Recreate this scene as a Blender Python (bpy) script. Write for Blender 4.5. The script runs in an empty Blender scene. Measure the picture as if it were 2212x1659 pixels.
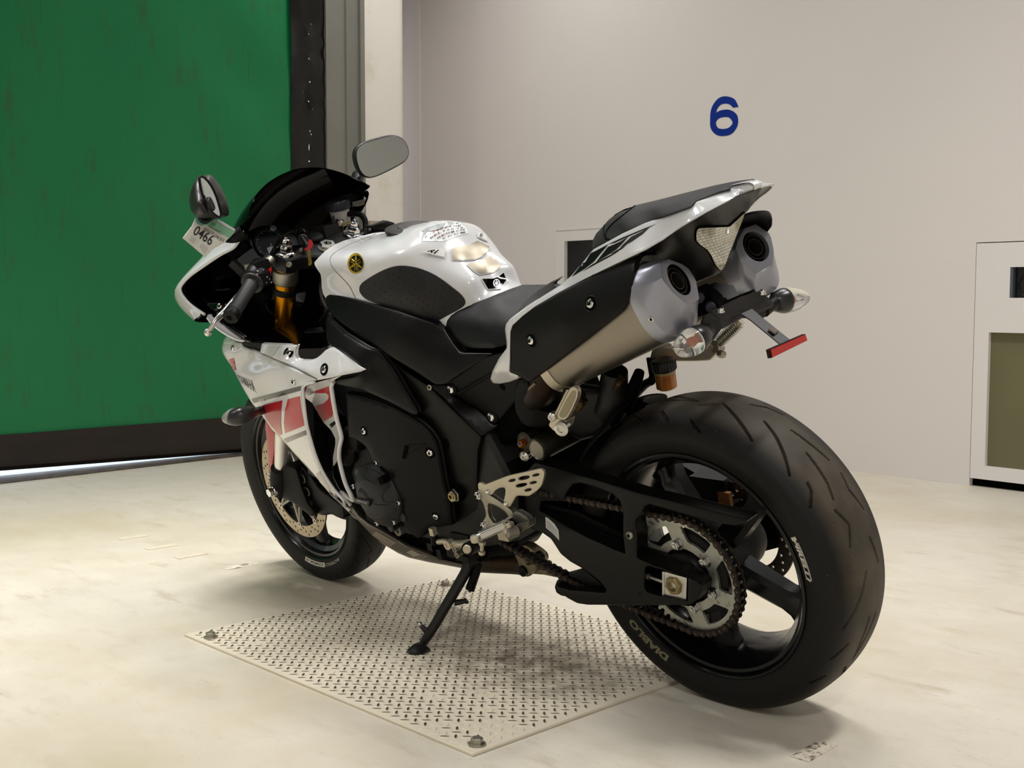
import bpy, bmesh, math, random
import numpy as np
from mathutils import Vector, Matrix
from mathutils.geometry import delaunay_2d_cdt
from mathutils.bvhtree import BVHTree
random.seed(7); np.random.seed(7)
SC = bpy.context.scene
COL = SC.collection
PI = math.pi
R = math.radians
# ---------------------------------------------------------------- camera
W, H = 2212.0, 1659.0
FPX = 2527.134
CAM = np.array([-1.343372, 1.943646, 0.798788])
YAW, PITCH, ROLL = -0.769582, 0.0716548, 0.0016148
FWD = np.array([math.cos(PITCH)*math.cos(YAW), math.cos(PITCH)*math.sin(YAW), -math.sin(PITCH)])
_r0 = np.array([math.sin(YAW), -math.cos(YAW), 0.0]); _u0 = np.cross(_r0, FWD)
RGT = math.cos(ROLL)*_r0 + math.sin(ROLL)*_u0
UPV = -math.sin(ROLL)*_r0 + math.cos(ROLL)*_u0
cd = bpy.data.cameras.new('camera'); cd.sensor_width = 36.0; cd.lens = FPX/W*36.0
cd.clip_start = 0.02; cd.clip_end = 60
cam = bpy.data.objects.new('camera', cd); COL.objects.link(cam)
m3 = Matrix((RGT, UPV, -FWD)).transposed()
cam.matrix_world = Matrix.Translation(CAM) @ m3.to_4x4()
SC.camera = cam
# ---------------------------------------------------------------- world, lamps, exposure
wd = bpy.data.worlds.new('world'); SC.world = wd; wd.use_nodes = True
wd.node_tree.nodes['Background'].inputs[0].default_value = (0.75, 0.85, 1.0, 1)
wd.node_tree.nodes['Background'].inputs[1].default_value = 5.0
SC.view_settings.view_transform = 'Standard'; SC.view_settings.look = 'None'
SC.view_settings.exposure = 0.0; SC.view_settings.gamma = 1.0
SC.view_settings.use_curve_mapping = False
CEIL = 4.2
LAMPS = [  # x, y, size x, size y, watts, beam angle  (ceiling lamps, plus fill lamps added to brighten the walls)
    (2.0, 0.9, 0.30, 1.2, 27, 75),
    (2.2, -1.0, 1.2, 0.30, 9, 150),  # wall-wash strip, added to lift the numbered wall
    (-1.2, -0.9, 0.30, 1.2, 42, 110),
    (0.6, -1.3, 1.2, 0.30, 25, 110),
    (-3.2, 3.6, 0.30, 1.5, 120, 170),  # added fill, an unseen lamp behind the camera that evens the walls
    (2.6, 3.0, 0.30, 1.5, 36, 170),  # added fill for the wall towards the corner, no known fixture
    (3.2, -2.0, 0.60, 0.30, 23, 120),  # wall washer added to brighten the dark wall corner
    (1.6, 0.6, 0.30, 1.2, 7, 60),
]
def area_lamp(x, y, z, sx, sy, w, spread=150, col=(1.0, 0.98, 0.955)):
    l = bpy.data.lights.new('ceiling_and_fill_lamp', 'AREA'); l.shape = 'RECTANGLE'
    l.size = sx; l.size_y = sy; l.energy = w; l.color = col; l.spread = R(spread)
    o = bpy.data.objects.new('ceiling_and_fill_lamp', l); o.location = (x, y, z); COL.objects.link(o)
    return o
for a in LAMPS: area_lamp(a[0], a[1], CEIL-0.09, a[2], a[3], a[4], a[5])
# ---------------------------------------------------------------- bike frame of reference
LEAN = 0.272706
BO = np.array([0, 0, 0.09])
_c, _s = math.cos(-LEAN), math.sin(-LEAN)
RB = np.array([[1, 0, 0], [0, _c, -_s], [0, _s, _c]])
CB = RB.T@(CAM-BO)+BO                       # camera position in the bike's own frame
def ray_w(px, py):
    return FWD + ((px-W/2)/FPX)*RGT - ((py-H/2)/FPX)*UPV
def U(px, py, y):
    """photo pixel -> point of the bike's own frame lying y metres left of its centre plane"""
    d = RB.T@ray_w(px, py)
    return CB + d*((y-CB[1])/d[1])
def UX(px, py, x):
    d = RB.T@ray_w(px, py)
    return CB + d*((x-CB[0])/d[0])
def G(px, py, z=0.0):
    d = ray_w(px, py); return CAM + d*((z-CAM[2])/d[2])
def WX(px, py, ax, v):
    d = ray_w(px, py); return CAM + d*((v-CAM[ax])/d[ax])
def PX(X):
    X = (np.asarray(X, float)-BO)@RB.T+BO
    d = X-CAM; z = d@FWD
    return W/2+FPX*(d@RGT)/z, H/2-FPX*(d@UPV)/z
def K(ox, oy, s):
    def f(*pts): return [(ox+p[0]*s, oy+p[1]*s)+tuple(p[2:]) for p in pts]
    return f
KA = K(360, 260, .253165); KB = K(360, 660, .253165); KC = K(660, 440, .253165)
KD = K(1060, 360, .316456); KE = K(700, 780, .253165); KF = K(1080, 820, .379747)
KG = K(500, 900, .217038); KH = K(1340, 1080, .204918); KI = K(860, 1080, .226040)
KJ = K(400, 1240, .497288); KK = K(1300, 960, .216998); KL = K(1300, 1240, .280289)
KN = K(600, 1080, .126582); KP = K(1180, 440, .262206); KQ = K(1440, 560, .180851)
KR = K(1100, 780, .171790)
# ---------------------------------------------------------------- materials
def lin(h):
    h = h.lstrip('#'); c = [int(h[i:i+2], 16)/255 for i in (0, 2, 4)]
    return tuple(x/12.92 if x <= .04045 else ((x+.055)/1.055)**2.4 for x in c)+(1.0,)
MATS = {}
def mat(name, col, rough=.5, metal=0., coat=0., spec=.5, bump=0., bscale=200., var=0., vscale=8., trans=0., emit=0., alpha=1., rvar=0., ior=1.45):
    if name in MATS: return MATS[name]
    m = bpy.data.materials.new(name); m.use_nodes = True; nt = m.node_tree; N = nt.nodes; L = nt.links
    b = N['Principled BSDF']; c = lin(col) if isinstance(col, str) else tuple(col)+(1.,)
    b.inputs['Base Color'].default_value = c; b.inputs['Roughness'].default_value = rough
    b.inputs['Metallic'].default_value = metal; b.inputs['Coat Weight'].default_value = coat
    b.inputs['Coat Roughness'].default_value = .04
    b.inputs['Specular IOR Level'].default_value = spec; b.inputs['IOR'].default_value = ior
    b.inputs['Transmission Weight'].default_value = trans; b.inputs['Alpha'].default_value = alpha
    if emit: b.inputs['Emission Color'].default_value = c; b.inputs['Emission Strength'].default_value = emit
    tc = N.new('ShaderNodeTexCoord')
    if bump:
        n = N.new('ShaderNodeTexNoise'); n.inputs['Scale'].default_value = bscale; n.inputs['Detail'].default_value = 3
        L.new(tc.outputs['Object'], n.inputs['Vector'])
        bp = N.new('ShaderNodeBump'); bp.inputs['Strength'].default_value = bump; bp.inputs['Distance'].default_value = .001
        L.new(n.outputs['Fac'], bp.inputs['Height']); L.new(bp.outputs['Normal'], b.inputs['Normal'])
    if var or rvar:
        n = N.new('ShaderNodeTexNoise'); n.inputs['Scale'].default_value = vscale; n.inputs['Detail'].default_value = 5
        L.new(tc.outputs['Object'], n.inputs['Vector'])
        if var:
            mr = N.new('ShaderNodeMapRange'); mr.inputs[1].default_value = .3; mr.inputs[2].default_value = .7
            mr.inputs[3].default_value = 1-var; mr.inputs[4].default_value = 1+var
            L.new(n.outputs['Fac'], mr.inputs[0])
            vm = N.new('ShaderNodeVectorMath'); vm.operation = 'SCALE'; vm.inputs[0].default_value = c[:3]
            L.new(mr.outputs[0], vm.inputs['Scale']); L.new(vm.outputs[0], b.inputs['Base Color'])
        if rvar:
            mr = N.new('ShaderNodeMapRange'); mr.inputs[1].default_value = .3; mr.inputs[2].default_value = .7
            mr.inputs[3].default_value = rough-rvar; mr.inputs[4].default_value = rough+rvar
            L.new(n.outputs['Fac'], mr.inputs[0]); L.new(mr.outputs[0], b.inputs['Roughness'])
    MATS[name] = m
    return m
def mix_noise(m, col2, scale, lo, hi, stretch=(1, 1, 1), rough2=None, detail=6, coord='Object', seed=0.):
    """blend a second colour (dirt, wear) over a material by thresholded noise"""
    nt = m.node_tree; N = nt.nodes; L = nt.links; b = N['Principled BSDF']
    tc = N.new('ShaderNodeTexCoord'); mp = N.new('ShaderNodeMapping'); mp.inputs['Scale'].default_value = stretch
    mp.inputs['Location'].default_value = (seed, seed*.7, 0)
    n = N.new('ShaderNodeTexNoise'); n.inputs['Scale'].default_value = scale; n.inputs['Detail'].default_value = detail
    n.inputs['Roughness'].default_value = .65
    L.new(tc.outputs[coord], mp.inputs['Vector']); L.new(mp.outputs[0], n.inputs['Vector'])
    mr = N.new('ShaderNodeMapRange'); mr.inputs[1].default_value = lo; mr.inputs[2].default_value = hi
    L.new(n.outputs['Fac'], mr.inputs[0])
    mx = N.new('ShaderNodeMix'); mx.data_type = 'RGBA'; mx.inputs['B'].default_value = lin(col2)
    L.new(mr.outputs[0], mx.inputs['Factor'])
    src = b.inputs['Base Color']
    if src.is_linked: L.new(src.links[0].from_socket, mx.inputs['A'])
    else: mx.inputs['A'].default_value = src.default_value
    L.new(mx.outputs['Result'], b.inputs['Base Color'])
    return mr
white = mat('white_paint', '#d6d7d7', .22, coat=.8, spec=.5)
whites = mat('white_paint_satin', '#e6e6e2', .3)
blackg = mat('black_gloss', '#040405', .08, spec=.3)
blackp = mat('black_plastic', '#090808', .45, spec=.22, bump=.08, bscale=900)
blackm = mat('black_matte', '#0a0908', .55, spec=.18, bump=.1, bscale=1200)
frame_m = mat('frame_satin', '#090807', .38, spec=.22, bump=.05, bscale=1500)
rubber = mat('tyre_rubber', '#0f0e0c', .6, spec=.3, bump=.2, bscale=500, var=.1, vscale=25)
darkin = mat('dark_interior', '#040404', .8, spec=.05)
rimm = mat('rim_black', '#060607', .25, spec=.35, coat=.1)
gold = mat('gold_anodised', '#b97a10', .28, metal=1.)
alu = mat('aluminium', '#c9c8c2', .28, metal=1., var=.06, vscale=30)
alud = mat('aluminium_dull', '#a09c90', .45, metal=1., var=.12, vscale=40)
chrome = mat('chrome', '#e3e3e3', .08, metal=1.)
steel = mat('brushed_steel', '#b4ab9c', .36, metal=1., var=.06, vscale=6)
titan = mat('muffler_can', '#8a8377', .38, metal=1., var=.08, vscale=5)
bluegrey = mat('muffler_cap', '#9c9ea8', .34, metal=.75, var=.05, vscale=5)
rustd = mat('chain_rust', '#2b221d', .5, metal=.6, var=.3, vscale=90)
red = mat('red_paint', '#b3161c', .25, coat=.6)
redd = mat('red_decal', '#b01f28', .3, coat=.4)
seatm = mat('seat_vinyl', '#0d0d0f', .5, spec=.3, bump=.35, bscale=700)
glass_clear = mat('clear_lens', '#ffffff', .03, trans=1., ior=1.45)
# ---------------------------------------------------------------- mesh helpers
def tag(o, label=None, cat=None, group=None, kind=None):
    if label: o['label'] = label
    if cat: o['category'] = cat
    if group: o['group'] = group
    if kind: o['kind'] = kind
    return o
def mk(name, V, F, m, parent=None, smooth=True, ang=35, label=None):
    me = bpy.data.meshes.new(name)
    me.from_pydata([tuple(map(float, v)) for v in V], [], [tuple(f) for f in F]); me.update()
    if m: me.materials.append(m)
    if smooth:
        me.shade_smooth(); me.set_sharp_from_angle(angle=R(ang))
    o = bpy.data.objects.new(name, me); COL.objects.link(o)
    if parent: o.parent = parent
    if label: o['label'] = label
    return o
def fixn(o):
    bm = bmesh.new(); bm.from_mesh(o.data); bmesh.ops.recalc_face_normals(bm, faces=bm.faces); bm.to_mesh(o.data); bm.free()
    o.data.set_sharp_from_angle(angle=R(35)); return o
def empty(name, loc=(0, 0, 0), parent=None):
    o = bpy.data.objects.new(name, None); o.empty_display_size = .1; o.location = loc; COL.objects.link(o)
    if parent: o.parent = parent
    return o
class MB:
    def __init__(s): s.v = []; s.f = []
    def add(s, V, F):
        n = len(s.v); s.v += [tuple(map(float, v)) for v in V]; s.f += [tuple(i+n for i in f) for f in F]; return s
    def box(s, c, d, rot=None):
        c = np.array(c, float); h = np.array(d, float)/2; V = []
        for x in (-1, 1):
            for y in (-1, 1):
                for z in (-1, 1):
                    p = np.array([x, y, z])*h
                    if rot is not None: p = np.array(rot)@p
                    V.append(c+p)
        return s.add(V, [(0, 1, 3, 2), (4, 6, 7, 5), (0, 4, 5, 1), (2, 3, 7, 6), (0, 2, 6, 4), (1, 5, 7, 3)])
    def lathe(s, prof, o, ax, n=32, closed=False, a0=0., capend=True):
        """prof: (radius, height along ax)"""
        o = np.array(o, float); ax = np.array(ax, float); ax /= np.linalg.norm(ax)
        t = np.array([0, 0, 1.]) if abs(ax[2]) < .9 else np.array([1., 0, 0])
        u = np.cross(ax, t); u /= np.linalg.norm(u); w = np.cross(ax, u)
        V = []
        for r, h in prof:
            for k in range(n):
                a = a0+2*PI*k/n; V.append(o+ax*h+(u*math.cos(a)+w*math.sin(a))*r)
        F = []; m = len(prof)
        for i in range(m-1 if not closed else m):
            j = (i+1) % m
            for k in range(n):
                F.append((i*n+k, i*n+(k+1) % n, j*n+(k+1) % n, j*n+k))
        if not closed:
            if prof[-1][0] > 1e-6 and capend: F.append(tuple((m-1)*n+k for k in range(n)))
        return s.add(V, F)
    def tube(s, pts, r, n=12, smooth=0, closed=False):
        P = [np.array(p, float) for p in pts]
        rr = list(r) if hasattr(r, '__len__') else [r]*len(P)
        if smooth:
            P2, r2 = [], []
            m = len(P)
            for i in range(m-1):
                p0 = P[max(i-1, 0)]; p1 = P[i]; p2 = P[i+1]; p3 = P[min(i+2, m-1)]
                for k in range(smooth):
                    t = k/smooth
                    P2.append(.5*((2*p1)+(-p0+p2)*t+(2*p0-5*p1+4*p2-p3)*t*t+(-p0+3*p1-3*p2+p3)*t**3)); r2.append(rr[i]*(1-t)+rr[i+1]*t)
            P2.append(P[-1]); r2.append(rr[-1]); P, rr = P2, r2
        m = len(P); T = []
        for i in range(m):
            a = P[(i+1) % m] if closed else P[min(i+1, m-1)]; b = P[i-1] if closed else P[max(i-1, 0)]
            t = a-b; T.append(t/(np.linalg.norm(t)+1e-12))
        u = np.cross(T[0], [0, 0, 1.]);
        if np.linalg.norm(u) < .1: u = np.cross(T[0], [1., 0, 0])
        u /= np.linalg.norm(u); V = []
        for i in range(m):
            u = u-T[i]*(u@T[i]); u /= np.linalg.norm(u); w = np.cross(T[i], u)
            for k in range(n):
                a = 2*PI*k/n; V.append(P[i]+(u*math.cos(a)+w*math.sin(a))*rr[i])
        F = []
        for i in range(m if closed else m-1):
            j = (i+1) % m
            for k in range(n): F.append((i*n+k, i*n+(k+1) % n, j*n+(k+1) % n, j*n+k))
        if not closed: F.append(tuple(range(n))[::-1]); F.append(tuple((m-1)*n+k for k in range(n)))
        return s.add(V, F)
    def prism(s, poly, h0, h1, o=(0, 0, 0), u=(1, 0, 0), w=(0, 0, 1), nrm=(0, 1, 0), bev=0.):
        """extrude a 2-D polygon (u,w coords) between heights h0,h1 along nrm"""
        o, u, w, nrm = [np.array(a, float) for a in (o, u, w, nrm)]
        n = len(poly)
        rows = [(poly, h0), (poly, h1)]
        if bev: rows = [(poly, h0), (poly, h1-(bev if h1 > h0 else -bev)), (inset(poly, bev), h1)]
        V = []
        for pl, h in rows:
            for a, b in pl: V.append(o+u*a+w*b+nrm*h)
        F = []
        for i in range(len(rows)-1):
            for k in range(n): F.append((i*n+k, i*n+(k+1) % n, (i+1)*n+(k+1) % n, (i+1)*n+k))
        F.append(tuple(range(n))[::-1]); F.append(tuple((len(rows)-1)*n+k for k in range(n)))
        return s.add(V, F)
    def build(s, name, m, parent=None, smooth=True, ang=35, label=None, fix=True):
        o = mk(name, s.v, s.f, m, parent, smooth, ang, label)
        if fix: fixn(o)
        return o
def inset(poly, d):
    P = np.array(poly, float); n = len(P); A = .5*sum(P[i-1][0]*P[i][1]-P[i][0]*P[i-1][1] for i in range(n)); sg = 1 if A > 0 else -1
    out = []
    for i in range(n):
        a = P[i]-P[i-1]; b = P[(i+1) % n]-P[i]; a = a/(np.linalg.norm(a)+1e-12); b = b/(np.linalg.norm(b)+1e-12)
        nn = np.array([-(a[1]+b[1]), a[0]+b[0]])*sg; l = np.linalg.norm(nn)
        nn = nn/(l+1e-12); c = max(.5, abs(nn@np.array([-a[1], a[0]])))
        out.append(tuple(P[i]+nn*d/c))
    return out
def chaikin(pts, it=2, closed=True):
    P = [np.array(p, float) for p in pts]
    for _ in range(it):
        Q = []; n = len(P)
        if not closed: Q.append(P[0])
        for i in range(n if closed else n-1):
            a, b = P[i], P[(i+1) % n]; Q += [a*.75+b*.25, a*.25+b*.75]
        if not closed: Q.append(P[-1])
        P = Q
    return [tuple(p) for p in P]
def rc(pts, r=3.):
    """cut every corner of a closed polygon by at most r (keeps straight edges)"""
    P = [np.array(p[:2], float) for p in pts]; n = len(P); Q = []
    for i in range(n):
        a, b, c = P[i-1], P[i], P[(i+1) % n]; la = np.linalg.norm(a-b); lc = np.linalg.norm(c-b)
        ra = min(r, la*.45); rb = min(r, lc*.45)
        p0 = b+(a-b)/la*ra; p2 = b+(c-b)/lc*rb
        for t in (0, .35, .65, 1): Q.append(tuple((1-t)**2*p0+2*t*(1-t)*b+t*t*p2))
    return Q
def crv(pts, n=6, closed=False):
    """catmull-rom through points"""
    P = [np.array(p, float) for p in pts]; m = len(P); Q = []
    for i in range(m if closed else m-1):
        g = (lambda k: P[k % m]) if closed else (lambda k: P[min(max(k, 0), m-1)])
        p0, p1, p2, p3 = g(i-1), g(i), g(i+1), g(i+2)
        for k in range(n):
            t = k/n; Q.append(tuple(.5*((2*p1)+(-p0+p2)*t+(2*p0-5*p1+4*p2-p3)*t*t+(-p0+3*p1-3*p2+p3)*t**3)))
    if not closed: Q.append(tuple(P[-1]))
    return Q
def pip(pts, poly):
    x = pts[:, 0]; y = pts[:, 1]; ins = np.zeros(len(pts), bool); n = len(poly)
    for i in range(n):
        x1, y1 = poly[i-1][:2]; x2, y2 = poly[i][:2]
        if y1 == y2: continue
        c = ((y1 > y) != (y2 > y)) & (x < (x2-x1)*(y-y1)/(y2-y1)+x1)
        ins ^= c
    return ins
def dist_poly(pts, polys):
    d = np.full(len(pts), 1e9)
    for poly in polys:
        P = np.array([q[:2] for q in poly], float); n = len(P)
        for i in range(n):
            a = P[i-1]; ab = P[i]-a; L2 = ab@ab+1e-12
            t = np.clip(((pts-a)@ab)/L2, 0, 1); q = a+t[:, None]*ab
            d = np.minimum(d, np.hypot(*(pts-q).T))
    return d
def resample(poly, step):
    out = []; n = len(poly)
    for i in range(n):
        a = np.array(poly[i][:2], float); b = np.array(poly[(i+1) % n][:2], float); L = np.linalg.norm(b-a)
        k = max(1, int(L/step+.5))
        for j in range(k): out.append(tuple(a+(b-a)*j/k))
    return out
def tri2d(outline, holes=(), step=8., rings=(), maxseg=None):
    polys = [resample(outline, maxseg or step)]+[resample(h, maxseg or step) for h in holes]
    P0 = [p for poly in polys for p in poly]; E = []; k = 0
    for poly in polys:
        n = len(poly); E += [(k+i, k+(i+1) % n) for i in range(n)]; k += n
    P = np.array(P0, float); extra = []
    xs = np.arange(P[:, 0].min()+step*.37, P[:, 0].max(), step); ys = np.arange(P[:, 1].min()+step*.41, P[:, 1].max(), step*.866)
    if len(xs) and len(ys):
        gx, gy = np.meshgrid(xs, ys); gx[1::2] += step*.5
        g = np.stack([gx.ravel(), gy.ravel()], 1); extra.append(g)
    def inside(q):
        m = pip(q, polys[0])
        for h in polys[1:]: m &= ~pip(q, h)
        return m
    out = []
    rmax = max(rings) if rings else 0
    if extra:
        g = extra[0]; g = g[inside(g)]
        if len(g): g = g[dist_poly(g, polys) > rmax+step*.4]
        out.append(g)
    for r in rings:
        q = []
        for ip, poly in enumerate(polys):
            q += inset(poly, r if ip == 0 else -r)
        q = np.array(q); q = q[inside(q)]
        if len(q): q = q[dist_poly(q, polys) > r*.93]
        if len(q): out.append(q)
    allp = np.concatenate([P]+[q for q in out if len(q)])
    v, e, f, _, _, _ = delaunay_2d_cdt([Vector(p) for p in allp], E, [], 0, 1e-5)
    v = np.array([tuple(a) for a in v]); f = [tuple(a) for a in f]
    c = np.array([v[list(a)].mean(0) for a in f]); keep = inside(c)
    f = [a for a, kk in zip(f, keep) if kk]
    used = sorted({i for a in f for i in a}); mp = {i: j for j, i in enumerate(used)}
    v = v[used]; f = [tuple(mp[i] for i in a) for a in f]
    d = dist_poly(v, polys)
    return v, f, d
def tps(ctrl):
    """smooth scalar field through (px,py,y) control points"""
    C = np.array(ctrl, float); n = len(C)
    if n == 1: return lambda q: np.full(len(q), C[0, 2])
    if n < 4:
        A = np.c_[np.ones(n), C[:, :2]]; w = np.linalg.pinv(A)@C[:, 2]
        return lambda q: np.c_[np.ones(len(q)), q]@w
    s = 300.; X = C[:, :2]/s
    def phi(r2): return np.where(r2 > 0, r2*np.log(r2+1e-20), 0)
    Kk = phi(((X[:, None]-X[None])**2).sum(-1))+np.eye(n)*1e-4
    Pm = np.c_[np.ones(n), X]; A = np.zeros((n+3, n+3)); A[:n, :n] = Kk; A[:n, n:] = Pm; A[n:, :n] = Pm.T
    w = np.linalg.solve(A, np.r_[C[:, 2], 0, 0, 0])
    def f(q):
        q = np.asarray(q, float)[:, :2]/s
        return phi(((q[:, None]-X[None])**2).sum(-1))@w[:n]+np.c_[np.ones(len(q)), q]@w[n:]
    return f
def orient(V, F):
    V = np.asarray(V, float)
    out = []
    for f in F:
        a, b, c = V[f[0]], V[f[1]], V[f[2]]; n = np.cross(b-a, c-a)
        out.append(tuple(f) if n@(CB-a) > 0 else tuple(f)[::-1])
    return out
def patch(name, outline, depth, m, parent, thick=.01, rnd=3., rdep=None, holes=(), step=9., mirror=False, label=None, ang=40, ctr=None):
    """panel traced on the photograph, given its own lateral distance, curvature, rounded edge and thickness"""
    if not callable(depth):
        depth = tps([(0, 0, depth)]) if not hasattr(depth, '__len__') else tps(depth)
    rings = (rnd*.12, rnd*.4, rnd) if rnd else ()
    v, f, d = tri2d(outline, holes, step, rings, maxseg=min(step, 7))
    y = depth(v)
    if rnd:
        rd = rdep if rdep is not None else rnd*.00085
        t = np.clip(1-d/rnd, 0, 1); y = y-rd*(1-np.sqrt(np.clip(1-t*t, 0, 1)))
    Vf = np.array([U(a, b, yy) for (a, b), yy in zip(v, y)])
    f = orient(Vf, f)
    n = len(Vf); Vb = Vf.copy(); Vb[:, 1] -= thick
    if rnd: Vb[:, 1] = np.minimum(Vb[:, 1], Vf[:, 1]-thick*.4)
    V = list(Vf)+list(Vb); F = list(f)+[tuple(i+n for i in a)[::-1] for a in f]
    ec = {}
    for a in f:
        for i in range(len(a)):
            e = (a[i], a[(i+1) % len(a)]); ec[e] = 1
    for (a, b) in list(ec):
        if (b, a) not in ec: F.append((b, a, a+n, b+n))
    o = mk(name, V, F, m, parent, True, ang, label)
    if mirror:
        V2 = [(x, -yy, z) for x, yy, z in V]; mk(name, V2, [tuple(a)[::-1] for a in F], m, parent, True, ang, label)
    return o
BVH = {}
def bvh(objs):
    key = tuple(o.name for o in objs)
    if key in BVH: return BVH[key]
    V = []; F = []
    for o in objs:
        n = len(V); V += [v.co.copy() for v in o.data.vertices]; F += [tuple(i+n for i in p.vertices) for p in o.data.polygons]
    t = BVHTree.FromPolygons(V, F); BVH[key] = t
    return t
def cast(objs, px, py):
    d = RB.T@ray_w(px, py); d = d/np.linalg.norm(d)
    loc, nrm, i, dist = bvh(objs).ray_cast(Vector(CB), Vector(d))
    if loc is None: return None, None
    nrm = np.array(nrm); loc = np.array(loc)
    if nrm@d > 0: nrm = -nrm
    return loc, nrm
def decal(name, poly, m, parent, objs, off=.0009, step=5., holes=(), label=None):
    """a thin sticker following the surface under it"""
    if not isinstance(objs, (list, tuple)): objs = [objs]
    v, f, d = tri2d(poly, holes, step, (), maxseg=step)
    V = []; last = None; miss = []
    for i, (a, b) in enumerate(v):
        l, n = cast(objs, a, b)
        if l is None: miss.append(i); V.append(None)
        else: V.append(l+n*off)
    ok = [i for i in range(len(V)) if V[i] is not None]
    if not ok: print('decal missed', name); return None
    for i in miss:
        j = min(ok, key=lambda k: (v[k][0]-v[i][0])**2+(v[k][1]-v[i][1])**2)
        V[i] = V[j]
    f = [a for a in f if len({tuple(np.round(V[i], 7)) for i in a}) == 3]
    f = orient(V, f)
    return mk(name, V, f, m, parent, True, 60, label)
dblack = mat('decal_black', '#060606', .35, spec=.25)
def lenvec(a): a = np.array(a, float); return a/np.linalg.norm(a)
def add_bolt(mb, dk, p, n, r=.006, h=.004, kind='button'):
    p = np.array(p, float); n = lenvec(n)
    if kind == 'hex':
        mb.lathe([(r*1.35, 0), (r*1.35, h*.25)], p, n, 20)
        mb.lathe([(r, h*.2), (r, h*.95), (r*.9, h), (0, h)], p, n, 6)
    else:
        mb.lathe([(r, 0), (r, h*.45), (r*.85, h*.8), (r*.5, h), (r*.5, h*.45), (0, h*.45)], p, n, 20)
        dk.lathe([(r*.48, h*.5), (0, h*.5)], p, n, 6)
def bolt_at(objs, px, py, parent, r=.006, h=.004, m=None, kind='button', recess=0.):
    if not isinstance(objs, (list, tuple)): objs = [objs]
    l, n = cast(objs, px, py)
    if l is None: print('bolt missed', px, py); return
    a = MB(); b = MB()
    if recess:
        c = MB(); c.lathe([(recess*.97, .0004), (0, .0004)], l, n, 28); c.build('recess_shade', darkin, parent)  # flat dark disc paints the shade of a recess
        ring = MB(); ring.lathe([(recess*.96, .0003), (recess*1.03, .0012), (recess*1.1, .0002)], l, n, 28, closed=True); ring.build('recess_rim', blackp, parent)
    add_bolt(a, b, l+n*.0003, n, r, h, kind)
    o = a.build('bolt', m or chrome, parent)
    if b.v: b.build('hex_socket', darkin, o)
    return o
def fontmesh(s, size=1., bold=0., shear=0., space=1.):
    c = bpy.data.curves.new('t', 'FONT'); c.body = s; c.size = size; c.offset = bold; c.shear = shear; c.space_character = space
    c.resolution_u = 3
    o = bpy.data.objects.new('t', c); COL.objects.link(o)
    bpy.context.view_layer.update()
    dg = bpy.context.evaluated_depsgraph_get(); me = o.evaluated_get(dg).to_mesh()
    V = np.array([v.co[:2] for v in me.vertices]); F = [tuple(p.vertices) for p in me.polygons]
    o.evaluated_get(dg).to_mesh_clear(); bpy.data.objects.remove(o); bpy.data.curves.remove(c)
    V = V-V.min(0); V = V/V.max(0)
    return V, F    # unit box 0..1
def text_px(name, s, quad, m, parent, objs, off=.0008, bold=0.02, shear=0., label=None, sub=False):
    """lettering laid on a surface: quad = photo corners (bottom-left, bottom-right, top-right, top-left)"""
    if not isinstance(objs, (list, tuple)): objs = [objs]
    V, F = fontmesh(s, bold=bold, shear=shear); Q = np.array(quad, float); out = []
    for a, b in V:
        q = Q[0]*(1-a)*(1-b)+Q[1]*a*(1-b)+Q[2]*a*b+Q[3]*(1-a)*b
        l, n = cast(objs, q[0], q[1])
        out.append(None if l is None else l+n*off)
    F = [f for f in F if all(out[i] is not None for i in f)]
    if not F: print('text missed', s); return None
    out = [o if o is not None else np.zeros(3) for o in out]
    return mk(name, out, orient(out, F), m, parent, False, label=label)
def grid(name, rows, m, parent, closed_u=False, closed_v=False, sub=2, thick=0., ang=60, label=None, mirror=False, cap=False):
    """surface through rows of 3-D points, smoothed by subdivision; optional solid thickness"""
    nr = len(rows); nc = len(rows[0]); V = [tuple(map(float, p)) for r_ in rows for p in r_]; F = []
    for i in range(nr if closed_v else nr-1):
        for j in range(nc if closed_u else nc-1):
            a = i*nc+j; b = i*nc+(j+1) % nc; c = ((i+1) % nr)*nc+(j+1) % nc; d = ((i+1) % nr)*nc+j
            F.append((a, b, c, d))
    if cap and closed_u:
        F.append(tuple(range(nc))[::-1]); F.append(tuple((nr-1)*nc+k for k in range(nc)))
    outs = []
    for s in ((1, -1) if mirror else (1,)):
        V2 = [(x, s*y, z) for x, y, z in V]
        me = bpy.data.meshes.new(name); me.from_pydata(V2, [], F); me.update(); me.materials.append(m)
        bm = bmesh.new(); bm.from_mesh(me); bmesh.ops.remove_doubles(bm, verts=bm.verts, dist=1e-5); bmesh.ops.recalc_face_normals(bm, faces=bm.faces)
        bm.to_mesh(me); bm.free(); me.shade_smooth()
        o = bpy.data.objects.new(name, me); COL.objects.link(o); o.parent = parent
        if sub: md = o.modifiers.new('smooth', 'SUBSURF'); md.levels = sub; md.render_levels = sub
        if thick:
            md = o.modifiers.new('thickness', 'SOLIDIFY'); md.thickness = thick; md.offset = -1
        # bake so that later stickers can be laid on the smoothed surface
        bpy.context.view_layer.update()
        dg = bpy.context.evaluated_depsgraph_get(); me2 = bpy.data.meshes.new_from_object(o.evaluated_get(dg))
        o.modifiers.clear(); o.data = me2; me2.shade_smooth(); me2.set_sharp_from_angle(angle=R(ang))
        if label: o['label'] = label
        outs.append(o)
    return outs[0] if not mirror else outs
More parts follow.
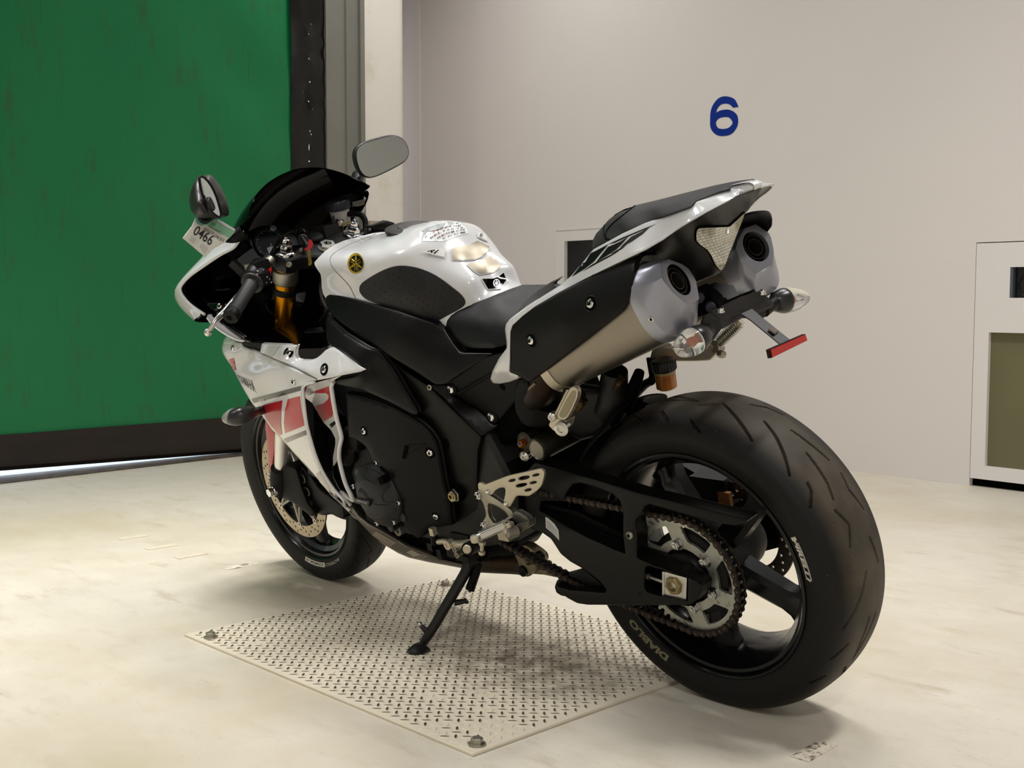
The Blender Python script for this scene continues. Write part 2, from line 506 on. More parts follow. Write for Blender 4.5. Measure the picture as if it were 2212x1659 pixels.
# ================================================================ ROOM
def struct(name, mb, m, parent=None, ang=30):
    o = mb.build(name, m, parent, True, ang)
    if parent is None: o['kind'] = 'structure'
    return o
floor_m = mat('floor_epoxy', '#cfc8b9', .38, spec=.4, var=.035, vscale=9, bump=.06, bscale=60)
mix_noise(floor_m, '#bdb39f', 7., .52, .82, (1, 2.2, 1), detail=12, seed=5.)
mix_noise(floor_m, '#a99d86', 70., .60, .74, (1, 2., 1), detail=6, seed=2.)
mix_noise(floor_m, '#a3967c', 3.0, .60, .80, (1, 3.2, 1), seed=3.)
mix_noise(floor_m, '#7b705c', 26., .69, .80, (1, 2.6, 1), detail=9)
mix_noise(floor_m, '#c2b7a0', 1.1, .45, .7, (1, 1, 1), seed=8.)
wall_m = mat('wall_paint', '#e4dedb', .5, spec=.3, var=.012, vscale=1.5, bump=.02, bscale=40)
wallw_m = mat('wall_paint_warm', '#e6e2da', .45, spec=.35, var=.02, vscale=3)
mix_noise(wallw_m, '#c9bd9f', 2.3, .55, .8)
YW = -2.975; WSL = -0.045         # the numbered wall runs almost parallel to the motorcycle
WU = lenvec((1, WSL, 0)); WN = np.cross(WU, (0, 0, 1.)); WN = WN*(1 if WN[1] > 0 else -1); W0 = np.array([.885, YW, 0])
def wallp(px, py, off=0.):
    d = ray_w(px, py); o = W0+WN*off; return CAM+d*(((o-CAM)@WN)/(d@WN))
def wuv(px, py):
    p = wallp(px, py)-W0; return float(p@WU), float(p[2])
ZC = CEIL
XD = 4.0
b = MB(); b.box((-.4, 1.0, -.05), (8.8, 10.0, .1)); struct('floor', b, floor_m)
b = MB(); b.box((.6, 1.0, ZC+.05), (11, 10.4, .1)); struct('ceiling', b, mat('ceiling_dark', '#2a2a2b', .8))
def wallbox(u0, u1, z0, z1, t=.12):
    c = W0+WU*(u0+u1)/2-WN*t/2; return c+np.array([0, 0, (z0+z1)/2]), (u1-u0, t, z1-z0)
ROTW = np.stack([WU, WN, np.array([0, 0, 1.])], 1)
b = MB()
A0, A1 = wuv(1201, 497), wuv(1480, 735)     # left inset unit opening
B0, B1 = wuv(2106.5, 524), wuv(2096, 1048)
uA0, uA1 = A1[0], A0[0]; zA0, zA1 = A1[1], A0[1]
uB1 = .5*(B0[0]+B1[0]); uB0 = uB1-1.15; zB1 = B0[1]; zB0 = 0.0
def wb(u0, u1, z0, z1):
    c, d = wallbox(u0, u1, z0, z1); b.box(c, d, ROTW)
wb(-5.6, uB0, 0, ZC); wb(uB0, uB1, zB1, ZC); wb(uB1, uA0, 0, ZC); wb(uA0, uA1, zA1, ZC); wb(uA0, uA1, 0, zA0); wb(uA1, 4.4, 0, ZC)
struct('wall_right', b, wall_m)
# thin upright joint strip near the corner
b = MB(); u905, _ = wuv(908, 100); c = W0+WU*(u905+.03)+WN*.004+np.array([0, 0, ZC/2]); b.box(c, (.06, .008, ZC), ROTW)
struct('trim_1', b, wall_m)
# door wall: grey steel jamb, white pier with a rounded corner, recess beside it
b = MB(); r_ = .07; pts = [(XD+.9, -2.392), (XD+r_, -2.392)]
for k in range(1, 9):
    a = PI/2*k/8; pts.append((XD+r_-r_*math.sin(a), -2.392+r_-r_*math.cos(a)))
pts += [(XD, -2.063), (XD+.12, -2.063), (XD+.12, -2.30), (XD+.9, -2.30)]
b.prism([(p[0], p[1]) for p in pts], 0, ZC, (0, 0, 0), (1, 0, 0), (0, 1, 0), (0, 0, 1))
b.box((XD+.06, 4.4, ZC/2), (.12, 3.0, ZC)); b.box((XD+.09, .4, (3.10+ZC)/2), (.12, 5.1, ZC-3.10))
struct('wall_left', b, wallw_m)
b = MB(); b.box((XD+1.02, -2.7, ZC/2), (.12, 1.4, ZC)); struct('wall_front', b, wall_m)
b = MB(); b.box((-4.85, 1.0, ZC/2), (.12, 10, ZC)); struct('wall_back', b, wall_m)
b = MB(); b.box((-.4, 5.9, ZC/2), (9, .12, ZC)); struct('wall_rear', b, wall_m)
# steel door jamb in three folds
jamb_m = mat('jamb_grey', '#7d7d76', .42, metal=.15, var=.05, vscale=5)
mix_noise(jamb_m, '#55554e', 9., .7, .8)
b = MB(); prof = [(XD+.10, -1.80), (XD-.035, -1.80), (XD-.035, -1.835), (XD-.03, -1.925), (XD-.042, -1.93), (XD-.042, -1.938), (XD-.012, -1.945), (XD-.012, -2.03), (XD-.03, -2.034), (XD-.03, -2.063), (XD+.10, -2.063)]
b.prism(prof, 0, ZC-.2, (0, 0, 0), (1, 0, 0), (0, 1, 0), (0, 0, 1)); struct('trim_2', b, jamb_m, ang=20)
# ---- roll-up sheet door
door = empty('roll_up_door', (XD, -.2, 0)); door['kind'] = 'thing'
tag(door, 'green roll-up sheet door with black seal and bottom bar behind the motorcycle', 'door')
green_m = mat('green_sheet', '#137344', .42, spec=.4, var=.05, vscale=1.3)
mix_noise(green_m, '#2b5f36', 4.5, .55, .74, (1, 3, .9), seed=1.)
mix_noise(green_m, '#23552f', 60., .6, .8, (1, 1, .03))
def rel(o, par):
    for v in o.data.vertices: v.co -= par.location
    return o
rows = []
for i in range(60):
    z = .183+3.0*i/59; row = []
    for j in range(90):
        y = -1.62+4.4*j/89
        x = XD+.006*math.sin(z*5+y*2.2)+.004*math.sin(y*9+z*3)+.010*math.exp(-((y+1.3)/.3)**2)*math.sin(z*9-y*7)
        row.append((x, y, z))
    rows.append(row)
rel(grid('door_sheet', rows, green_m, None, sub=0, thick=.003), door).parent = door
# bottom bar, hanging a touch higher at the far end so daylight shows under it
zl = lambda y: .006+.026*(y+1.25)/1.25
bar_m = mat('door_rubber', '#16110d', .5, var=.3, vscale=3)
mix_noise(bar_m, '#2a1d14', 2.5, .4, .7)
b = MB(); n = 30; V = []; F = []
pr = [(-.012, 0.0), (-.030, .02), (-.030, .07), (-.022, .10), (-.024, .13), (-.024, .150), (-.024, .192), (.024, .192), (.02, 0)]
for i in range(n):
    y = -1.62+4.4*i/(n-1)
    for dx, z in pr: V.append((XD+dx, y, max(z, 0)*(1 if z > .1 else 1)+(zl(y) if z < .05 else 0)))
for i in range(n-1):
    for k in range(len(pr)):
        k2 = (k+1) % len(pr); F.append((i*len(pr)+k, i*len(pr)+k2, (i+1)*len(pr)+k2, (i+1)*len(pr)+k))
b.add(V, F); rel(b.build('bottom_bar', bar_m, None), door).parent = door
# black edge seal with pinholes letting daylight through
seal_m = mat('seal_vinyl', '#0b0a09', .3, bump=.5, bscale=14)
holes = []
for (px, py, w_, h_) in [(671.5, 52, 2, 2.4), (665, 74, 2.6, 3), (666, 127, 3, 5), (669, 177, 4, 4), (657.5, 197, 1.6, 2), (666.5, 219, 3, 4.5), (673, 236, 1.5, 2), (673, 290, 2.5, 4), (670, 283, 2, 7), (669.5, 318, 3, 20), (670, 348, 6, 4)]:
    q = WX(px, py, 0, XD-.02); sc = .00208; holes.append([(q[1]+a*w_*sc*.5, q[2]+c_*h_*sc*.5) for a, c_ in ((-1, -.4), (.1, -1), (1, .1), (-.2, 1))])
out_ = [(-1.585, .02), (-1.83, .02), (-1.83, 3.1), (-1.585, 3.1)]
v, f, d = tri2d(out_, holes, .06, (), maxseg=.05)
V = [(XD-.02+.01*math.sin(y*60+z*4)*math.sin(z*11), y, z) for y, z in v]
o = mk('edge_seal', V, f, seal_m, None, True, 60); rel(o, door).parent = door
# threshold strip
b = MB(); b.prism([(3.80, .10), (3.89, -1.30), (3.93, -1.83), (4.03, -1.83), (4.03, 3.0), (3.66, 3.0)], -.004, .003, (0, 0, 0), (1, 0, 0), (0, 1, 0), (0, 0, 1))
sill_m = mat('threshold', '#4c4233', .7, var=.3, vscale=12); mix_noise(sill_m, '#2a231a', 14., .5, .6)
o = b.build('threshold_strip', sill_m); tag(o, 'dirty brown threshold strip on the floor under the green door', 'threshold')
b = MB(); b.box((9, 0, -.06), (9.8, 14, .1)); o = struct('ground_outside', b, mat('outside_ground', '#d8dbe0', .8)); 
# ---- painted number
b6 = fontmesh('6', bold=.02)
V6, F6 = b6; u0, z0 = wuv(1597, 294); u1, z1 = wuv(1532.5, 208.5)
six = []
def trace6():
    s = 320/2212
    k6 = lambda *p: [(1400+a*s, 150+c*s) for a, c in p]
    outer = crv(k6((1350, 560), (1315, 480), (1270, 430), (1160, 400), (1060, 425), (980, 510), (935, 620), (925, 760), (930, 860), (965, 930), (1040, 985), (1140, 993), (1240, 965), (1310, 890), (1343, 800), (1335, 700), (1290, 640), (1220, 605), (1150, 600), (1070, 615), (1015, 648)), 4)
    inner = crv(k6((1030, 590), (1080, 530), (1150, 510), (1220, 525), (1265, 570)), 4)
    hole = crv(k6((1258, 780), (1245, 830), (1190, 875), (1110, 889), (1040, 870), (1012, 800), (1040, 745), (1100, 716), (1200, 714)), 4, True)
    return outer+inner, hole
o6, h6 = trace6()
v, f, d = tri2d(o6, [h6], 5)
V = [wallp(a, c_, .0015) for a, c_ in v]; n = len(V)
ff = []
for t in f:
    nn = np.cross(V[t[1]]-V[t[0]], V[t[2]]-V[t[0]]); ff.append(t if nn@WN > 0 else t[::-1])
o = mk('wall_number', V, ff, mat('blue_paint', '#0e2c8c', .4), None, False)
tag(o, 'large blue digit 6 painted on the light wall', 'sign')
# ---- camera cabinets let into the wall
panel_m = mat('cabinet_panel', '#e6e2df', .4, var=.01, vscale=2)
smoke_m = mat('smoked_glass', '#1a1c20', .12, spec=.5)
def wbox(mb, u0, u1, z0, z1, n0, n1):
    c = W0+WU*(u0+u1)/2+WN*(n0+n1)/2+np.array([0, 0, (z0+z1)/2]); mb.box(c, (abs(u1-u0), abs(n1-n0), abs(z1-z0)), ROTW)
def cabinet(name, label, u0, u1, z0, z1, wins, gap=.004, base=0., group=None):
    """wins: (u0,u1,z0,z1,kind); panel is built as bars round its windows"""
    e = empty(name, tuple(W0+WU*(u0+u1)/2+np.array([0, 0, z0])))
    tag(e, label, 'cabinet')
    P = [(u0+gap, z0+base), (u1-gap, z0+base), (u1-gap, z1-gap), (u0+gap, z1-gap)]
    hs = [[(a, c), (b_, c), (b_, d_), (a, d_)] for a, b_, c, d_, k in wins]
    v, f, d = tri2d(P, hs, .25)
    n = len(v); V = [W0+WU*a+WN*(.003)+np.array([0, 0, c]) for a, c in v]+[W0+WU*a-WN*.03+np.array([0, 0, c]) for a, c in v]
    F = [tuple(t) for t in f]+[tuple(i+n for i in t)[::-1] for t in f]; ec = {(t[i], t[(i+1) % 3]) for t in f for i in range(3)}
    for (a, c) in ec:
        if (c, a) not in ec: F.append((c, a, a+n, c+n))
    o = mk('front_panel', V, F, panel_m, None, True, 30); fixn(o); rel(o, e).parent = e
    bx = MB(); wbox(bx, u0-.05, u1+.05, z0, z1+.05, -.45, -.43); wbox(bx, u0-.05, u0-.03, z0, z1+.05, -.43, -.121); wbox(bx, u1+.03, u1+.05, z0, z1+.05, -.43, -.121); wbox(bx, u0-.03, u1+.03, z1+.03, z1+.05, -.43, -.121)
    wbox(bx, u0-.03, u1+.03, z0, z0+.02, -.43, -.121)
    o = bx.build('housing', mat('cabinet_inside', '#57543f', .8)); rel(o, e).parent = e
    return e
kx = lambda px, py: wuv(px, py)
a = kx(2183, 577); c = kx(2181, 643.5); g1 = kx(2136.5, 718); g2 = kx(2128, 1007)
gu = .5*(g1[0]+g2[0])
cab = cabinet('camera_cabinet', 'flush white cabinet with olive glass window at the right edge of the wall', uB0, uB1, 0, zB1, [(a[0]-.32, a[0], c[1], a[1], 0), (uB0+.08, gu, g2[1], g1[1], 1)], base=.035)
b = MB(); wbox(b, a[0]-.32, a[0]+.0, c[1]-.005, a[1]+.005, -.028, -.022); rel(b.build('small_window', mat('dark_glass', '#101114', .08)), cab).parent = cab
b = MB(); wbox(b, a[0]-.012, a[0]-.001, c[1], a[1], -.022, .0); rel(b.build('window_edge', mat('edge_steel', '#6b6f7c', .3, metal=.6)), cab).parent = cab
b = MB(); p0 = W0+WU*(a[0]-.075)-WN*.021+np.array([0, 0, (a[1]+c[1])/2-.012]); b.lathe([(.05, 0), (.05, .006), (.042, .007), (.042, .003), (0, .003)], p0, WN, 40)
rel(b.build('camera_lens', mat('lens_black', '#1c1c1c', .2)), cab).parent = cab
glass_m = mat('frosted_glass', '#8e8a68', .55, trans=.45, ior=1.3)
b = MB(); wbox(b, uB0+.07, gu+.01, g2[1]-.01, g1[1]+.01, -.024, -.018); rel(b.build('large_window', glass_m), cab).parent = cab
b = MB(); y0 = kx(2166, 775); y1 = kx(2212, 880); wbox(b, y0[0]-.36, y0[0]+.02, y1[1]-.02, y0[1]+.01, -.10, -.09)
rel(b.build('glow_panel', mat('yellow_panel', '#b6a860', .6, emit=.35)), cab).parent = cab  # emissive panel added to imitate the blurred yellow glow in the glass
b = MB(); wbox(b, uB0, uB1, 0, .03, -.05, -.03); rel(b.build('base_gap_shade', darkin), cab).parent = cab  # dark strip standing in for the shade in the bottom gap
w0 = kx(1220, 521)
cab2 = cabinet('camera_cabinet', 'white wall cabinet with black window, half hidden behind the seat', uA0, uA1, zA0, zA1, [(uA0+.12, w0[0], zA0+.12, w0[1], 0)])
b = MB(); wbox(b, uA0+.11, w0[0]+.01, zA0+.11, w0[1]+.01, -.028, -.022); rel(b.build('black_window', smoke_m), cab2).parent = cab2
b = MB(); c0 = kx(1222, 541); c1 = kx(1290, 596)
for (u_, z_, r1) in ((w0[0]-.10, w0[1]-.17, .055), (w0[0]-.22, w0[1]-.2, .075)):
    b.lathe([(r1, 0), (r1, .08), (r1*.8, .085), (r1*.8, .02), (0, .02)], W0+WU*u_-WN*.12+np.array([0, 0, z_]), WN, 32)
rel(b.build('camera_lens', mat('lens_grey', '#26282a', .25)), cab2).parent = cab2
b = MB(); wbox(b, uA1-.004, uA1+.001, zA0, zA1, -.002, .006); wbox(b, uA0, uA1, zA1-.004, zA1+.001, -.002, .006)
rel(b.build('panel_edge', panel_m), cab2).parent = cab2
# ---- small junction box on the front wall seen past the handlebar
p = WX(817, 478, 0, XD); e = empty('socket_box', (XD, p[1], 1.2)); tag(e, 'small beige socket box on the wall behind the brake hose', 'socket')
q0 = WX(796, 477, 0, XD); q1 = WX(818, 512, 0, XD)
b = MB(); b.box((XD-.006, (q0[1]+q1[1])/2, (q0[2]+q1[2])/2), (.016, abs(q0[1]-q1[1]), abs(q0[2]-q1[2]))); rel(b.build('cover_plate', mat('beige_plate', '#a79f8b', .5)), e).parent = e
b = MB(); b.box((XD-.016, (q0[1]+q1[1])/2, q1[2]+.03), (.03, abs(q0[1]-q1[1])*.55, .06)); rel(b.build('plug', blackp), e).parent = e
# ================================================================ TREAD PLATE
PXA, PXB, PYA, PYB = .139, 1.158, -.222, .602
PT = .006
plate = empty('floor_plate', ((PXA+PXB)/2, (PYA+PYB)/2, 0)); tag(plate, 'square cream-painted tread plate bolted to the floor under the motorcycle', 'floor plate')
plate_m = mat('plate_paint', '#d6cdb8', .4, spec=.45, var=.03, vscale=5)
nt = plate_m.node_tree; N = nt.nodes; L = nt.links
mrp = mix_noise(plate_m, '#5c4c33', 16., .42, .62, (1, 1, 1), detail=9, coord='Object')
# oily dirt is concentrated in one patch beside the stand foot
tc = N.new('ShaderNodeTexCoord'); sp = N.new('ShaderNodeVectorMath'); sp.operation = 'DISTANCE'
mpn = N.new('ShaderNodeMapping'); mpn.inputs['Scale'].default_value = (1, 1.3, 1); L.new(tc.outputs['Object'], mpn.inputs['Vector']); L.new(mpn.outputs[0], sp.inputs[0])
sp.inputs[1].default_value = (-.18, -.04, 0)
mr2 = N.new('ShaderNodeMapRange'); mr2.inputs[1].default_value = .05; mr2.inputs[2].default_value = .36; mr2.inputs[3].default_value = .95; mr2.inputs[4].default_value = .0
L.new(sp.outputs['Value'], mr2.inputs[0])
mul = N.new('ShaderNodeMath'); mul.operation = 'MULTIPLY'; L.new(mrp.outputs[0], mul.inputs[0]); L.new(mr2.outputs[0], mul.inputs[1])
for l in list(mrp.outputs[0].links):
    if l.to_node != mul: tgt = l.to_socket; L.remove(l); L.new(mul.outputs[0], tgt)
cx_, cy_ = (PXA+PXB)/2, (PYA+PYB)/2
b = MB(); b.prism([(PXA-cx_, PYA-cy_), (PXB-cx_, PYA-cy_), (PXB-cx_, PYB-cy_), (PXA-cx_, PYB-cy_)], .0005, PT, (0, 0, 0), (1, 0, 0), (0, 1, 0), (0, 0, 1), bev=.0015)
b.build('plate', plate_m, plate)
studs = MB(); studs_p = MB()
SP = .0287; gx0, gy0 = .5333, .3716
def lozenge(mb, x, y, a, bare):
    ca, sa = math.cos(a), math.sin(a); V = []; n = 10
    for L_, w_, z in ((.0225, .0085, 0), (.0185, .0050, .0019), (.0170, .0040, .0021)):
        for k in range(n):
            t = 2*PI*k/n; u_ = L_*.5*math.cos(t); w2 = w_*.5*math.sin(t); V.append((x+u_*ca-w2*sa-cx_, y+u_*sa+w2*ca-cy_, PT+z))
    studs_p.add(V[:2*n], [(k, (k+1) % n, n+(k+1) % n, n+k) for k in range(n)]+([] if bare else [tuple(range(n, 2*n))]))
    if bare: mb.add(V[n:], [(k, (k+1) % n, n+(k+1) % n, n+k) for k in range(n)]+[tuple(range(n, 2*n))])
rs = random.Random(3)
for i in range(-40, 60):
    for j in range(-40, 60):
        x, y = gx0+i*SP, gy0+j*SP
        worn = ((x-.16)**2+(y-.56)**2)**.5
        bare = not ((worn < .13 and rs.random() < .8) or rs.random() < .03)
        if PXA+.012 < x < PXB-.012 and PYA+.012 < y < PYB-.012: lozenge(studs, x, y, -PI/4, bare)
        x += SP/2; y += SP/2
        if PXA+.012 < x < PXB-.012 and PYA+.012 < y < PYB-.012: lozenge(studs, x, y, PI/4, bare)
stud_m = mat('worn_steel', '#5d564b', .38, metal=.6, var=.35, vscale=60)
o = studs.build('raised_pattern', stud_m, plate, fix=False); o['kind'] = 'stuff'
o = studs_p.build('painted_pattern', plate_m, plate, fix=False); o['kind'] = 'stuff'
b = MB()
for (px, py) in [(455, 1374), (1030, 1604), (962, 1262)]:
    q = G(px, py, PT+.004); q = np.array([q[0]-cx_, q[1]-cy_, PT])
    b = MB(); b.lathe([(.0165, 0), (.0165, .003), (.012, .0035)], q, (0, 0, 1), 28); b.lathe([(.0115, .003), (.0115, .012), (.0100, .0135), (0, .0135)], q, (0, 0, 1), 6, a0=.4)
    b.build('hex_bolt', alud, plate, ang=25)
# ---- worn adhesive strips in a row
strip_m = mat('strip_grey', '#cfc6b4', .6); mix_noise(strip_m, '#5f574a', 90., .5, .62, (1, 1, 1))
stripc_m = mat('strip_cream', '#cbc2ae', .5, var=.05, vscale=30)
names = ['painted-over floor strip nearest the green door', 'painted-over floor strip, second one out from the green door', 'painted-over floor strip, third one out from the green door']
for k, (x, y) in enumerate([(2.335, .150), (2.127, .158), (1.942, .154)]):
    b = MB(); b.prism([(-.016, -.052), (.016, -.052), (.016, .052), (-.016, .052)], .0, .0022, (0, 0, 0), (1, 0, 0), (0, 1, 0), (0, 0, 1), bev=.0006)
    o = b.build('floor_strip', stripc_m); o.location = (x, y, .0001); o.rotation_euler.z = .03*(k-1); tag(o, names[k], 'floor strip', 'row of worn strips stuck on the floor')
b = MB(); b.prism([(-.018, -.052), (.018, -.052), (.018, .052), (-.018, .052)], .0, .0022, (0, 0, 0), (1, 0, 0), (0, 1, 0), (0, 0, 1), bev=.0006)
o = b.build('floor_strip', strip_m); q = G(1759, 1623); o.location = (q[0], q[1], .0001); o.rotation_euler.z = .05
tag(o, 'grey gritty floor strip in front of the rear tyre, near the bottom edge', 'floor strip', 'row of worn strips stuck on the floor')
b = MB(); b.prism([(-.018, -.055), (.018, -.055), (.018, .055), (-.018, .055)], .0, .0008, (0, 0, 0), (1, 0, 0), (0, 1, 0), (0, 0, 1))
scuff_m = mat('scuffed_strip', '#d8cfbb', .6); mix_noise(scuff_m, '#6b6459', 45., .5, .6, (1, .5, 1))
o = b.build('floor_strip', scuff_m); o.location = (1.713, .117, .0001); tag(o, 'scuffed dark floor strip left of the front tyre', 'floor strip', 'row of worn strips stuck on the floor')
# ================================================================ MOTORCYCLE
bike = empty('motorcycle', tuple(BO-RB@BO)); bike.rotation_euler = (-LEAN, 0, 0)
tag(bike, 'white, black and red sport motorcycle leaning on its side stand', 'motorcycle')
RR, RF, WB = .318, .300, 1.415
AX_R = np.array([0, 0, RR]); AX_F = np.array([WB, 0, RF+.004])
YS = .1213
def tyre_profile(hw, rr_, lipr, crown, n=64):
    """half profile from bead to crown, mirrored: list of (y, r)"""
    pts = [(hw*.80, lipr-.006), (hw*.885, lipr+.002), (hw*.95, lipr+.014), (hw*1.0, lipr+.030), (hw*1.0, lipr+.040), (hw*.975, lipr+.049)]
    sh = pts[-1]
    top = [(hw*.90, rr_-(rr_-sh[1])*.66), (hw*.76, rr_-(rr_-sh[1])*.40), (hw*.56, rr_-(rr_-sh[1])*.19), (hw*.3, rr_-(rr_-sh[1])*.05), (0, rr_)]
    half = crv(pts+top, 6)
    return half
def make_tyre(name, ctr, prof, grooves, m, parent, nth, xf=None, gw=.0034, gd=.006):
    """prof: list (y,r) bead -> crown; grooves: polylines in (theta, arc length from crown, signed)"""
    full = prof+[(-a, r_) for a, r_ in prof[::-1][1:]]
    P = np.array(full); s = np.r_[0, np.cumsum(np.hypot(*np.diff(P, axis=0).T))]; mid = s[len(prof)-1]
    # dense resample over the tread
    nS = 200; ss = np.linspace(0, s[-1], nS); y = np.interp(ss, s, P[:, 0]); r_ = np.interp(ss, s, P[:, 1]); sc = ss-mid
    th = np.linspace(0, 2*PI, nth, endpoint=False)
    TH, S = np.meshgrid(th, sc, indexing='ij'); Y = np.tile(y, (nth, 1)); RRm = np.tile(r_, (nth, 1))
    dep = np.zeros_like(TH)
    for gl in grooves:
        g = np.array(gl, float); rc_ = float(np.mean(r_[(nS//2-8):(nS//2+8)]))
        for i in range(len(g)-1):
            a = g[i]; b_ = g[i+1]; w0 = a[2] if g.shape[1] > 2 else 1.; w1 = b_[2] if g.shape[1] > 2 else 1.
            dth = (TH-a[0]+PI) % (2*PI)-PI; X = dth*rc_; Yy = S-a[1]
            bx = ((b_[0]-a[0]+PI) % (2*PI)-PI)*rc_; by = b_[1]-a[1]; L2 = bx*bx+by*by+1e-12
            t = np.clip((X*bx+Yy*by)/L2, 0, 1); dd = np.hypot(X-t*bx, Yy-t*by); ww = gw*(w0+(w1-w0)*t)
            dep = np.maximum(dep, np.clip((ww-dd)/(.0016), 0, 1)*gd)
    nx_ = np.gradient(P[:, 0]) if False else None
    dy = np.gradient(y); dr = np.gradient(r_); nl = np.hypot(dy, dr); ny = -dr/nl*-1; nr = dy/nl*-1
    # outward normal of the section
    nrm_y = np.where(True, dr, 0)/nl; nrm_r = -dy/nl
    flip = np.sign(nrm_r[nS//2]); nrm_y *= flip; nrm_r *= flip
    Y2 = Y-dep*nrm_y[None]; R2 = RRm-dep*nrm_r[None]
    V = np.stack([ctr[0]+R2*np.cos(TH), ctr[1]+Y2, ctr[2]+R2*np.sin(TH)], -1).reshape(-1, 3)
    if xf is not None: V = xf(V)
    ii = np.arange(nth); jj = np.arange(nS-1); I, J = np.meshgrid(ii, jj, indexing='ij'); I2 = (I+1) % nth
    Fq = np.stack([I*nS+J, I2*nS+J, I2*nS+J+1, I*nS+J+1], -1).reshape(-1, 4)
    me = bpy.data.meshes.new(name); me.vertices.add(len(V)); me.vertices.foreach_set('co', V.ravel())
    me.loops.add(Fq.size); me.loops.foreach_set('vertex_index', Fq.ravel().astype(np.int32))
    me.polygons.add(len(Fq)); me.polygons.foreach_set('loop_start', np.arange(0, Fq.size, 4, dtype=np.int32)); me.polygons.foreach_set('loop_total', np.full(len(Fq), 4, np.int32))
    me.update(); me.validate(); me.materials.append(m); me.shade_smooth(); me.set_sharp_from_angle(angle=R(32))
    o = bpy.data.objects.new(name, me); COL.objects.link(o); o.parent = parent
    return o
def section_cast(ctr, prof, px, py, inv=lambda q: q):
    """where a photo pixel meets the tyre surface: (theta, signed arc length)"""
    d = RB.T@ray_w(px, py); d = d/np.linalg.norm(d)
    full = prof+[(-a, r_) for a, r_ in prof[::-1][1:]]; P = np.array(full); s = np.r_[0, np.cumsum(np.hypot(*np.diff(P, axis=0).T))]; mid = s[len(prof)-1]
    ts = np.linspace(.8, 4.0, 6400); X = inv(CB[None]+d[None]*ts[:, None])-ctr
    rr = np.hypot(X[:, 0], X[:, 2]); yy = X[:, 1]
    yo = P[::-1, 0] if P[0, 0] > P[-1, 0] else P[:, 0]; ro = P[::-1, 1] if P[0, 0] > P[-1, 0] else P[:, 1]
    # inside test: below crown curve and outside bead
    crownr = np.interp(np.abs(yy), P[len(prof)-1:len(prof)-1-20:-1, 0], P[len(prof)-1:len(prof)-1-20:-1, 1])
    wmax = np.interp(rr, [p_[1] for p_ in prof], [p_[0] for p_ in prof], left=-1, right=-1)
    ins = (np.abs(yy) < wmax)
    if not ins.any(): return None
    i = np.argmax(ins); th = math.atan2(X[i, 2], X[i, 0])
    k = np.argmin(np.hypot(P[:, 0]-yy[i], P[:, 1]-rr[i]))
    return th, s[k]-mid
# ---- rear wheel
rw = empty('rear_wheel', (0, 0, 0), bike)
prof_r = tyre_profile(.0955, RR, .2335, .1)
gpx = [KF((905, 110), (980, 98), (1060, 103), (1125, 118)), KF((1150, 143), (1265, 133)), KF((1265, 133), (1340, 205), (1400, 290), (1430, 350)),
       KF((1430, 140), (1520, 160), (1610, 200)), KF((1505, 238), (1570, 320), (1615, 430), (1648, 545)), KF((1660, 288), (1760, 365), (1870, 460)),
       KF((1745, 418), (1800, 500), (1860, 590), (1900, 680)), KF((1750, 590), (1768, 635)), KF((1768, 635), (1768, 725)), KF((1910, 745), (1985, 825)), KF((1985, 825), (1988, 960)),
       KF((1945, 535), (1985, 630), (2070, 735)), KF((2085, 1090), (2070, 1190), (2020, 1310), (1960, 1410)), KF((2100, 900), (2125, 960), (2150, 1040)),
       KL((2060, 330), (2000, 520), (1930, 660)), KL((1895, 540), (1840, 600), (1760, 660)), KL((1725, 785), (1660, 820), (1595, 845)), KL((1870, 720), (1850, 770), (1790, 830), (1700, 900))]
GR = []
for pl in gpx:
    q = [section_cast(AX_R, prof_r, a, b_) for a, b_ in pl]; q = [x for x in q if x]
    if len(q) > 1:
        n = len(q); GR.append([(t, s_, .55+.45*math.sin(PI*min(1, (i+.6)/n))) for i, (t, s_) in enumerate(q)])
ths = [t for g in GR for t, s_, w_ in g]
extra = []
for g in GR:
    for k in (1, 2):
        extra.append([(t+k*2*PI/3, s_, w_) for t, s_, w_ in g])
rearmask = [(t) for t in ths]
GR = GR+extra
dusty = mat('rear_tyre_rubber', '#0f0e0c', .62, spec=.3, bump=.2, bscale=500)
nt = dusty.node_tree; N = nt.nodes; L = nt.links; tc = N.new('ShaderNodeTexCoord'); sx = N.new('ShaderNodeSeparateXYZ'); L.new(tc.outputs['Object'], sx.inputs[0])
ab = N.new('ShaderNodeMath'); ab.operation = 'ABSOLUTE'; L.new(sx.outputs['Y'], ab.inputs[0])
m1 = N.new('ShaderNodeMapRange'); m1.inputs[1].default_value = .040; m1.inputs[2].default_value = .076; m1.inputs[3].default_value = 1; m1.inputs[4].default_value = 0; L.new(ab.outputs[0], m1.inputs[0])
ns = N.new('ShaderNodeTexNoise'); ns.inputs['Scale'].default_value = 14; ns.inputs['Detail'].default_value = 8; L.new(tc.outputs['Object'], ns.inputs['Vector'])
m2 = N.new('ShaderNodeMapRange'); m2.inputs[1].default_value = .3; m2.inputs[2].default_value = .65; m2.inputs[3].default_value = .45; m2.inputs[4].default_value = 1; L.new(ns.outputs['Fac'], m2.inputs[0])
mu = N.new('ShaderNodeMath'); mu.operation = 'MULTIPLY'; L.new(m1.outputs[0], mu.inputs[0]); L.new(m2.outputs[0], mu.inputs[1])
mx = N.new('ShaderNodeMix'); mx.data_type = 'RGBA'; mx.inputs['A'].default_value = lin('#100f0d'); mx.inputs['B'].default_value = lin('#4b4439'); L.new(mu.outputs[0], mx.inputs['Factor']); L.new(mx.outputs['Result'], N['Principled BSDF'].inputs['Base Color'])
mix_noise(dusty, '#8a8272', 220., .68, .74)
tyre_r = make_tyre('tyre', AX_R, prof_r, GR, dusty, rw, 2000)
tyre_r['label'] = 'wide black rear tyre with curved tread grooves'
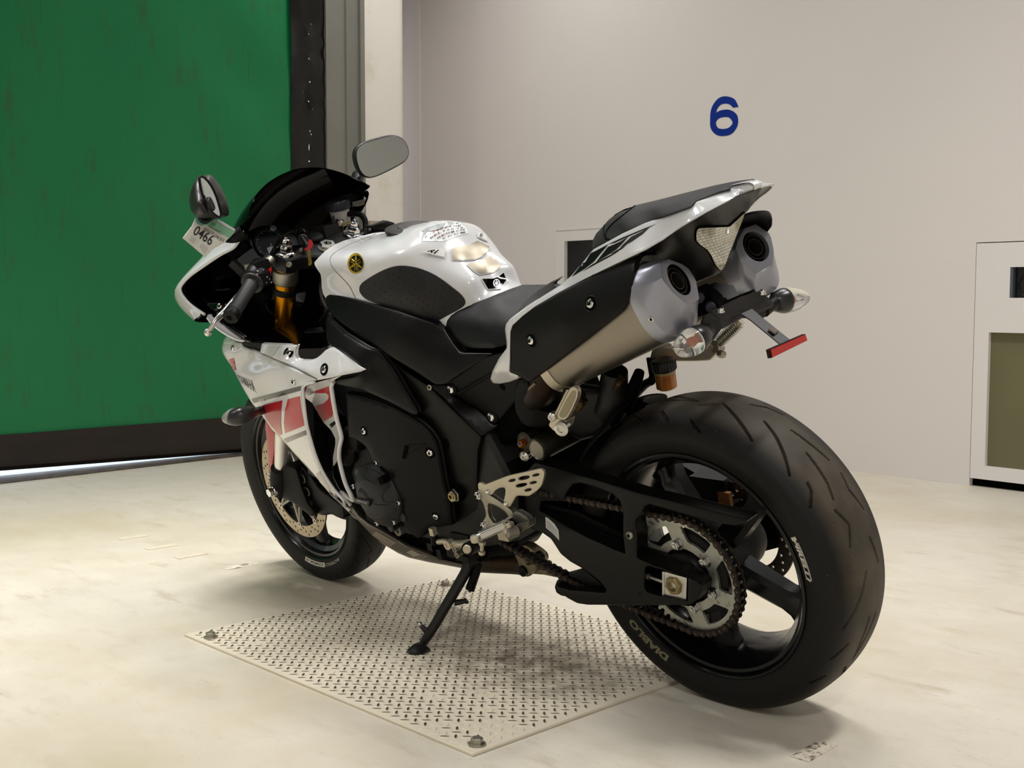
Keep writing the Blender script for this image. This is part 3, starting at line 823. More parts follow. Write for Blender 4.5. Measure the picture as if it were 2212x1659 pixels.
def lathe_part(name, prof, ctr, m, parent, n=96, xf=None, label=None, ang=35):
    b = MB(); b.lathe([(r_, y) for y, r_ in prof], ctr, (0, 1, 0), n, closed=True)
    if xf is not None: b.v = [tuple(p) for p in xf(np.array(b.v))]
    return b.build(name, m, parent, True, ang, label)
def rim_profile(w, lip):
    return [(w+.004, lip+.001), (w+.006, lip-.004), (w+.002, lip-.008), (w-.004, lip-.010), (w-.006, lip-.016), (w-.016, lip-.021), (w*.55, lip-.034), (0, lip-.040), (-w*.55, lip-.034), (-w+.016, lip-.021), (-w+.006, lip-.016), (-w+.004, lip-.010), (-w-.002, lip-.008), (-w-.006, lip-.004), (-w-.004, lip+.001),
            (-w*.6, lip-.012), (0, lip-.022), (w*.6, lip-.012)]
lathe_part('rim', rim_profile(.083, .2335), AX_R, rimm, rw, 128)
def spoke(mb, ctr, a, w0, w1, r0, r1, y0, y1, t0, t1, xf=None, curve=0.):
    """tapering solid spoke from hub radius r0 to rim radius r1"""
    V = []; F = []; n = 9
    for i in range(n):
        t = i/(n-1); r_ = r0+(r1-r0)*t; w_ = (w0+(w1-w0)*t)*(1+.9*max(0, (t-.75)/.25)**2); y = y0+(y1-y0)*t; th = t0+(t1-t0)*t
        u = np.array([math.cos(a), 0, math.sin(a)]); v_ = np.array([-math.sin(a), 0, math.cos(a)])
        c = ctr+u*r_+v_*curve*math.sin(PI*t)
        for (p_, q_) in ((-.5, -.32), (-.5, .32), (-.28, .5), (.28, .5), (.5, .32), (.5, -.32), (.28, -.5), (-.28, -.5)):
            V.append(c+v_*w_*p_*1.0+np.array([0, y+q_*th, 0]))
    for i in range(n-1):
        for k in range(8): F.append((i*8+k, i*8+(k+1) % 8, (i+1)*8+(k+1) % 8, (i+1)*8+k))
    F.append(tuple(range(8))); F.append(tuple((n-1)*8+k for k in range(8)))
    mb.add(V, F)
# spoke directions read off the photograph
def ang_of(px, py, y, ctr): q = U(px, py, y)-ctr; return math.atan2(q[2], q[0])
A0S = R(-156)
for k in range(5):
    b = MB(); spoke(b, AX_R, A0S+k*2*PI/5, .050, .044, .05, .200, .020, .012, .060, .040); b.build('spoke', rimm, rw)
b = MB(); b.lathe([(.052, -.075), (.058, -.06), (.062, 0), (.070, .05), (.078, .062), (.080, .085), (.074, .092), (.052, .094), (.050, .10)], AX_R, (0, 1, 0), 64)
b.build('hub', blackp, rw)
# carrier, sprocket
car = MB(); car.lathe([(.082, .088), (.086, .096), (.086, .110), (.078, .1135), (.050, .114), (.049, .128), (.046, .132), (.030, .133)], AX_R, (0, 1, 0), 64); car.build('sprocket_carrier', blackp, rw)
NT = 47; RP = .1188
an0 = ang_of(1459.5, 1179.2, YS+.008, AX_R)
sil = []
for k in range(NT):
    a = 2*PI*k/NT
    for da, rr_ in ((-.5, RP-.0060), (-.30, RP-.0050), (-.12, RP+.0052), (.12, RP+.0052), (.30, RP-.0050)):
        sil.append(((rr_)*math.cos(a+da*2*PI/NT), rr_*math.sin(a+da*2*PI/NT)))
hol = []
for k in range(6):
    am = an0+(k+.5)*PI/3; pts = []
    for t in (-.21, -.36, -.375): pass
    outer = [(.1030*math.cos(am+t), .1030*math.sin(am+t)) for t in np.linspace(-.37, .35, 9)]
    inner = [(.0730*math.cos(am+t), .0730*math.sin(am+t)) for t in np.linspace(.36, -.20, 8)]
    hol.append(rc(outer+inner, .007))
cent = [(.0560*math.cos(t), .0560*math.sin(t)) for t in np.linspace(0, 2*PI, 40, endpoint=False)]
v, f, d = tri2d(sil, hol+[cent], .012, (), maxseg=.02)
def plate2d(name, v, f, ctr, y0, y1, m, parent, label=None, xf=None):
    n = len(v); V = [(ctr[0]+a, ctr[1]+y1, ctr[2]+c_) for a, c_ in v]+[(ctr[0]+a, ctr[1]+y0, ctr[2]+c_) for a, c_ in v]
    F = [tuple(t) for t in f]+[tuple(i+n for i in t)[::-1] for t in f]; ec = {(t[i], t[(i+1) % 3]) for t in f for i in range(3)}
    for (a, c_) in ec:
        if (c_, a) not in ec: F.append((c_, a, a+n, c_+n))
    if xf is not None: V = [tuple(p) for p in xf(np.array(V))]
    o = mk(name, V, F, m, parent, True, 30, label); return fixn(o)
spk_m = mat('sprocket_zinc', '#a9aaa0', .42, metal=.85, var=.08, vscale=40); mix_noise(spk_m, '#4b4338', 60., .56, .7)
plate2d('sprocket', v, f, AX_R, YS-.006, YS, spk_m, rw, 'worn silver rear sprocket')
for k in range(6):
    a = an0+k*PI/3; p_ = AX_R+np.array([.065*math.cos(a), YS, .065*math.sin(a)])
    b = MB(); b.lathe([(.0125, 0), (.0125, .0015)], p_, (0, 1, 0), 24); b.lathe([(.0105, .0015), (.0105, .008), (.0095, .0095), (.0075, .0095)], p_, (0, 1, 0), 6); b.lathe([(.0078, .009), (.0078, .0125), (.0055, .013), (.0050, .0125)], p_, (0, 1, 0), 20)
    b.lathe([(.0042, .012), (.0042, .0150), (0, .0155)], p_, (0, 1, 0), 16)
    b.build('sprocket_nut', mat('nut_steel', '#b9b9b6', .22, metal=1.), rw, ang=25)
# rear brake disc on the far side
def disc(name, ctr, y, ro, ri, m, parent, nh=10, xf=None, rows=((.25, 0), (.5, .33), (.75, .66)), hr=.0035, t=.005, seed=0):
    sil = [(ro*math.cos(t_), ro*math.sin(t_)) for t_ in np.linspace(0, 2*PI, 120, endpoint=False)]
    hs = []
    for k in range(nh):
        for (fr, ph) in rows:
            rr_ = ri+(ro-ri)*fr; a = (k+ph)*2*PI/nh+seed
            hs.append([(rr_*math.cos(a)+hr*math.cos(q), rr_*math.sin(a)+hr*math.sin(q)) for q in np.linspace(0, 2*PI, 9, endpoint=False)])
    hs.append([(ri*math.cos(t_), ri*math.sin(t_)) for t_ in np.linspace(0, 2*PI, 80, endpoint=False)])
    v, f, d = tri2d(sil, hs, .012, (), maxseg=.012)
    c = np.array(ctr)+np.array([0, y, 0]); return plate2d(name, v, f, c, -t/2, t/2, m, parent, None, xf)
disc('rear_disc', AX_R, -.082, .110, .075, mat('disc_dark', '#57514a', .35, metal=.9), rw, 14)
bc = MB(); q = AX_R+np.array([.085*math.cos(.9), -.085, .085*math.sin(.9)])
# rear caliper, above the axle on the far side
q = U(*KK((1130, 430))[0], -.085); bc.box(q, (.085, .05, .06)); bc.box(q+np.array([.02, 0, -.03]), (.05, .06, .03))
bc.build('rear_caliper', blackp, bike)
q2 = U(*KK((1230, 540))[0], -.06); b = MB(); b.box(q2, (.028, .01, .03)); b.build('caliper_pad', mat('rusty_pad', '#8a5a2c', .6, var=.4, vscale=120), bike)
# ---- front wheel, fork turned a little to the right
DE = -.041010; RAKE = R(24.)
sa = np.array([-math.sin(RAKE), 0, math.cos(RAKE)]); Kx = np.array([[0, -sa[2], sa[1]], [sa[2], 0, -sa[0]], [-sa[1], sa[0], 0]])
MS = np.eye(3)+math.sin(DE)*Kx+(1-math.cos(DE))*Kx@Kx; PV = np.array([WB+.102, 0, 0.])
def st(V): return (np.asarray(V, float)-PV)@MS.T+PV
def sti(V): return (np.asarray(V, float)-PV)@MS+PV
def smb(b):
    b.v = [tuple(p) for p in st(np.array(b.v))]; return b
fw = empty('front_wheel', (0, 0, 0), bike)
prof_f = tyre_profile(.060, RF, .2325, .06)
gpf = [KN((1410, 580), (1500, 720), (1600, 850)), KN((1600, 855), (1540, 925)), KN((1310, 745), (1345, 805), (1380, 865)), KN((1560, 990), (1540, 1080), (1515, 1160)),
       KN((1335, 1000), (1380, 1105)), KN((1250, 1110), (1290, 1200), (1330, 1275)), KN((1110, 1185), (1140, 1260)), KN((1010, 1290), (1035, 1335)), KN((1760, 820), (1700, 950), (1620, 1070))]
GF = []
for pl in gpf:
    q = [section_cast(AX_F, prof_f, a, b_, sti) for a, b_ in pl]; q = [x for x in q if x]
    if len(q) > 1: GF.append([(t, s_, .9) for t, s_ in q])
GF = GF+[[(t+k*PI/4, s_, w_) for t, s_, w_ in g] for g in GF for k in range(1, 8)]
tyre_f = make_tyre('tyre', AX_F, prof_f, GF, rubber, fw, 1300, st, gw=.0017, gd=.003)
tyre_f['label'] = 'narrower black front tyre'
lathe_part('rim', rim_profile(.0495, .2325), AX_F, rimm, fw, 128, st)
A1S = R(-82)
for k in range(5):
    b = MB(); spoke(b, AX_F, A1S+k*2*PI/5, .046, .040, .03, .200, .004, .004, .036, .028); smb(b).build('spoke', rimm, fw)
b = MB(); b.lathe([(.030, -.05), (.036, -.035), (.036, .035), (.030, .05)], AX_F, (0, 1, 0), 48); smb(b).build('hub', rimm, fw)
disc_m = mat('brake_disc', '#a89b83', .34, metal=.85, var=.05, vscale=30)
YD = .066
for s_ in (1, -1):
    disc('brake_disc', AX_F, s_*YD, .155, .121, disc_m, fw, 16, st, rows=((.22, 0), (.5, .3), (.78, .6), (.5, .8)), hr=.0034, t=.0045)
    # carrier arms and rivets
    b = MB(); b.lathe([(.062, 0), (.062, .004), (.042, .004), (.042, 0)], AX_F+np.array([0, s_*(YD-.002), 0]), (0, 1, 0), 48, closed=True)
    for k in range(8):
        a = k*PI/4+.12
        for da in (-.17, .17):
            u0 = np.array([math.cos(a+da*1.5), 0, math.sin(a+da*1.5)])*.058; u1 = np.array([math.cos(a), 0, math.sin(a)])*.118
            b.tube([AX_F+u0+np.array([0, s_*YD, 0]), AX_F+u1+np.array([0, s_*YD, 0])], .0052, 8)
    smb(b).build('disc_carrier', alud, fw)
    for k in range(8):
        a = k*PI/4+.12; b = MB(); p_ = AX_F+np.array([.121*math.cos(a), s_*YD, .121*math.sin(a)])
        b.lathe([(.0085, -.003), (.0085, .0045), (.0045, .0045), (.0045, .002), (0, .002)], p_, (0, s_, 0), 20); smb(b).build('disc_rivet', alu, fw)
# ---- sidewall lettering
def sidewall_text(s, tyre, ctr, prof, quad, m, parent, xf=None, inv=lambda q: q, bold=.02, shear=0., off=.0006, label=None):
    """quad: photo pixels of the text baseline start, baseline end and cap height; laid on the sidewall along a circle"""
    def pol(px, py):
        d = RB.T@ray_w(px, py); d = d/np.linalg.norm(d); l, n, i, ds = bvh([tyre]).ray_cast(Vector(CB), Vector(d))
        if l is None: return None
        q = np.array(inv(np.array([l])))[0]-ctr; return math.atan2(q[2], q[0]), math.hypot(q[0], q[2])
    a, b_, c = [pol(*q) for q in quad]
    if None in (a, b_, c): print('sidewall text miss', s); return
    da = (b_[0]-a[0]+PI) % (2*PI)-PI; r0 = (a[1]+b_[1])/2; r1 = c[1]
    V, F = fontmesh(s, bold=bold, shear=shear); pr = prof[:int(len(prof)*.62)]
    rs_ = np.array([p_[1] for p_ in pr]); ys = np.array([p_[0] for p_ in pr]); k = np.argsort(rs_)
    out = []
    for u_, v_ in V:
        th = a[0]+da*u_; rr_ = r0+(r1-r0)*v_; y = np.interp(rr_, rs_[k], ys[k])+off
        out.append((ctr[0]+rr_*math.cos(th), ctr[1]+y, ctr[2]+rr_*math.sin(th)))
    if xf is not None: out = [tuple(p_) for p_ in xf(np.array(out))]
    mk('sidewall_lettering', out, orient(out, F), m, parent, False, label=label); return r0, r1
let_m = mat('lettering_white', '#cfcbbf', .6)
lety_m = mat('lettering_olive', '#6f6c52', .6)
def sidewall_band(tyre, ctr, prof, quad, m, parent, xf=None, inv=lambda q: q, off=.0004, radii=None):
    def pol(px, py):
        d = RB.T@ray_w(px, py); l, n, i, ds = bvh([tyre]).ray_cast(Vector(CB), Vector(d/np.linalg.norm(d)))
        q = np.array(inv(np.array([l])))[0]-ctr; return math.atan2(q[2], q[0]), math.hypot(q[0], q[2])
    a, b_, c = [pol(*q) for q in quad]; da = (b_[0]-a[0]+PI) % (2*PI)-PI; r0 = (a[1]+b_[1])/2; r1 = c[1]
    if radii: r0, r1 = radii
    pr = prof[:int(len(prof)*.62)]; rs_ = np.array([p_[1] for p_ in pr]); ys = np.array([p_[0] for p_ in pr]); k = np.argsort(rs_); out = []; n = 24
    for i in range(n):
        for t in (0, .5, 1):
            th = a[0]+da*i/(n-1); rr_ = r0+(r1-r0)*t; out.append((ctr[0]+rr_*math.cos(th), ctr[1]+np.interp(rr_, rs_[k], ys[k])+off, ctr[2]+rr_*math.sin(th)))
    if xf is not None: out = [tuple(p_) for p_ in xf(np.array(out))]
    F = [(i*3+j, i*3+j+1, (i+1)*3+j+1, (i+1)*3+j) for i in range(n-1) for j in range(2)]
    return mk('sidewall_band', out, orient(out, F), m, parent, True)
q0, q1 = sidewall_text('PIRELLI', tyre_r, AX_R, prof_r, [(1711, 1163), (1741.5, 1254), (1720.5, 1170)], let_m, rw, shear=.2, bold=.04)
for dq in (.0006, .0026): sidewall_band(tyre_r, AX_R, prof_r, [(1724, 1172), (1748, 1253.5), (1727, 1171)], let_m, rw, radii=(q1+dq, q1+dq+.0012))
sidewall_band(tyre_r, AX_R, prof_r, [(1709.5, 1161), (1712.5, 1168), (1722, 1162)], let_m, rw, radii=(q0, q1+.0038))
sidewall_text('DIABLO', tyre_r, AX_R, prof_r, [(1444.9, 1417.9), (1368, 1334), (1437.5, 1427.5)], lety_m, rw, bold=.05)
sidewall_text('ROSSO', tyre_f, AX_F, prof_f, [(731.2, 1204.6), (704.5, 1216.4), (704.6, 1223.0)], let_m, fw, st, sti, bold=.0)
sidewall_band(tyre_f, AX_F, prof_f, [(701.9, 1215), (660.3, 1201.7), (698.5, 1225)], let_m, fw, st, sti)
sidewall_text('CORSA II', tyre_f, AX_F, prof_f, [(698.5, 1217), (663, 1205), (697, 1222)], mat('lettering_dark', '#2a2722', .6), fw, st, sti, bold=.02, off=.0012)
def line_on(name, pts, r_, m, parent, objs, smooth=4, off=.0002):
    P = []
    for q in crv([p[:2] for p in pts], smooth):
        l, n = cast(objs, *q)
        if l is not None: P.append(l+n*off)
    b = MB(); b.tube(P, r_, 6); return b.build(name, m, parent)
# ================================================================ CHASSIS
def up(pts): return [U(*p) for p in pts]
def part(name, parent=None): return empty(name, (0, 0, 0), parent or bike)
def below_line(line, pts):
    """signed pixel distance of pts below an open polyline given left to right (positive = below)"""
    L_ = np.array([p[:2] for p in line], float); yl = np.interp(pts[:, 0], L_[:, 0], L_[:, 1]); return pts[:, 1]-yl
# ---- swingarm, left beam with upper brace
arm_out = rc(KF((150, 520), (197, 471), (300, 498), (579, 577), (790, 643), (1071, 711), (1413, 797), (1400, 815), (1339, 831), (1254, 820), (1094, 777), (900, 723), (848, 708), (822, 723), (808, 763), (777, 792), (771, 826), (782, 883), (782, 1013),
    (850, 1042), (930, 1071), (1000, 1098), (1071, 1124), (1120, 1143), (1150, 1170), (1145, 1215), (1120, 1255), (1080, 1280), (900, 1284), (700, 1282), (500, 1281), (440, 1272), (380, 1240), (335, 1200), (312, 1165),
    (340, 1180), (400, 1196), (520, 1206), (600, 1212), (606, 1195), (560, 1140), (480, 1080), (400, 1035), (345, 990), (320, 950), (290, 905), (240, 870), (180, 850), (120, 800), (90, 700), (110, 600)), 4)
win = rc(KF((375, 650), (415, 595), (455, 588), (530, 605), (640, 650), (683, 690), (700, 760), (700, 880), (712, 988), (640, 960), (579, 931), (500, 897), (400, 842), (330, 800), (225, 745), (236, 690), (365, 690)), 3)
slot = rc([(1394, 1228), (1399, 1222), (1434, 1232.6), (1487, 1248), (1486, 1299), (1479, 1300), (1432, 1288), (1399, 1279), (1393, 1270)], 3)
yarm = tps([KF((100, 600, .118))[0], KF((200, 760, .122))[0], KF((400, 900, .146))[0], KF((700, 1050, .160))[0], KF((1100, 1180, .165))[0], KF((1400, 800, .150))[0], KF((800, 660, .150))[0], KF((300, 520, .128))[0], KF((500, 1250, .155))[0]])
crease = KF((215, 745), (330, 800), (400, 842), (500, 897), (579, 931), (700, 985), (850, 1042), (1000, 1098), (1071, 1124), (1160, 1150))
y_arm = yarm
arm = patch('swingarm', arm_out, y_arm, frame_m, bike, thick=.032, rnd=3.2, rdep=.003, holes=[win, slot], step=8)
arm['label'] = 'black aluminium swingarm beam'
def strip(cr, far, drop):
    c0 = KF(*cr); f0 = KF(*far); fn = tps([p+(float(yarm(np.array([p]))[0]),) for p in c0]+[p+(float(yarm(np.array([p]))[0])-drop,) for p in f0])
    patch('beam_top', c0+f0[::-1], fn, frame_m, arm, thick=.012, rnd=0, step=7)
strip([(215, 742), (330, 799), (400, 841), (500, 896), (579, 930), (640, 960), (722, 992)], [(236, 700), (330, 762), (400, 800), (480, 850), (600, 900), (680, 925), (722, 940)], .028)
strip([(778, 1012), (850, 1041), (930, 1070), (1000, 1097), (1071, 1123), (1135, 1152)], [(778, 955), (850, 972), (930, 998), (1050, 1040), (1112, 1062), (1135, 1100)], .028)
# far-side beam: simple tapering box section
b = MB(); b.prism([(-.05, .28), (.0, .26), (.30, .33), (.58, .36), (.60, .47), (.52, .52), (.25, .47), (.02, .37), (-.05, .35)], -.155, -.115, (0, 0, 0), (1, 0, 0), (0, 0, 1), (0, 1, 0)); b.build('swingarm_far_beam', frame_m, bike)
b = MB(); b.box((.47, 0, .44), (.10, .25, .12)); b.box((.60, 0, .42), (.06, .24, .09)); b.build('swingarm_crossmember', darkin, bike)
# scoop under the beam that guides the chain, dark inside
patch('chain_guide', rc(KI((1560, 728), (1515, 775), (1496, 830), (1512, 885), (1560, 915), (1700, 935), (1980, 925), (2010, 880), (1900, 760), (1760, 650), (1700, 690)), 3), .122, blackp, arm, thick=.02, rnd=3)
# axle adjuster
blk = rc([(1431, 1233.5), (1484, 1248.5), (1482, 1300), (1431, 1286)], 1)
patch('axle_block', blk, .160, alu, bike, thick=.03, rnd=1.2, rdep=.001)
b = MB(); p0 = U(1432.5, 1234, .1605); p1 = U(1432.5, 1286, .1605); b.tube([p0, p1], .0028, 4); b.build('adjuster_plate', alu, bike)
axc = U(1455.5, 1264.8, .1605); b = MB(); b.lathe([(.0185, 0), (.0185, .005), (.0165, .0065), (.0118, .0065), (.0112, -.01)], axc, (0, 1, 0), 6, a0=.15, capend=False); b.lathe([(.0118, .0062), (.0100, .0062), (.0098, -.02), (0, -.02)], axc, (0, 1, 0), 32)
b.build('axle_nut', mat('nut_olive', '#8b7d5a', .32, metal=1.), bike, ang=25)
b = MB(); b.lathe([(.0099, -.018), (0, -.018)], axc, (0, 1, 0), 32); b.build('axle_bore', darkin, bike)
b = MB(); a0_, a1_ = up([(1432, 1257, .150), (1398, 1244, .150)]); b.tube([a0_, a1_], .0034, 10); b.lathe([(.007, 0), (.007, .012), (0, .012)], a1_+(a0_-a1_)*.2, a1_-a0_, 6); b.build('adjuster_screw', alud, bike, ang=25)
patch('adjuster_recess', rc([(1380, 1212), (1500, 1240), (1500, 1312), (1380, 1290)], 5), .133, darkin, bike, thick=.005, rnd=0)
# stickers, bolts on the swingarm
stk = decal('warning_sticker', rc(KI((1410, 160), (1440, 175), (1500, 230), (1537, 290), (1543, 387), (1480, 320), (1415, 265)), 1), mat('sticker_white', '#cfcfcc', .5), arm, arm)
b = MB()
for i in range(9):
    t = i/9; l0 = (1416+.5*0, 180+i*9+6); a = KI((1418+6*t, 188+i*9), (1530, 296+i*9)); c0, _n = cast([arm], *a[0]); c1, _n = cast([arm], *a[1])
    if c0 is not None and c1 is not None: b.tube([c0+_n*.0008, c1+_n*.0008], .0004, 3)
if b.v: b.build('sticker_print', mat('print_grey', '#77777a', .6), arm)
bolt_at(arm, *KF((742, 884))[0], bike, r=.0085, h=.006, m=alud)
bolt_at(arm, *KF((793, 1216))[0], bike, r=.0035, h=.001, m=frame_m)
# inner side rubber slider behind the window
patch('chain_slider', rc(KF((236, 700), (440, 748), (520, 790), (640, 850), (735, 900), (735, 960), (480, 880), (230, 760)), 4), .108, blackm, bike, thick=.02, rnd=3)
patch('inner_hugger', rc(KF((330, 560), (700, 600), (720, 960), (330, 820)), 4), .075, darkin, bike, thick=.01, rnd=0)
# ---- chain: side plates, pins and rollers along both runs
ch_m = rustd
YC = YS-.003
def chain_path():
    c1 = np.array([0., RR]); r1 = RP; c2 = np.array([.66, .405]); r2 = .044
    d = c2-c1; L_ = np.linalg.norm(d); a = math.atan2(d[1], d[0]); off = math.acos((r1-r2)/L_)
    pts = []
    t_top1 = a+off; t_bot1 = a-off
    def arc(c, r_, s_, e_, n): return [c+r_*np.array([math.cos(t), math.sin(t)]) for t in np.linspace(s_, e_, n)]
    A = arc(c1, r1, t_top1, t_bot1+2*PI, 120)
    Bq = arc(c2, r2, t_bot1, t_top1, 60)
    q0 = A[-1]; q1 = Bq[0]; low = []
    for t in np.linspace(0, 1, 40)[1:-1]:
        p_ = q0*(1-t)+q1*t; p_ = p_+np.array([0, -.026*math.sin(PI*t)]); low.append(p_)
    topr = [Bq[-1]*(1-t)+A[0]*t for t in np.linspace(0, 1, 30)[1:-1]]
    P = np.array(A+low+Bq+topr+[A[0]]); s = np.r_[0, np.cumsum(np.hypot(*np.diff(P, axis=0).T))]
    n = int(round(s[-1]/.015875/2))*2; q = np.linspace(0, s[-1], n, endpoint=False)
    return np.stack([np.interp(q, s, P[:, 0]), np.interp(q, s, P[:, 1])], 1)
CP = chain_path()
def link_mesh(mb, p, q, y0, y1, hh):
    d = q-p; L_ = np.linalg.norm(d); u = d/L_; w = np.array([-u[1], u[0]]); m_ = (p+q)/2; poly = []
    for c, s0 in ((p, PI/2), (q, -PI/2)):
        for t in np.linspace(0, PI, 7): poly.append(c+u*hh*math.cos(s0+t)*1.0+w*hh*math.sin(s0+t))
        if s0 > 0: poly.append(m_-w*hh*.62)
        else: poly.append(m_+w*hh*.62)
    mb.prism([tuple(a) for a in poly], y0, y1, (0, 0, 0), (1, 0, 0), (0, 0, 1), (0, 1, 0), bev=.0004)
chain = part('drive_chain'); chain['label'] = 'rusty drive chain'
bo, bi, bp_, brl = MB(), MB(), MB(), MB(); nC = len(CP)
for i in range(nC):
    p, q = CP[i], CP[(i+1) % nC]
    if i % 2 == 0:
        link_mesh(bo, p, q, YC+.0092, YC+.0112, .0072); link_mesh(bo, p, q, YC-.0112, YC-.0092, .0072)
    else:
        link_mesh(bi, p, q, YC+.0066, YC+.0088, .0072); link_mesh(bi, p, q, YC-.0088, YC-.0066, .0072)
    bp_.lathe([(.0026, -.0122), (.0026, .0122), (0, .0124)], (p[0], YC, p[1]), (0, 1, 0), 8)
    brl.lathe([(.005, -.0064), (.005, .0064)], (p[0], YC, p[1]), (0, 1, 0), 10)
bo.build('outer_links', ch_m, chain, fix=False); bi.build('inner_links', mat('chain_dark', '#2e2622', .5, metal=.6), chain, fix=False)
bp_.build('link_pins', mat('pin_steel', '#5a5048', .4, metal=.9), chain, fix=False); brl.build('rollers', mat('roller_dark', '#1c1714', .45, metal=.6), chain, fix=False)
# ---- frame spar
spar = rc([(709, 672), (748.6, 706), (822, 756.5), (878, 802), (925.8, 832.4), (928, 834.4), (975, 880), (1039, 941), (1041, 948), (1034, 972), (1032, 1030), (1032, 1066), (1037, 1110), (1044, 1160), (996, 1162), (981, 1112), (966, 1052), (952, 1000), (945, 950), (925, 925), (905, 905), (880, 880), (860, 860), (800, 800), (740, 760), (705, 735), (704, 690)], 5)
yspar = tps([(709, 680, .150), (822, 760, .170), (925, 840, .172), (1038, 945, .150), (1036, 1050, .140), (1044, 1160, .128), (996, 1160, .130), (950, 1000, .160), (800, 800, .175), (705, 735, .15)])
spar_o = patch('frame_spar', spar, yspar, frame_m, bike, thick=.045, rnd=5, rdep=.005, step=9, mirror=True, label='satin black frame spar')
sparo = bpy.data.objects['frame_spar']
# top flange of the spar, sloping inwards
patch('spar_flange', rc(KE((905, 212), (960, 195), (1050, 205), (1130, 290), (1200, 358), (1300, 400), (1400, 482), (1450, 540), (1500, 520), (1480, 560), (1400, 610), (1345, 645), (1200, 500), (1050, 350)), 3),
      tps([KE((905, 215, .170))[0], KE((1345, 645, .149))[0], KE((1130, 430, .160))[0], KE((1130, 290, .135))[0], KE((1300, 400, .128))[0], KE((1450, 530, .120))[0], KE((1050, 200, .15))[0]]), frame_m, bike, thick=.02, rnd=3)
for (X, Y) in ((900, 218),): bolt_at(sparo, *KE((X, Y+8))[0], bike, r=.006, h=.002, m=alud)
# spar holes: flat dark decals that paint the shade inside them
for (X, Y, w_, h_) in ((1035, 718, 34, 60), (1110, 1145, 62, 85)):
    ell = [KE((X+w_*math.cos(t), Y+h_*math.sin(t)))[0] for t in np.linspace(0, 2*PI, 24, endpoint=False)]
    decal('spar_hole_shade', ell, darkin, bike, sparo, off=.0004)
pn = U(*KE((1112, 1143))[0], .158)
b = MB(); b.lathe([(.019, -.03), (.019, -.001), (.017, 0), (0, 0)], pn, (0, 1, 0), 32); b.build('pivot_seat', darkin, bike)
b = MB(); b.lathe([(.017, 0), (.017, .002), (.0145, .003), (.0145, .009), (.0125, .0105), (.009, .0105), (.009, .004)], pn, (0, 1, 0), 6, a0=.3, capend=False); b.build('pivot_nut', mat('nut_zinc', '#a8a492', .28, metal=1.), bike, ang=25)
b = MB(); b.lathe([(.0085, .004), (.0085, .0125), (.005, .0125), (.005, .004), (0, .004)], pn, (0, 1, 0), 24); b.build('pivot_bolt', mat('bolt_gold', '#ab9a66', .3, metal=1.), bike)
# ---- crankcase side panel (matte) with its rounded upper edge
pan = rc(KE((183, 262), (330, 285), (480, 335), (600, 385), (760, 470), (850, 530), (920, 600), (975, 690), (1000, 790), (1020, 920), (1045, 1060), (1085, 1200), (1100, 1330), (1105, 1398), (960, 1415), (900, 1430), (840, 1500), (790, 1510), (720, 1440), (675, 1395), (660, 1200), (560, 960), (470, 880), (410, 840), (390, 780), (350, 720), (280, 670), (210, 650), (195, 420)), 5)
ypan = tps([KE((183, 262, .205))[0], KE((600, 385, .205))[0], KE((930, 620, .185))[0], KE((1020, 920, .180))[0], KE((1100, 1390, .165))[0], KE((790, 1500, .175))[0], KE((600, 1100, .200))[0], KE((400, 700, .215))[0], KE((700, 800, .205))[0]])
panel_o = patch('side_panel', pan, ypan, blackm, bike, thick=.012, rnd=9, rdep=.016, step=8, label='matte black engine side panel')
for (X, Y, rcx) in ((342, 598, .011), (905, 782, .013), (957, 1325, .0105)):
    bolt_at(panel_o, *KE((X, Y))[0], bike, r=.0075, h=.0045, recess=rcx)
decal('panel_slot_shade', rc(KE((672, 800), (690, 720), (722, 715), (718, 760), (700, 835), (665, 830)), 2), darkin, panel_o, panel_o, step=5)  # flat dark decal, the slot's shade put into the colour
b = MB()
for a_, c_ in (((725, 712), (870, 708)), ((870, 708), (705, 805))):
    l0, n0 = cast([panel_o], *KE(a_)[0]); l1, n1 = cast([panel_o], *KE(c_)[0]); b.tube([l0+n0*.0002, l1+n1*.0002], .0012, 6)
b.build('panel_crease', blackm, panel_o)
# ---- inner duct panel between fairing and frame
duct = rc([(709, 686), (720, 697), (748, 722), (795, 750), (822, 759), (852, 797), (880, 846), (905, 888), (902, 897), (890, 896), (842, 869), (784, 843), (728, 830), (720, 826), (724, 820), (768, 813), (788, 802), (769, 782), (745, 762), (722, 752), (708, 742), (704, 715)], 4)
yduct = tps([(709, 690, .168), (748, 722, .185), (822, 762, .190), (880, 850, .195), (902, 893, .194), (842, 865, .205), (784, 838, .212), (728, 826, .215), (780, 812, .225), (745, 765, .215), (708, 735, .19), (800, 800, .205)])
duct_o = patch('inner_duct_panel', duct, yduct, blackp, bike, thick=.01, rnd=5, rdep=.006, step=7, label='satin black air duct panel')
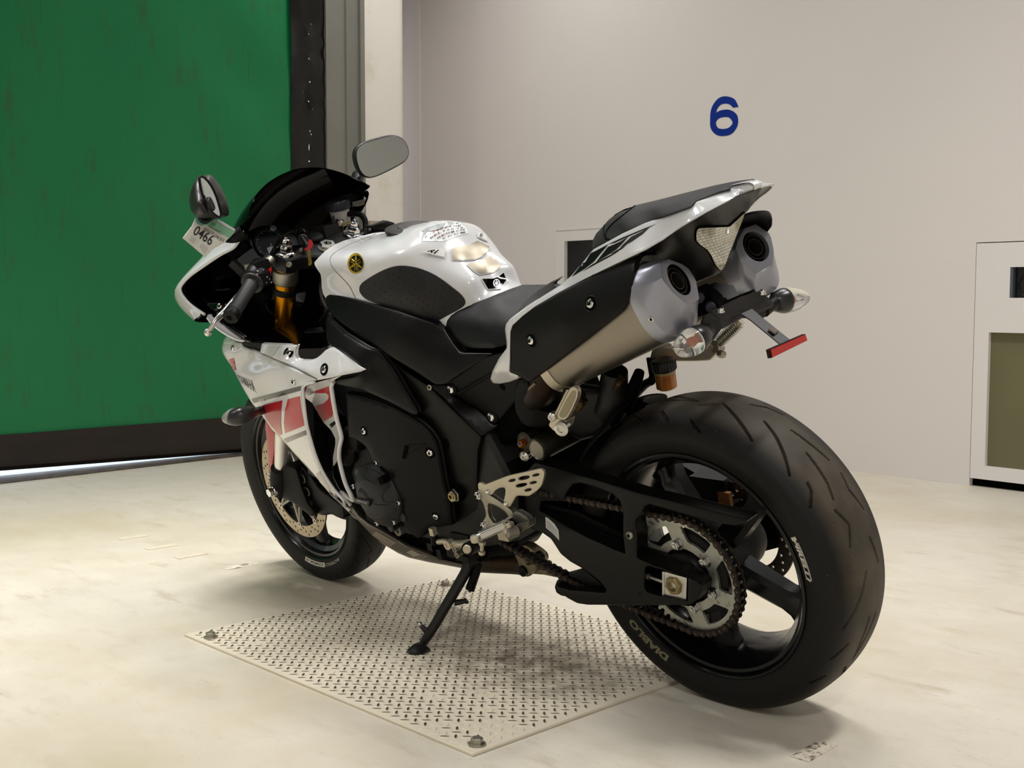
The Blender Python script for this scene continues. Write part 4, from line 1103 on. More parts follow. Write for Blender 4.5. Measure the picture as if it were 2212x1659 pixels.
# ---- black tank side cover
cov = rc(KC((170, 800), (200, 772), (300, 785), (440, 820), (620, 868), (800, 915), (1000, 985), (1090, 1015), (1175, 1065), (1210, 1120), (1260, 1200), (1310, 1262), (1350, 1276), (1480, 1277), (1600, 1278), (1440, 1380), (1180, 1545), (1110, 1545), (1050, 1510), (980, 1460), (860, 1385), (700, 1290), (560, 1190), (400, 1090), (300, 1015), (215, 940), (180, 880)), 4)
ycov = tps([KC((170, 800, .136))[0], KC((440, 820, .153))[0], KC((800, 915, .152))[0], KC((1175, 1065, .132))[0], KC((1340, 1270, .145))[0], KC((1600, 1278, .145))[0], KC((1140, 1545, .168))[0], KC((860, 1385, .180))[0], KC((400, 1090, .172))[0], KC((215, 940, .155))[0], KC((800, 1100, .175))[0], KC((1150, 1300, .160))[0]])
cover_o = patch('tank_side_cover', cov, ycov, mat('cover_grip', '#080808', .42, spec=.22, bump=.25, bscale=420), bike, thick=.02, rnd=4, rdep=.004, step=8, mirror=True, label='dark textured cover below the tank')
coverL = [o for o in bike.children if o.name.startswith('tank_side_cover')][0]
b = MB(); b.tube([p+np.array([0, .0005, 0]) for p in up(KC((1180, 1068, .131), (1212, 1122, .1345), (1262, 1202, .1395), (1312, 1263, .143), (1350, 1277, .1445), (1470, 1278, .1455), (1590, 1279, .1455)))], .0009, 6); b.build('cover_edge', mat('edge_gloss', '#6d6d6d', .2), coverL)
# ---- subframe plate under the seat
sub = rc(KE((960, 195), (1120, 110), (1380, -35), (1560, -90), (1720, -60), (1760, 120), (1700, 200), (1660, 290), (1630, 350), (1500, 500), (1460, 505), (1390, 470), (1300, 400), (1200, 350), (1120, 280)), 4)
ysub = tps([KE((960, 195, .150))[0], KE((1390, 470, .120))[0], KE((1700, 100, .150))[0], KE((1380, -35, .150))[0], KE((1500, 500, .118))[0]])
sub_o = patch('subframe_plate', sub, ysub, blackm, bike, thick=.02, rnd=4, step=9, label='black subframe plate')
for (X, Y) in ((1092, 237), (1437, 470)):
    l, n = cast([sub_o], *KE((X, Y))[0]); b = MB(); dk = MB(); b.lathe([(.0155, 0), (.0155, .003), (.012, .006)], l-n*.001, (0, 1, 0), 32); b.build('bolt_boss', blackm, sub_o)
    b = MB(); add_bolt(b, dk, l+np.array([0, .004, 0]), (0, 1, 0), .0105, .006); o = b.build('bolt', chrome, sub_o); dk.build('hex_socket', darkin, o)
b = MB(); l, n = cast([sub_o], *KE((1522, 218))[0]); b.lathe([(.009, .0003), (0, .0003)], l, n, 20); b.build('plate_hole_shade', darkin, sub_o)  # hole drawn as a flat dark disc, its shade painted on
ridge = up(KE((1140, 280, .143), (1400, 125, .146), (1640, 20, .148))); b = MB(); b.tube(ridge, .0035, 8); b.build('plate_ridge', blackm, sub_o)
patch('belly_inner', rc([(757, 1080), (850, 1120), (980, 1140), (1040, 1150), (1040, 1215), (1000, 1219), (950, 1208), (880, 1184), (824, 1150), (777, 1120), (757, 1100)], 4), .13, darkin, bike, thick=.02, rnd=0)
# ---- engine: dark castings behind the panels
eng = part('engine'); eng['label'] = 'dark engine castings'
b = MB(); b.prism([(.45, .32), (.62, .27), (1.00, .27), (1.02, .42), (.95, .50), (1.05, .66), (.85, .72), (.50, .62), (.42, .45)], -.13, .135, (0, 0, 0), (1, 0, 0), (0, 0, 1), (0, 1, 0), bev=.01); b.build('crankcase', mat('engine_dark', '#0f0e0d', .55, bump=.2, bscale=120), eng)
b = MB(); b.prism([(.35, .60), (.50, .50), (.95, .68), (1.05, .80), (.95, .86), (.6, .80), (.38, .72)], -.11, .11, (0, 0, 0), (1, 0, 0), (0, 0, 1), (0, 1, 0), bev=.01); b.build('airbox', darkin, eng)
# radiator between fork and engine
b = MB(); b.box((1.085, 0, .56), (.03, .34, .32), np.array(Matrix.Rotation(R(-20), 3, 'Y'))); b.build('radiator', mat('radiator', '#0b0b0b', .5, metal=.3, bump=.5, bscale=400), eng)
for (X, Y, y, r_) in ((600, 1130, .13, .05), (700, 1060, .14, .035)):
    b = MB(); b.lathe([(r_, -.02), (r_, .02), (r_*.8, .03), (0, .03)], U(*KE((X-400, Y-420))[0], y), (0, 1, 0), 32); b.build('casting', blackp, eng)
# racing generator cover
gc = U(*KE((452, 1152))[0], .196)
b = MB(); b.lathe([(.078, -.05), (.080, -.006), (.077, 0), (.070, .004), (.066, .010), (.050, .020), (.028, .026), (0, .028)], gc, (0, 1, 0), 64)
gcov = b.build('generator_cover', mat('nylon_cover', '#17181a', .5, bump=.15, bscale=400), bike, label='black nylon engine cover')
b = MB()
for a in (35, 105, 160, 215, 262, 318):
    ar = R(a); c = gc+np.array([math.cos(ar)*.083, -.012, math.sin(ar)*.083]); b.lathe([(.0125, -.03), (.0125, .004), (.010, .006), (.0, .006)], c, (0, 1, 0), 24)
b.build('cover_lug', MATS['nylon_cover'], gcov)
b = MB(); b.lathe([(.040, .012), (.043, .0215), (.0465, .0215), (.0465, .012)], gc, (0, 1, 0), 48, closed=True)
for a in (20, 80, 140, 200):
    ar = R(a); b.tube([gc+np.array([math.cos(ar)*.045, .018, math.sin(ar)*.045]), gc+np.array([math.cos(ar)*.072, .004, math.sin(ar)*.072])], .0035, 6)
b.build('cover_rib', MATS['nylon_cover'], gcov)
KW = K(740, 960, .231)
for ln in ([(185, 255), (250, 232), (310, 250), (368, 300), (330, 350), (270, 355), (230, 332), (188, 320)], [(430, 390), (382, 450), (370, 500), (400, 540), (490, 542)], [(350, 265), (372, 210), (385, 195)], [(300, 560), (380, 570), (440, 560)]):
    line_on('cover_rib', KW(*ln), .0016, MATS['nylon_cover'], gcov, [gcov], 3)
b = MB(); q = U(*KW((390, 325))[0], .215); b.box(q, (.018, .02, .018), np.array(Matrix.Rotation(.3, 3, 'Y'))); b.build('cover_block', darkin, gcov)
bs = U(*KE((345, 1160))[0], .22); b = MB(); b.lathe([(.026, -.03), (.024, 0), (.015, .008), (0, .008)], bs, (0, 1, 0), 32); b.build('cover_boss', MATS['nylon_cover'], gcov)
q = [U(*p_[:2], .232) for p_ in KE((262, 1170), (385, 1195), (378, 1243), (258, 1210))]
b = MB(); V = q+[v_-np.array([0, .03, 0]) for v_ in q]; b.add(V, [(0, 1, 2, 3), (7, 6, 5, 4), (0, 4, 5, 1), (1, 5, 6, 2), (2, 6, 7, 3), (3, 7, 4, 0)])
q = [U(*p_[:2], .215) for p_ in KE((385, 1160), (445, 1175), (440, 1240), (380, 1243))]
V = q+[v_-np.array([0, .03, 0]) for v_ in q]; b.add(V, [(0, 1, 2, 3), (7, 6, 5, 4), (0, 4, 5, 1), (1, 5, 6, 2), (2, 6, 7, 3), (3, 7, 4, 0)])
npl = b.build('name_block', MATS['nylon_cover'], gcov, ang=20)
text_px('cover_lettering', 'GBRacing', KE((270, 1201), (365, 1222), (367, 1199), (272, 1178)), mat('print_white', '#b9b9b6', .6), npl, npl, bold=.0, shear=.2)
for (X, Y) in ((450, 862), (255, 1068), (643, 1207), (600, 1373), (455, 1383)):
    dkk = MB(); b = MB(); p_ = U(*KE((X, Y))[0], .199); add_bolt(b, dkk, p_, (0, 1, 0), .0062, .006); o = b.build('bolt', chrome, gcov); dkk.build('hex_socket', darkin, o)
b = MB(); b.tube(up(KE((600, 1370, .17), (640, 1430, .165))), .009, 12); p_ = U(*KE((640, 1440))[0], .168); b.lathe([(.014, -.006), (.014, .006), (.006, .006), (.006, -.006)], p_, (0, 1, 0), 24, closed=True); b.build('mount_tab', mat('tab_grey', '#6b6862', .5, metal=.5), gcov)
# ================================================================ TANK, SEAT, TAIL
def edge_round(base, line, width, depth):
    """drop the surface towards an open pixel line (rounds a silhouette over)"""
    L_ = [p[:2] for p in line]
    def f(q):
        d = np.full(len(q), 1e9)
        for i in range(len(L_)-1):
            a = np.array(L_[i]); ab = np.array(L_[i+1])-a; t = np.clip(((q-a)@ab)/(ab@ab), 0, 1); d = np.minimum(d, np.hypot(*(q-a-t[:, None]*ab).T))
        t = np.clip(1-d/width, 0, 1); return base(q)-depth*(1-np.sqrt(np.clip(1-t*t, 0, 1)))
    return f
def sympatch(name, cen, rest, ctrl, m, parent, step=6, it=14, label=None, wide=.05, lo=.10, rndl=None):
    """left half traced on the photograph, its mirror image welded along the centre line, then relaxed"""
    cen = [tuple(p[:2]) for p in cen]; outl = cen+[tuple(p[:2]) for p in rest]
    f_ = tps(list(ctrl)+[tuple(p)+(0.,) for p in cen])
    if rndl: f_ = edge_round(f_, *rndl)
    v, f, d = tri2d(outl, (), step, (), maxseg=step)
    L_ = np.array(cen); dc = np.full(len(v), 1e9)
    for i in range(len(L_)-1):
        a = L_[i]; ab = L_[i+1]-a; t = np.clip(((v-a)@ab)/(ab@ab), 0, 1); dc = np.minimum(dc, np.hypot(*(v-a-t[:, None]*ab).T))
    y = np.maximum(f_(v), .0005); on = dc < .05; y[on] = 0
    X = np.array([U(a, b_, yy) for (a, b_), yy in zip(v, y)]); f = orient(X, f); n = len(X)
    idx = {}; V = list(X)
    for i in range(n):
        if on[i]: idx[i] = i
        else: idx[i] = len(V); V.append(X[i]*np.array([1, -1, 1]))
    F = list(f)+[tuple(idx[i] for i in t)[::-1] for t in f]; V = np.array(V)
    nb = [set() for _ in V]; ec = {}
    for t in F:
        for i in range(3):
            a, c_ = t[i], t[(i+1) % 3]; nb[a].add(c_); nb[c_].add(a); k = (min(a, c_), max(a, c_)); ec[k] = ec.get(k, 0)+1
    bd = set(i for k, c_ in ec.items() if c_ == 1 for i in k)
    w = lo+.5*np.exp(-(V[:, 1]/wide)**2)
    for i in bd: w[i] = 0
    nb = [list(s_) for s_ in nb]
    for _ in range(it):
        A = np.array([V[k].mean(0) for k in nb]); V = V+(A-V)*w[:, None]
    return mk(name, V, F, m, parent, True, 60, label)
tcen = KC((1702, 748), (1629, 679), (1530, 590), (1430, 465), (1370, 357), (1290, 240), (1215, 165), (1130, 118), (986, 138), (761, 192), (600, 238), (450, 280), (330, 314))
trest = KC((240, 352), (170, 402), (110, 460), (75, 502), (78, 522), (100, 560), (128, 600), (135, 640), (138, 720), (150, 770), (172, 806), (210, 780), (300, 794), (440, 830), (620, 877), (800, 924), (1000, 994), (1090, 1024), (1178, 1070), (1198, 1042), (1208, 998), (1238, 958), (1293, 918), (1403, 868), (1563, 803))
tctl = KC((75, 512, .122), (135, 640, .130), (172, 800, .132), (440, 828, .146), (620, 877, .146), (800, 922, .142), (1000, 990, .130), (1178, 1068, .118), (1205, 995, .115), (1293, 916, .096), (1403, 866, .079), (1563, 801, .046), (170, 402, .095), (240, 352, .060),
    (1238, 392, .040), (1243, 485, .059), (1190, 388, .052), (972, 420, .098), (1368, 520, .040), (1480, 613, .036), (1550, 740, .035), (1358, 820, .083), (1240, 710, .089), (1120, 995, .115), (1050, 590, .106), (790, 540, .128), (470, 720, .145), (900, 760, .136), (600, 860, .148), (640, 600, .140), (430, 510, .138), (210, 520, .138), (700, 330, .092), (900, 270, .070), (1050, 210, .040), (500, 370, .098), (350, 400, .105), (1100, 300, .055))
tank = sympatch('fuel_tank', tcen, trest, tctl, white, bike, label='glossy white fuel tank')
tankL = tank
# seam line on the tank front cover
line_on('tank_seam', KC((600, 260), (400, 340), (250, 420), (213, 470), (220, 520), (262, 580), (330, 650), (380, 710), (415, 780), (432, 815)), .0011, mat('seam_grey', '#6d6a66', .5), tankL, [tankL])
# knee grip pad with studs
pad = chaikin(KC((465, 720), (475, 690), (520, 655), (600, 605), (700, 555), (790, 533), (860, 535), (950, 550), (1050, 585), (1150, 640), (1240, 710), (1320, 770), (1358, 820), (1360, 855), (1330, 885), (1220, 945), (1120, 998), (1060, 1000), (950, 960), (800, 905), (640, 855), (540, 822), (490, 785), (467, 750)), 2)
padm = mat('grip_pad', '#100f0f', .5, bump=.15, bscale=600)
pado = decal('knee_pad', pad, padm, tankL, tankL, off=.0022, step=6, label='black rubber knee pad')
line_on('pad_edge', list(pad[::3])+[pad[0]], .0016, padm, tankL, [tankL], 2, .0006)
b = MB(); e1 = np.array([44., 30.]); e2 = np.array([-53., 31.]); o0 = np.array([800., 568.]); pin = np.array([p[:2] for p in inset(pad, 6.)])
for i in range(-14, 16):
    for j in range(-14, 16):
        q = o0+i*e1*1.0+j*e2; px, py = KC(tuple(q))[0]
        if pip(np.array([[px, py]]), pin)[0]:
            l, n = cast([pado], px, py)
            if l is not None: b.lathe([(.0026, -.0003), (.0021, .0009), (.0010, .0012), (0, .0012)], l, n, 10)
b.build('pad_studs', padm, pado, fix=False)['kind'] = 'stuff'
# emblem
em = [KC((432+69*math.cos(t), 511+85*math.sin(t)))[0] for t in np.linspace(0, 2*PI, 40, endpoint=False)]
goldd = mat('emblem_gold', '#c9a52c', .3, metal=.8); emb = decal('round_emblem', em, goldd, tankL, tankL, off=.0018, step=5, label='round gold tuning-fork emblem')
ctr = np.array([432., 511.])
def epx(a, r_): return KC((432+69*r_*math.cos(a), 511+85*r_*math.sin(a)))[0]
decal('emblem_field', [epx(t, .84) for t in np.linspace(0, 2*PI, 36, endpoint=False)], blackg, emb, emb, off=.0004, step=5)
def fork_emblem(name, ef, parent, surf, m, off=.0009):
    for k in range(3):
        a = -PI/2+k*2*PI/3
        def pt(r_, t): return ef(a, r_, t)
        bars = [[(.0, -.055), (.50, -.055), (.50, .055), (0, .055)]]
        bars += [[(-.10, s_*.12-.042), (-.66, s_*.12-.042), (-.66, s_*.12+.042), (-.10, s_*.12+.042)] for s_ in (-1, 1)]
        bars += [[(.58, -.07), (.86, -.07), (.86, .07), (.58, .07)]]
        bars += [[(.44, -.13), (.62, -.07), (.62, .07), (.44, .13), (.30, .05), (.30, -.05)]]
        for bq in bars: decal(name, [pt(*q) for q in bq], m, parent, surf, off=off, step=4)
def ef1(a, r_, t):
    x = math.cos(a)*r_-math.sin(a)*t; y = math.sin(a)*r_+math.cos(a)*t; return KC((432+69*x, 511+85*y))[0]
fork_emblem('emblem_fork', ef1, emb, emb, goldd)
# tank protector plates and small decals
silv = mat('protector_silver', '#8d8577', .38, metal=.8, var=.1, vscale=40); rimw = mat('protector_rim', '#d9d9d6', .25)
def plate_decal(name, pts, m, inner=4.0, label=None):
    o = decal(name, rc(KC(*pts), 1.5), rimw, tankL, tankL, off=.0022, step=6, label=label); q = inset(rc(KC(*pts), 1.5), 1.6)
    return decal('plate_face', q, m, o, tankL, off=.0028, step=5)
f1 = plate_decal('protector_plate', [(1238, 392), (1310, 362), (1365, 358), (1400, 340), (1460, 315), (1520, 340), (1573, 370), (1570, 395), (1500, 465), (1440, 485), (1340, 492), (1243, 485)], silv, label='silver tank protector plate')
f2 = plate_decal('protector_plate', [(1368, 520), (1400, 510), (1480, 500), (1590, 438), (1640, 495), (1665, 545), (1600, 595), (1480, 613), (1420, 575)], silv, label='smaller silver protector plate')
f3 = plate_decal('protector_plate', [(1490, 640), (1600, 638), (1640, 620), (1690, 583), (1718, 655), (1665, 735), (1550, 740)], blackg, label='black protector plate with round mark')
f4 = plate_decal('protector_tip', [(972, 420), (1085, 385), (1190, 388), (1188, 467), (1080, 445)], mat('tip_white', '#deded9', .3))
f5 = plate_decal('protector_tip', [(1455, 250), (1480, 247), (1530, 260), (1550, 330), (1500, 310), (1460, 290)], MATS['tip_white'])
text_px('tip_lettering', 'R1', KC((1035, 412), (1130, 440), (1140, 400), (1060, 398)), blackg, tankL, [tankL, f4], bold=.03, shear=.5, off=.0032)
text_px('tip_lettering', 'R1', KC((1478, 285), (1510, 290), (1510, 258), (1485, 262)), blackg, tankL, [tankL, f5], bold=.03, shear=.3, off=.0032)
sv = mat('mark_silver', '#c9c9c9', .3, metal=.7)
def ef2(a, r_, t):
    x = math.cos(a)*r_-math.sin(a)*t; y = math.sin(a)*r_+math.cos(a)*t; return KC((1629+27*x, 679+32*y))[0]
ring = [KC((1629+29*math.cos(t), 679+34*math.sin(t)))[0] for t in np.linspace(0, 2*PI, 24, endpoint=False)]
ringi = [KC((1629+23*math.cos(t), 679+28*math.sin(t)))[0] for t in np.linspace(0, 2*PI, 24, endpoint=False)]
decal('mark_ring', ring, sv, tankL, [f3], off=.0008, holes=[ringi], step=4)
fork_emblem('mark_fork', ef2, tankL, f3, sv, off=.0010)
# R1 logo with four lines of lettering
lg = mat('logo_grey', '#9aa09f', .35)
logo_bg = decal('logo_sticker', rc(KC((975, 240), (1060, 190), (1190, 160), (1300, 155), (1360, 200), (1395, 250), (1300, 275), (1190, 320), (985, 322), (970, 300)), 3), mat('logo_white', '#e4e6e5', .25), tankL, tankL, off=.0006)
decal('logo_letter', rc(KC((985, 240), (1040, 205), (1180, 160), (1200, 165), (1170, 195), (1110, 210), (1095, 230), (1040, 235), (1020, 265), (990, 300), (985, 310), (1010, 235)), 1), lg, tankL, logo_bg, off=.0009)
decal('logo_letter', rc(KC((1045, 228), (1110, 195), (1150, 178), (1120, 208), (1180, 190), (1165, 215), (1060, 240)), 1), lg, tankL, logo_bg, off=.0012)
decal('logo_letter', rc(KC((1200, 160), (1280, 152), (1330, 170), (1300, 172), (1270, 165), (1225, 198), (1185, 205), (1225, 168)), 1), lg, tankL, logo_bg, off=.0009)
lg = mat('logo_grey2', '#a3a8a8', .3)
drd = mat('logo_ink', '#2a1c1e', .4); inkr = mat('logo_red', '#7d2028', .4)
def arc_text(s, pts, hgt, m, objs, bold=.03, rr_=()):
    """letters along a curved pixel baseline"""
    P = np.array(crv(pts, 8)); s_ = np.r_[0, np.cumsum(np.hypot(*np.diff(P, axis=0).T))]; n = len(s)
    for i, ch in enumerate(s):
        if ch == ' ': continue
        a = s_[-1]*(i+.08)/n; b_ = s_[-1]*(i+.86)/n
        p0 = np.array([np.interp(a, s_, P[:, 0]), np.interp(a, s_, P[:, 1])]); p1 = np.array([np.interp(b_, s_, P[:, 0]), np.interp(b_, s_, P[:, 1])])
        u = (p1-p0)/np.linalg.norm(p1-p0); w = np.array([u[1]+.25, -abs(u[0])-.0]); w = w/np.linalg.norm(w)*hgt
        text_px('logo_lettering', ch, KC(tuple(p0), tuple(p1), tuple(p1+w), tuple(p0+w)), inkr if i in rr_ else m, tankL, objs, bold=bold, off=.0014)
arc_text('CROSSPLANE', [(990, 320), (1060, 268), (1130, 232), (1220, 205), (1330, 193)], 11, drd, [logo_bg], rr_=(3, 4, 5))
arc_text('DELTABOX', [(1065, 305), (1130, 262), (1220, 228), (1350, 212)], 12, drd, [logo_bg, tankL], rr_=(1, 6))
arc_text('GENICH', [(1120, 305), (1190, 268), (1260, 245), (1360, 228)], 12, drd, [logo_bg, tankL], rr_=(1,))
arc_text('YCCI', [(1155, 314), (1220, 285), (1290, 262), (1370, 248)], 9, drd, [logo_bg, tankL])
# fuel cap, seen edge-on on the crown
l_, n_, i_, d_ = bvh([tankL]).ray_cast(Vector((.745, .0, 1.3)), Vector((0, 0, -1))); p0 = np.array(l_)+np.array([0, 0, -.003]); b = MB(); b.lathe([(.058, -.006), (.058, .001), (.052, .003), (.030, .0035), (.028, .005), (0, .005)], p0, (-.16, 0, 1), 40)
b.build('fuel_cap', mat('cap_dark', '#4a4a4a', .3, metal=.8), bike)
# ---- rider seat
scen = KC((2212, 770), (2070, 812), (1922, 802), (1776, 778), (1700, 744))
srest = KC((1600, 786), (1403, 864), (1290, 912), (1222, 962), (1196, 1002), (1190, 1045), (1212, 1085), (1250, 1145), (1310, 1203), (1360, 1230), (1480, 1233), (1600, 1233), (1680, 1212), (1745, 1190), (1800, 1100), (1900, 1040), (2100, 960), (2212, 860))
sctl = KC((1600, 786, .042), (1403, 866, .082), (1290, 914, .102), (1196, 1002, .122), (1212, 1085, .128), (1360, 1228, .140), (1600, 1230, .165), (1745, 1190, .178), (1500, 1050, .140), (1350, 1040, .128), (1750, 950, .115), (1650, 880, .090), (1900, 940, .105), (2000, 880, .06), (1700, 1120, .160), (1500, 900, .092), (2100, 950, .11))
seat = sympatch('rider_seat', scen, srest, sctl, seatm, bike, step=7, it=10, label='black vinyl rider seat', rndl=(KC((1403, 864), (1290, 912), (1222, 962), (1196, 1002), (1190, 1045), (1212, 1085), (1250, 1145), (1310, 1203), (1360, 1230), (1600, 1233)), 7, .012))
# raised back of the rider seat
bol = KC((1765, 1040), (1790, 960), (1830, 890), (1880, 830), (1940, 775), (2010, 724), (2090, 670), (2180, 625))+KD((425, 800), (450, 820), (440, 850), (250, 980), (150, 1060))
ybo = tps([KC((1765, 1040, .160))[0], KC((1880, 830, .090))[0], KC((2010, 730, .035))[0], KC((2200, 610, .010))[0], KD((470, 740, .08))[0], KD((480, 830, .13))[0], KD((250, 970, .155))[0], KC((1950, 900, .148))[0]])
patch('seat_bolster', rc(bol, 3), edge_round(ybo, KC((1765, 1040), (1790, 960), (1830, 890), (1880, 830), (1940, 775), (2010, 724), (2090, 670), (2180, 625)), 10, .02), seatm, bike, thick=.01, rnd=3, step=7, ang=60)
b = MB(); b.prism([(.14, .80), (.60, .72), (.58, .79), (.40, .80), (.20, .86)], -.10, .10, (0, 0, 0), (1, 0, 0), (0, 0, 1), (0, 1, 0)); b.build('seat_base', darkin, bike)
# ---- passenger seat
ps_top = KD((698, 500), (720, 455), (745, 430), (800, 368), (880, 310), (980, 266), (1140, 228), (1300, 190), (1560, 122), (1620, 126))
ps = ps_top+KD((1645, 145), (1560, 175), (1400, 240), (1370, 275), (1200, 335), (1050, 390), (900, 460), (780, 520), (710, 560), (692, 555))
yps = tps([KD((698, 540, .095))[0], KD((745, 440, .06))[0], KD((880, 315, .045))[0], KD((1140, 235, .04))[0], KD((1560, 130, .03))[0], KD((1630, 145, .04))[0], KD((1400, 235, .085))[0], KD((1100, 365, .105))[0], KD((900, 450, .115))[0], KD((800, 505, .120))[0], KD((900, 390, .092))[0], KD((1150, 300, .085))[0]])
pseat = patch('passenger_seat', rc(ps, 3), edge_round(yps, ps_top, 18, .040), seatm, bike, thick=.004, rnd=3, rdep=.006, step=7, mirror=True, ang=60, label='black vinyl passenger pad')
psL = [o for o in bike.children if o.name.startswith('passenger_seat')][0]
line_on('seat_seam', KD((985, 268), (920, 320), (850, 375), (805, 420), (785, 460), (790, 490), (815, 500)), .0016, darkin, psL, [psL])
line_on('seat_seam', KD((775, 400), (770, 440), (778, 480), (790, 500)), .0012, darkin, psL, [psL])
# ---- white tail cowl
tc_top = KD((1840, 108), (1800, 95), (1760, 97), (1700, 110), (1640, 125), (1560, 165), (1480, 200), (1400, 235), (1380, 262), (1300, 295), (1050, 385), (900, 455), (700, 565), (680, 588), (640, 640), (550, 745), (480, 805), (250, 950), (130, 1040), (103, 1075), (97, 1110), (103, 1160), (108, 1200))
tc_ = tc_top+KD((108, 1240), (55, 1310), (12, 1395), (-3, 1450), (15, 1478), (60, 1483), (130, 1470), (192, 1446), (190, 1422), (130, 1400), (133, 1300), (135, 1200), (136, 1130), (150, 1085), (220, 1020), (300, 960), (480, 855), (700, 740), (900, 645), (1060, 570), (1180, 500), (1290, 420), (1450, 325), (1640, 225), (1740, 185), (1828, 150), (1840, 130))
ytc = tps([KD((1820, 98, .0))[0], KD((1790, 125, .006))[0], KD((1838, 135, .0))[0], KD((1720, 106, .0))[0], KD((1640, 127, .004))[0], KD((1560, 163, .040))[0], KD((1480, 200, .065))[0], KD((1740, 183, .028))[0], KD((1640, 222, .060))[0], KD((1400, 240, .085))[0], KD((1290, 415, .128))[0], KD((1050, 385, .112))[0], KD((1060, 565, .150))[0], KD((700, 565, .128))[0], KD((700, 735, .165))[0], KD((480, 805, .150))[0], KD((480, 850, .166))[0], KD((130, 1040, .176))[0], KD((150, 1085, .186))[0], KD((105, 1200, .186))[0], KD((130, 1400, .190))[0], KD((0, 1450, .162))[0], KD((190, 1440, .185))[0], KD((60, 1483, .160))[0], KD((900, 550, .145))[0], KD((1200, 400, .118))[0]])
ytc0 = ytc
def ytc(p):
    X = (p[:, 0]-1060)/.316456
    return np.where(X > 1420, np.minimum(ytc0(p), np.maximum(0, (1836-X)/5600+np.maximum(0, 1700-X)*.0004)), ytc0(p))
tail = patch('tail_cowl', rc(tc_, 2), ytc, white, bike, thick=.006, rnd=3.5, rdep=.005, step=6, mirror=True, ang=50, label='white tail cowl')
tailL = [o for o in bike.children if o.name.startswith('tail_cowl')][0]
# block stripes on the tail
for q in ([(555, 752), (610, 680), (665, 600), (720, 575), (805, 530), (780, 560), (745, 600), (705, 650), (640, 700)],
          [(718, 655), (765, 595), (800, 550), (880, 515), (940, 480), (900, 525), (860, 565), (800, 605)],
          [(815, 598), (880, 560), (940, 522), (900, 560), (850, 590)],
          [(880, 555), (960, 480), (1040, 440), (1095, 405), (1040, 460), (960, 515)],
          [(800, 532), (900, 485), (1060, 418), (1135, 390), (1060, 428), (960, 470), (850, 520)],
          [(622, 720), (700, 665), (800, 612), (880, 575), (820, 612), (720, 665)]):
    decal('block_stripe', KD(*q), dblack, tailL, tailL, off=.0006, step=6)
text_px('tail_lettering', 'R1', KD((1668, 132), (1735, 118), (1752, 108), (1690, 118)), dblack, tailL, tailL, bold=.04, shear=.6)
# ---- black undertail with tail light
ut = KD((1828, 150), (1805, 210), (1770, 260), (1735, 308), (1712, 330), (1690, 390), (1660, 480), (1620, 600), (1590, 680), (1570, 722), (1530, 742), (1480, 760), (1400, 795), (1380, 760), (1330, 720), (1200, 660), (1000, 640), (900, 650), (700, 745), (640, 770), (900, 640), (1060, 568), (1180, 498), (1290, 418), (1450, 322), (1640, 222), (1740, 182))
yut = tps([KD((1828, 150, .0))[0], KD((1740, 185, .026))[0], KD((1640, 225, .058))[0], KD((1450, 325, .100))[0], KD((1290, 420, .122))[0], KD((1060, 570, .140))[0], KD((700, 745, .150))[0], KD((1735, 308, -.040))[0], KD((1640, 395, .004))[0], KD((1410, 420, .070))[0], KD((1400, 520, .066))[0], KD((1600, 630, .0))[0], KD((1570, 715, -.004))[0], KD((1480, 600, .04))[0], KD((1400, 780, .035))[0], KD((1200, 640, .075))[0], KD((1000, 640, .1))[0], KD((1690, 390, -.035))[0], KD((1780, 230, -.015))[0], KD((1640, 560, -.03))[0]])
utm = mat('undertail_satin', '#0f0d0c', .36, spec=.3, bump=.04, bscale=1500)
und = patch('undertail', rc(ut, 3), yut, utm, bike, thick=.01, rnd=3, step=6, ang=50, label='satin black undertail')
tl = rc(KD((1402, 430), (1420, 412), (1500, 408), (1625, 405), (1728, 310), (1715, 350), (1680, 440), (1640, 540), (1600, 650), (1580, 695), (1560, 700), (1530, 665), (1500, 600), (1470, 560), (1420, 525), (1398, 500), (1398, 460)), 2)
decal('lens_seal', inset(tl, -2.5), darkin, und, und, off=.0005, step=6)
lensm = mat('tail_lens', '#c8c4ae', .12, coat=.8, spec=.8)
ntl = lensm.node_tree; br = ntl.nodes.new('ShaderNodeTexBrick'); br.inputs['Scale'].default_value = 1.; br.inputs['Brick Width'].default_value = .0075; br.inputs['Row Height'].default_value = .0055; br.inputs['Mortar Size'].default_value = .0007
br.inputs['Color1'].default_value = lin('#d6d4c6'); br.inputs['Color2'].default_value = lin('#b9b6a6'); br.inputs['Mortar'].default_value = lin('#8a8778'); br.inputs['Bias'].default_value = -.1
tcn = ntl.nodes.new('ShaderNodeTexCoord'); mpp = ntl.nodes.new('ShaderNodeMapping'); mpp.inputs['Rotation'].default_value = (R(90), 0, 0); ntl.links.new(tcn.outputs['Object'], mpp.inputs['Vector'])
sepx = ntl.nodes.new('ShaderNodeSeparateXYZ'); ntl.links.new(tcn.outputs['Object'], sepx.inputs[0]); cmb = ntl.nodes.new('ShaderNodeCombineXYZ'); ntl.links.new(sepx.outputs['Y'], cmb.inputs['X']); ntl.links.new(sepx.outputs['Z'], cmb.inputs['Y'])
ntl.links.new(cmb.outputs[0], br.inputs['Vector']); ntl.links.new(br.outputs['Color'], ntl.nodes['Principled BSDF'].inputs['Base Color'])
decal('tail_light', tl, lensm, bike, und, off=.0025, step=5, label='clear tail light lens')
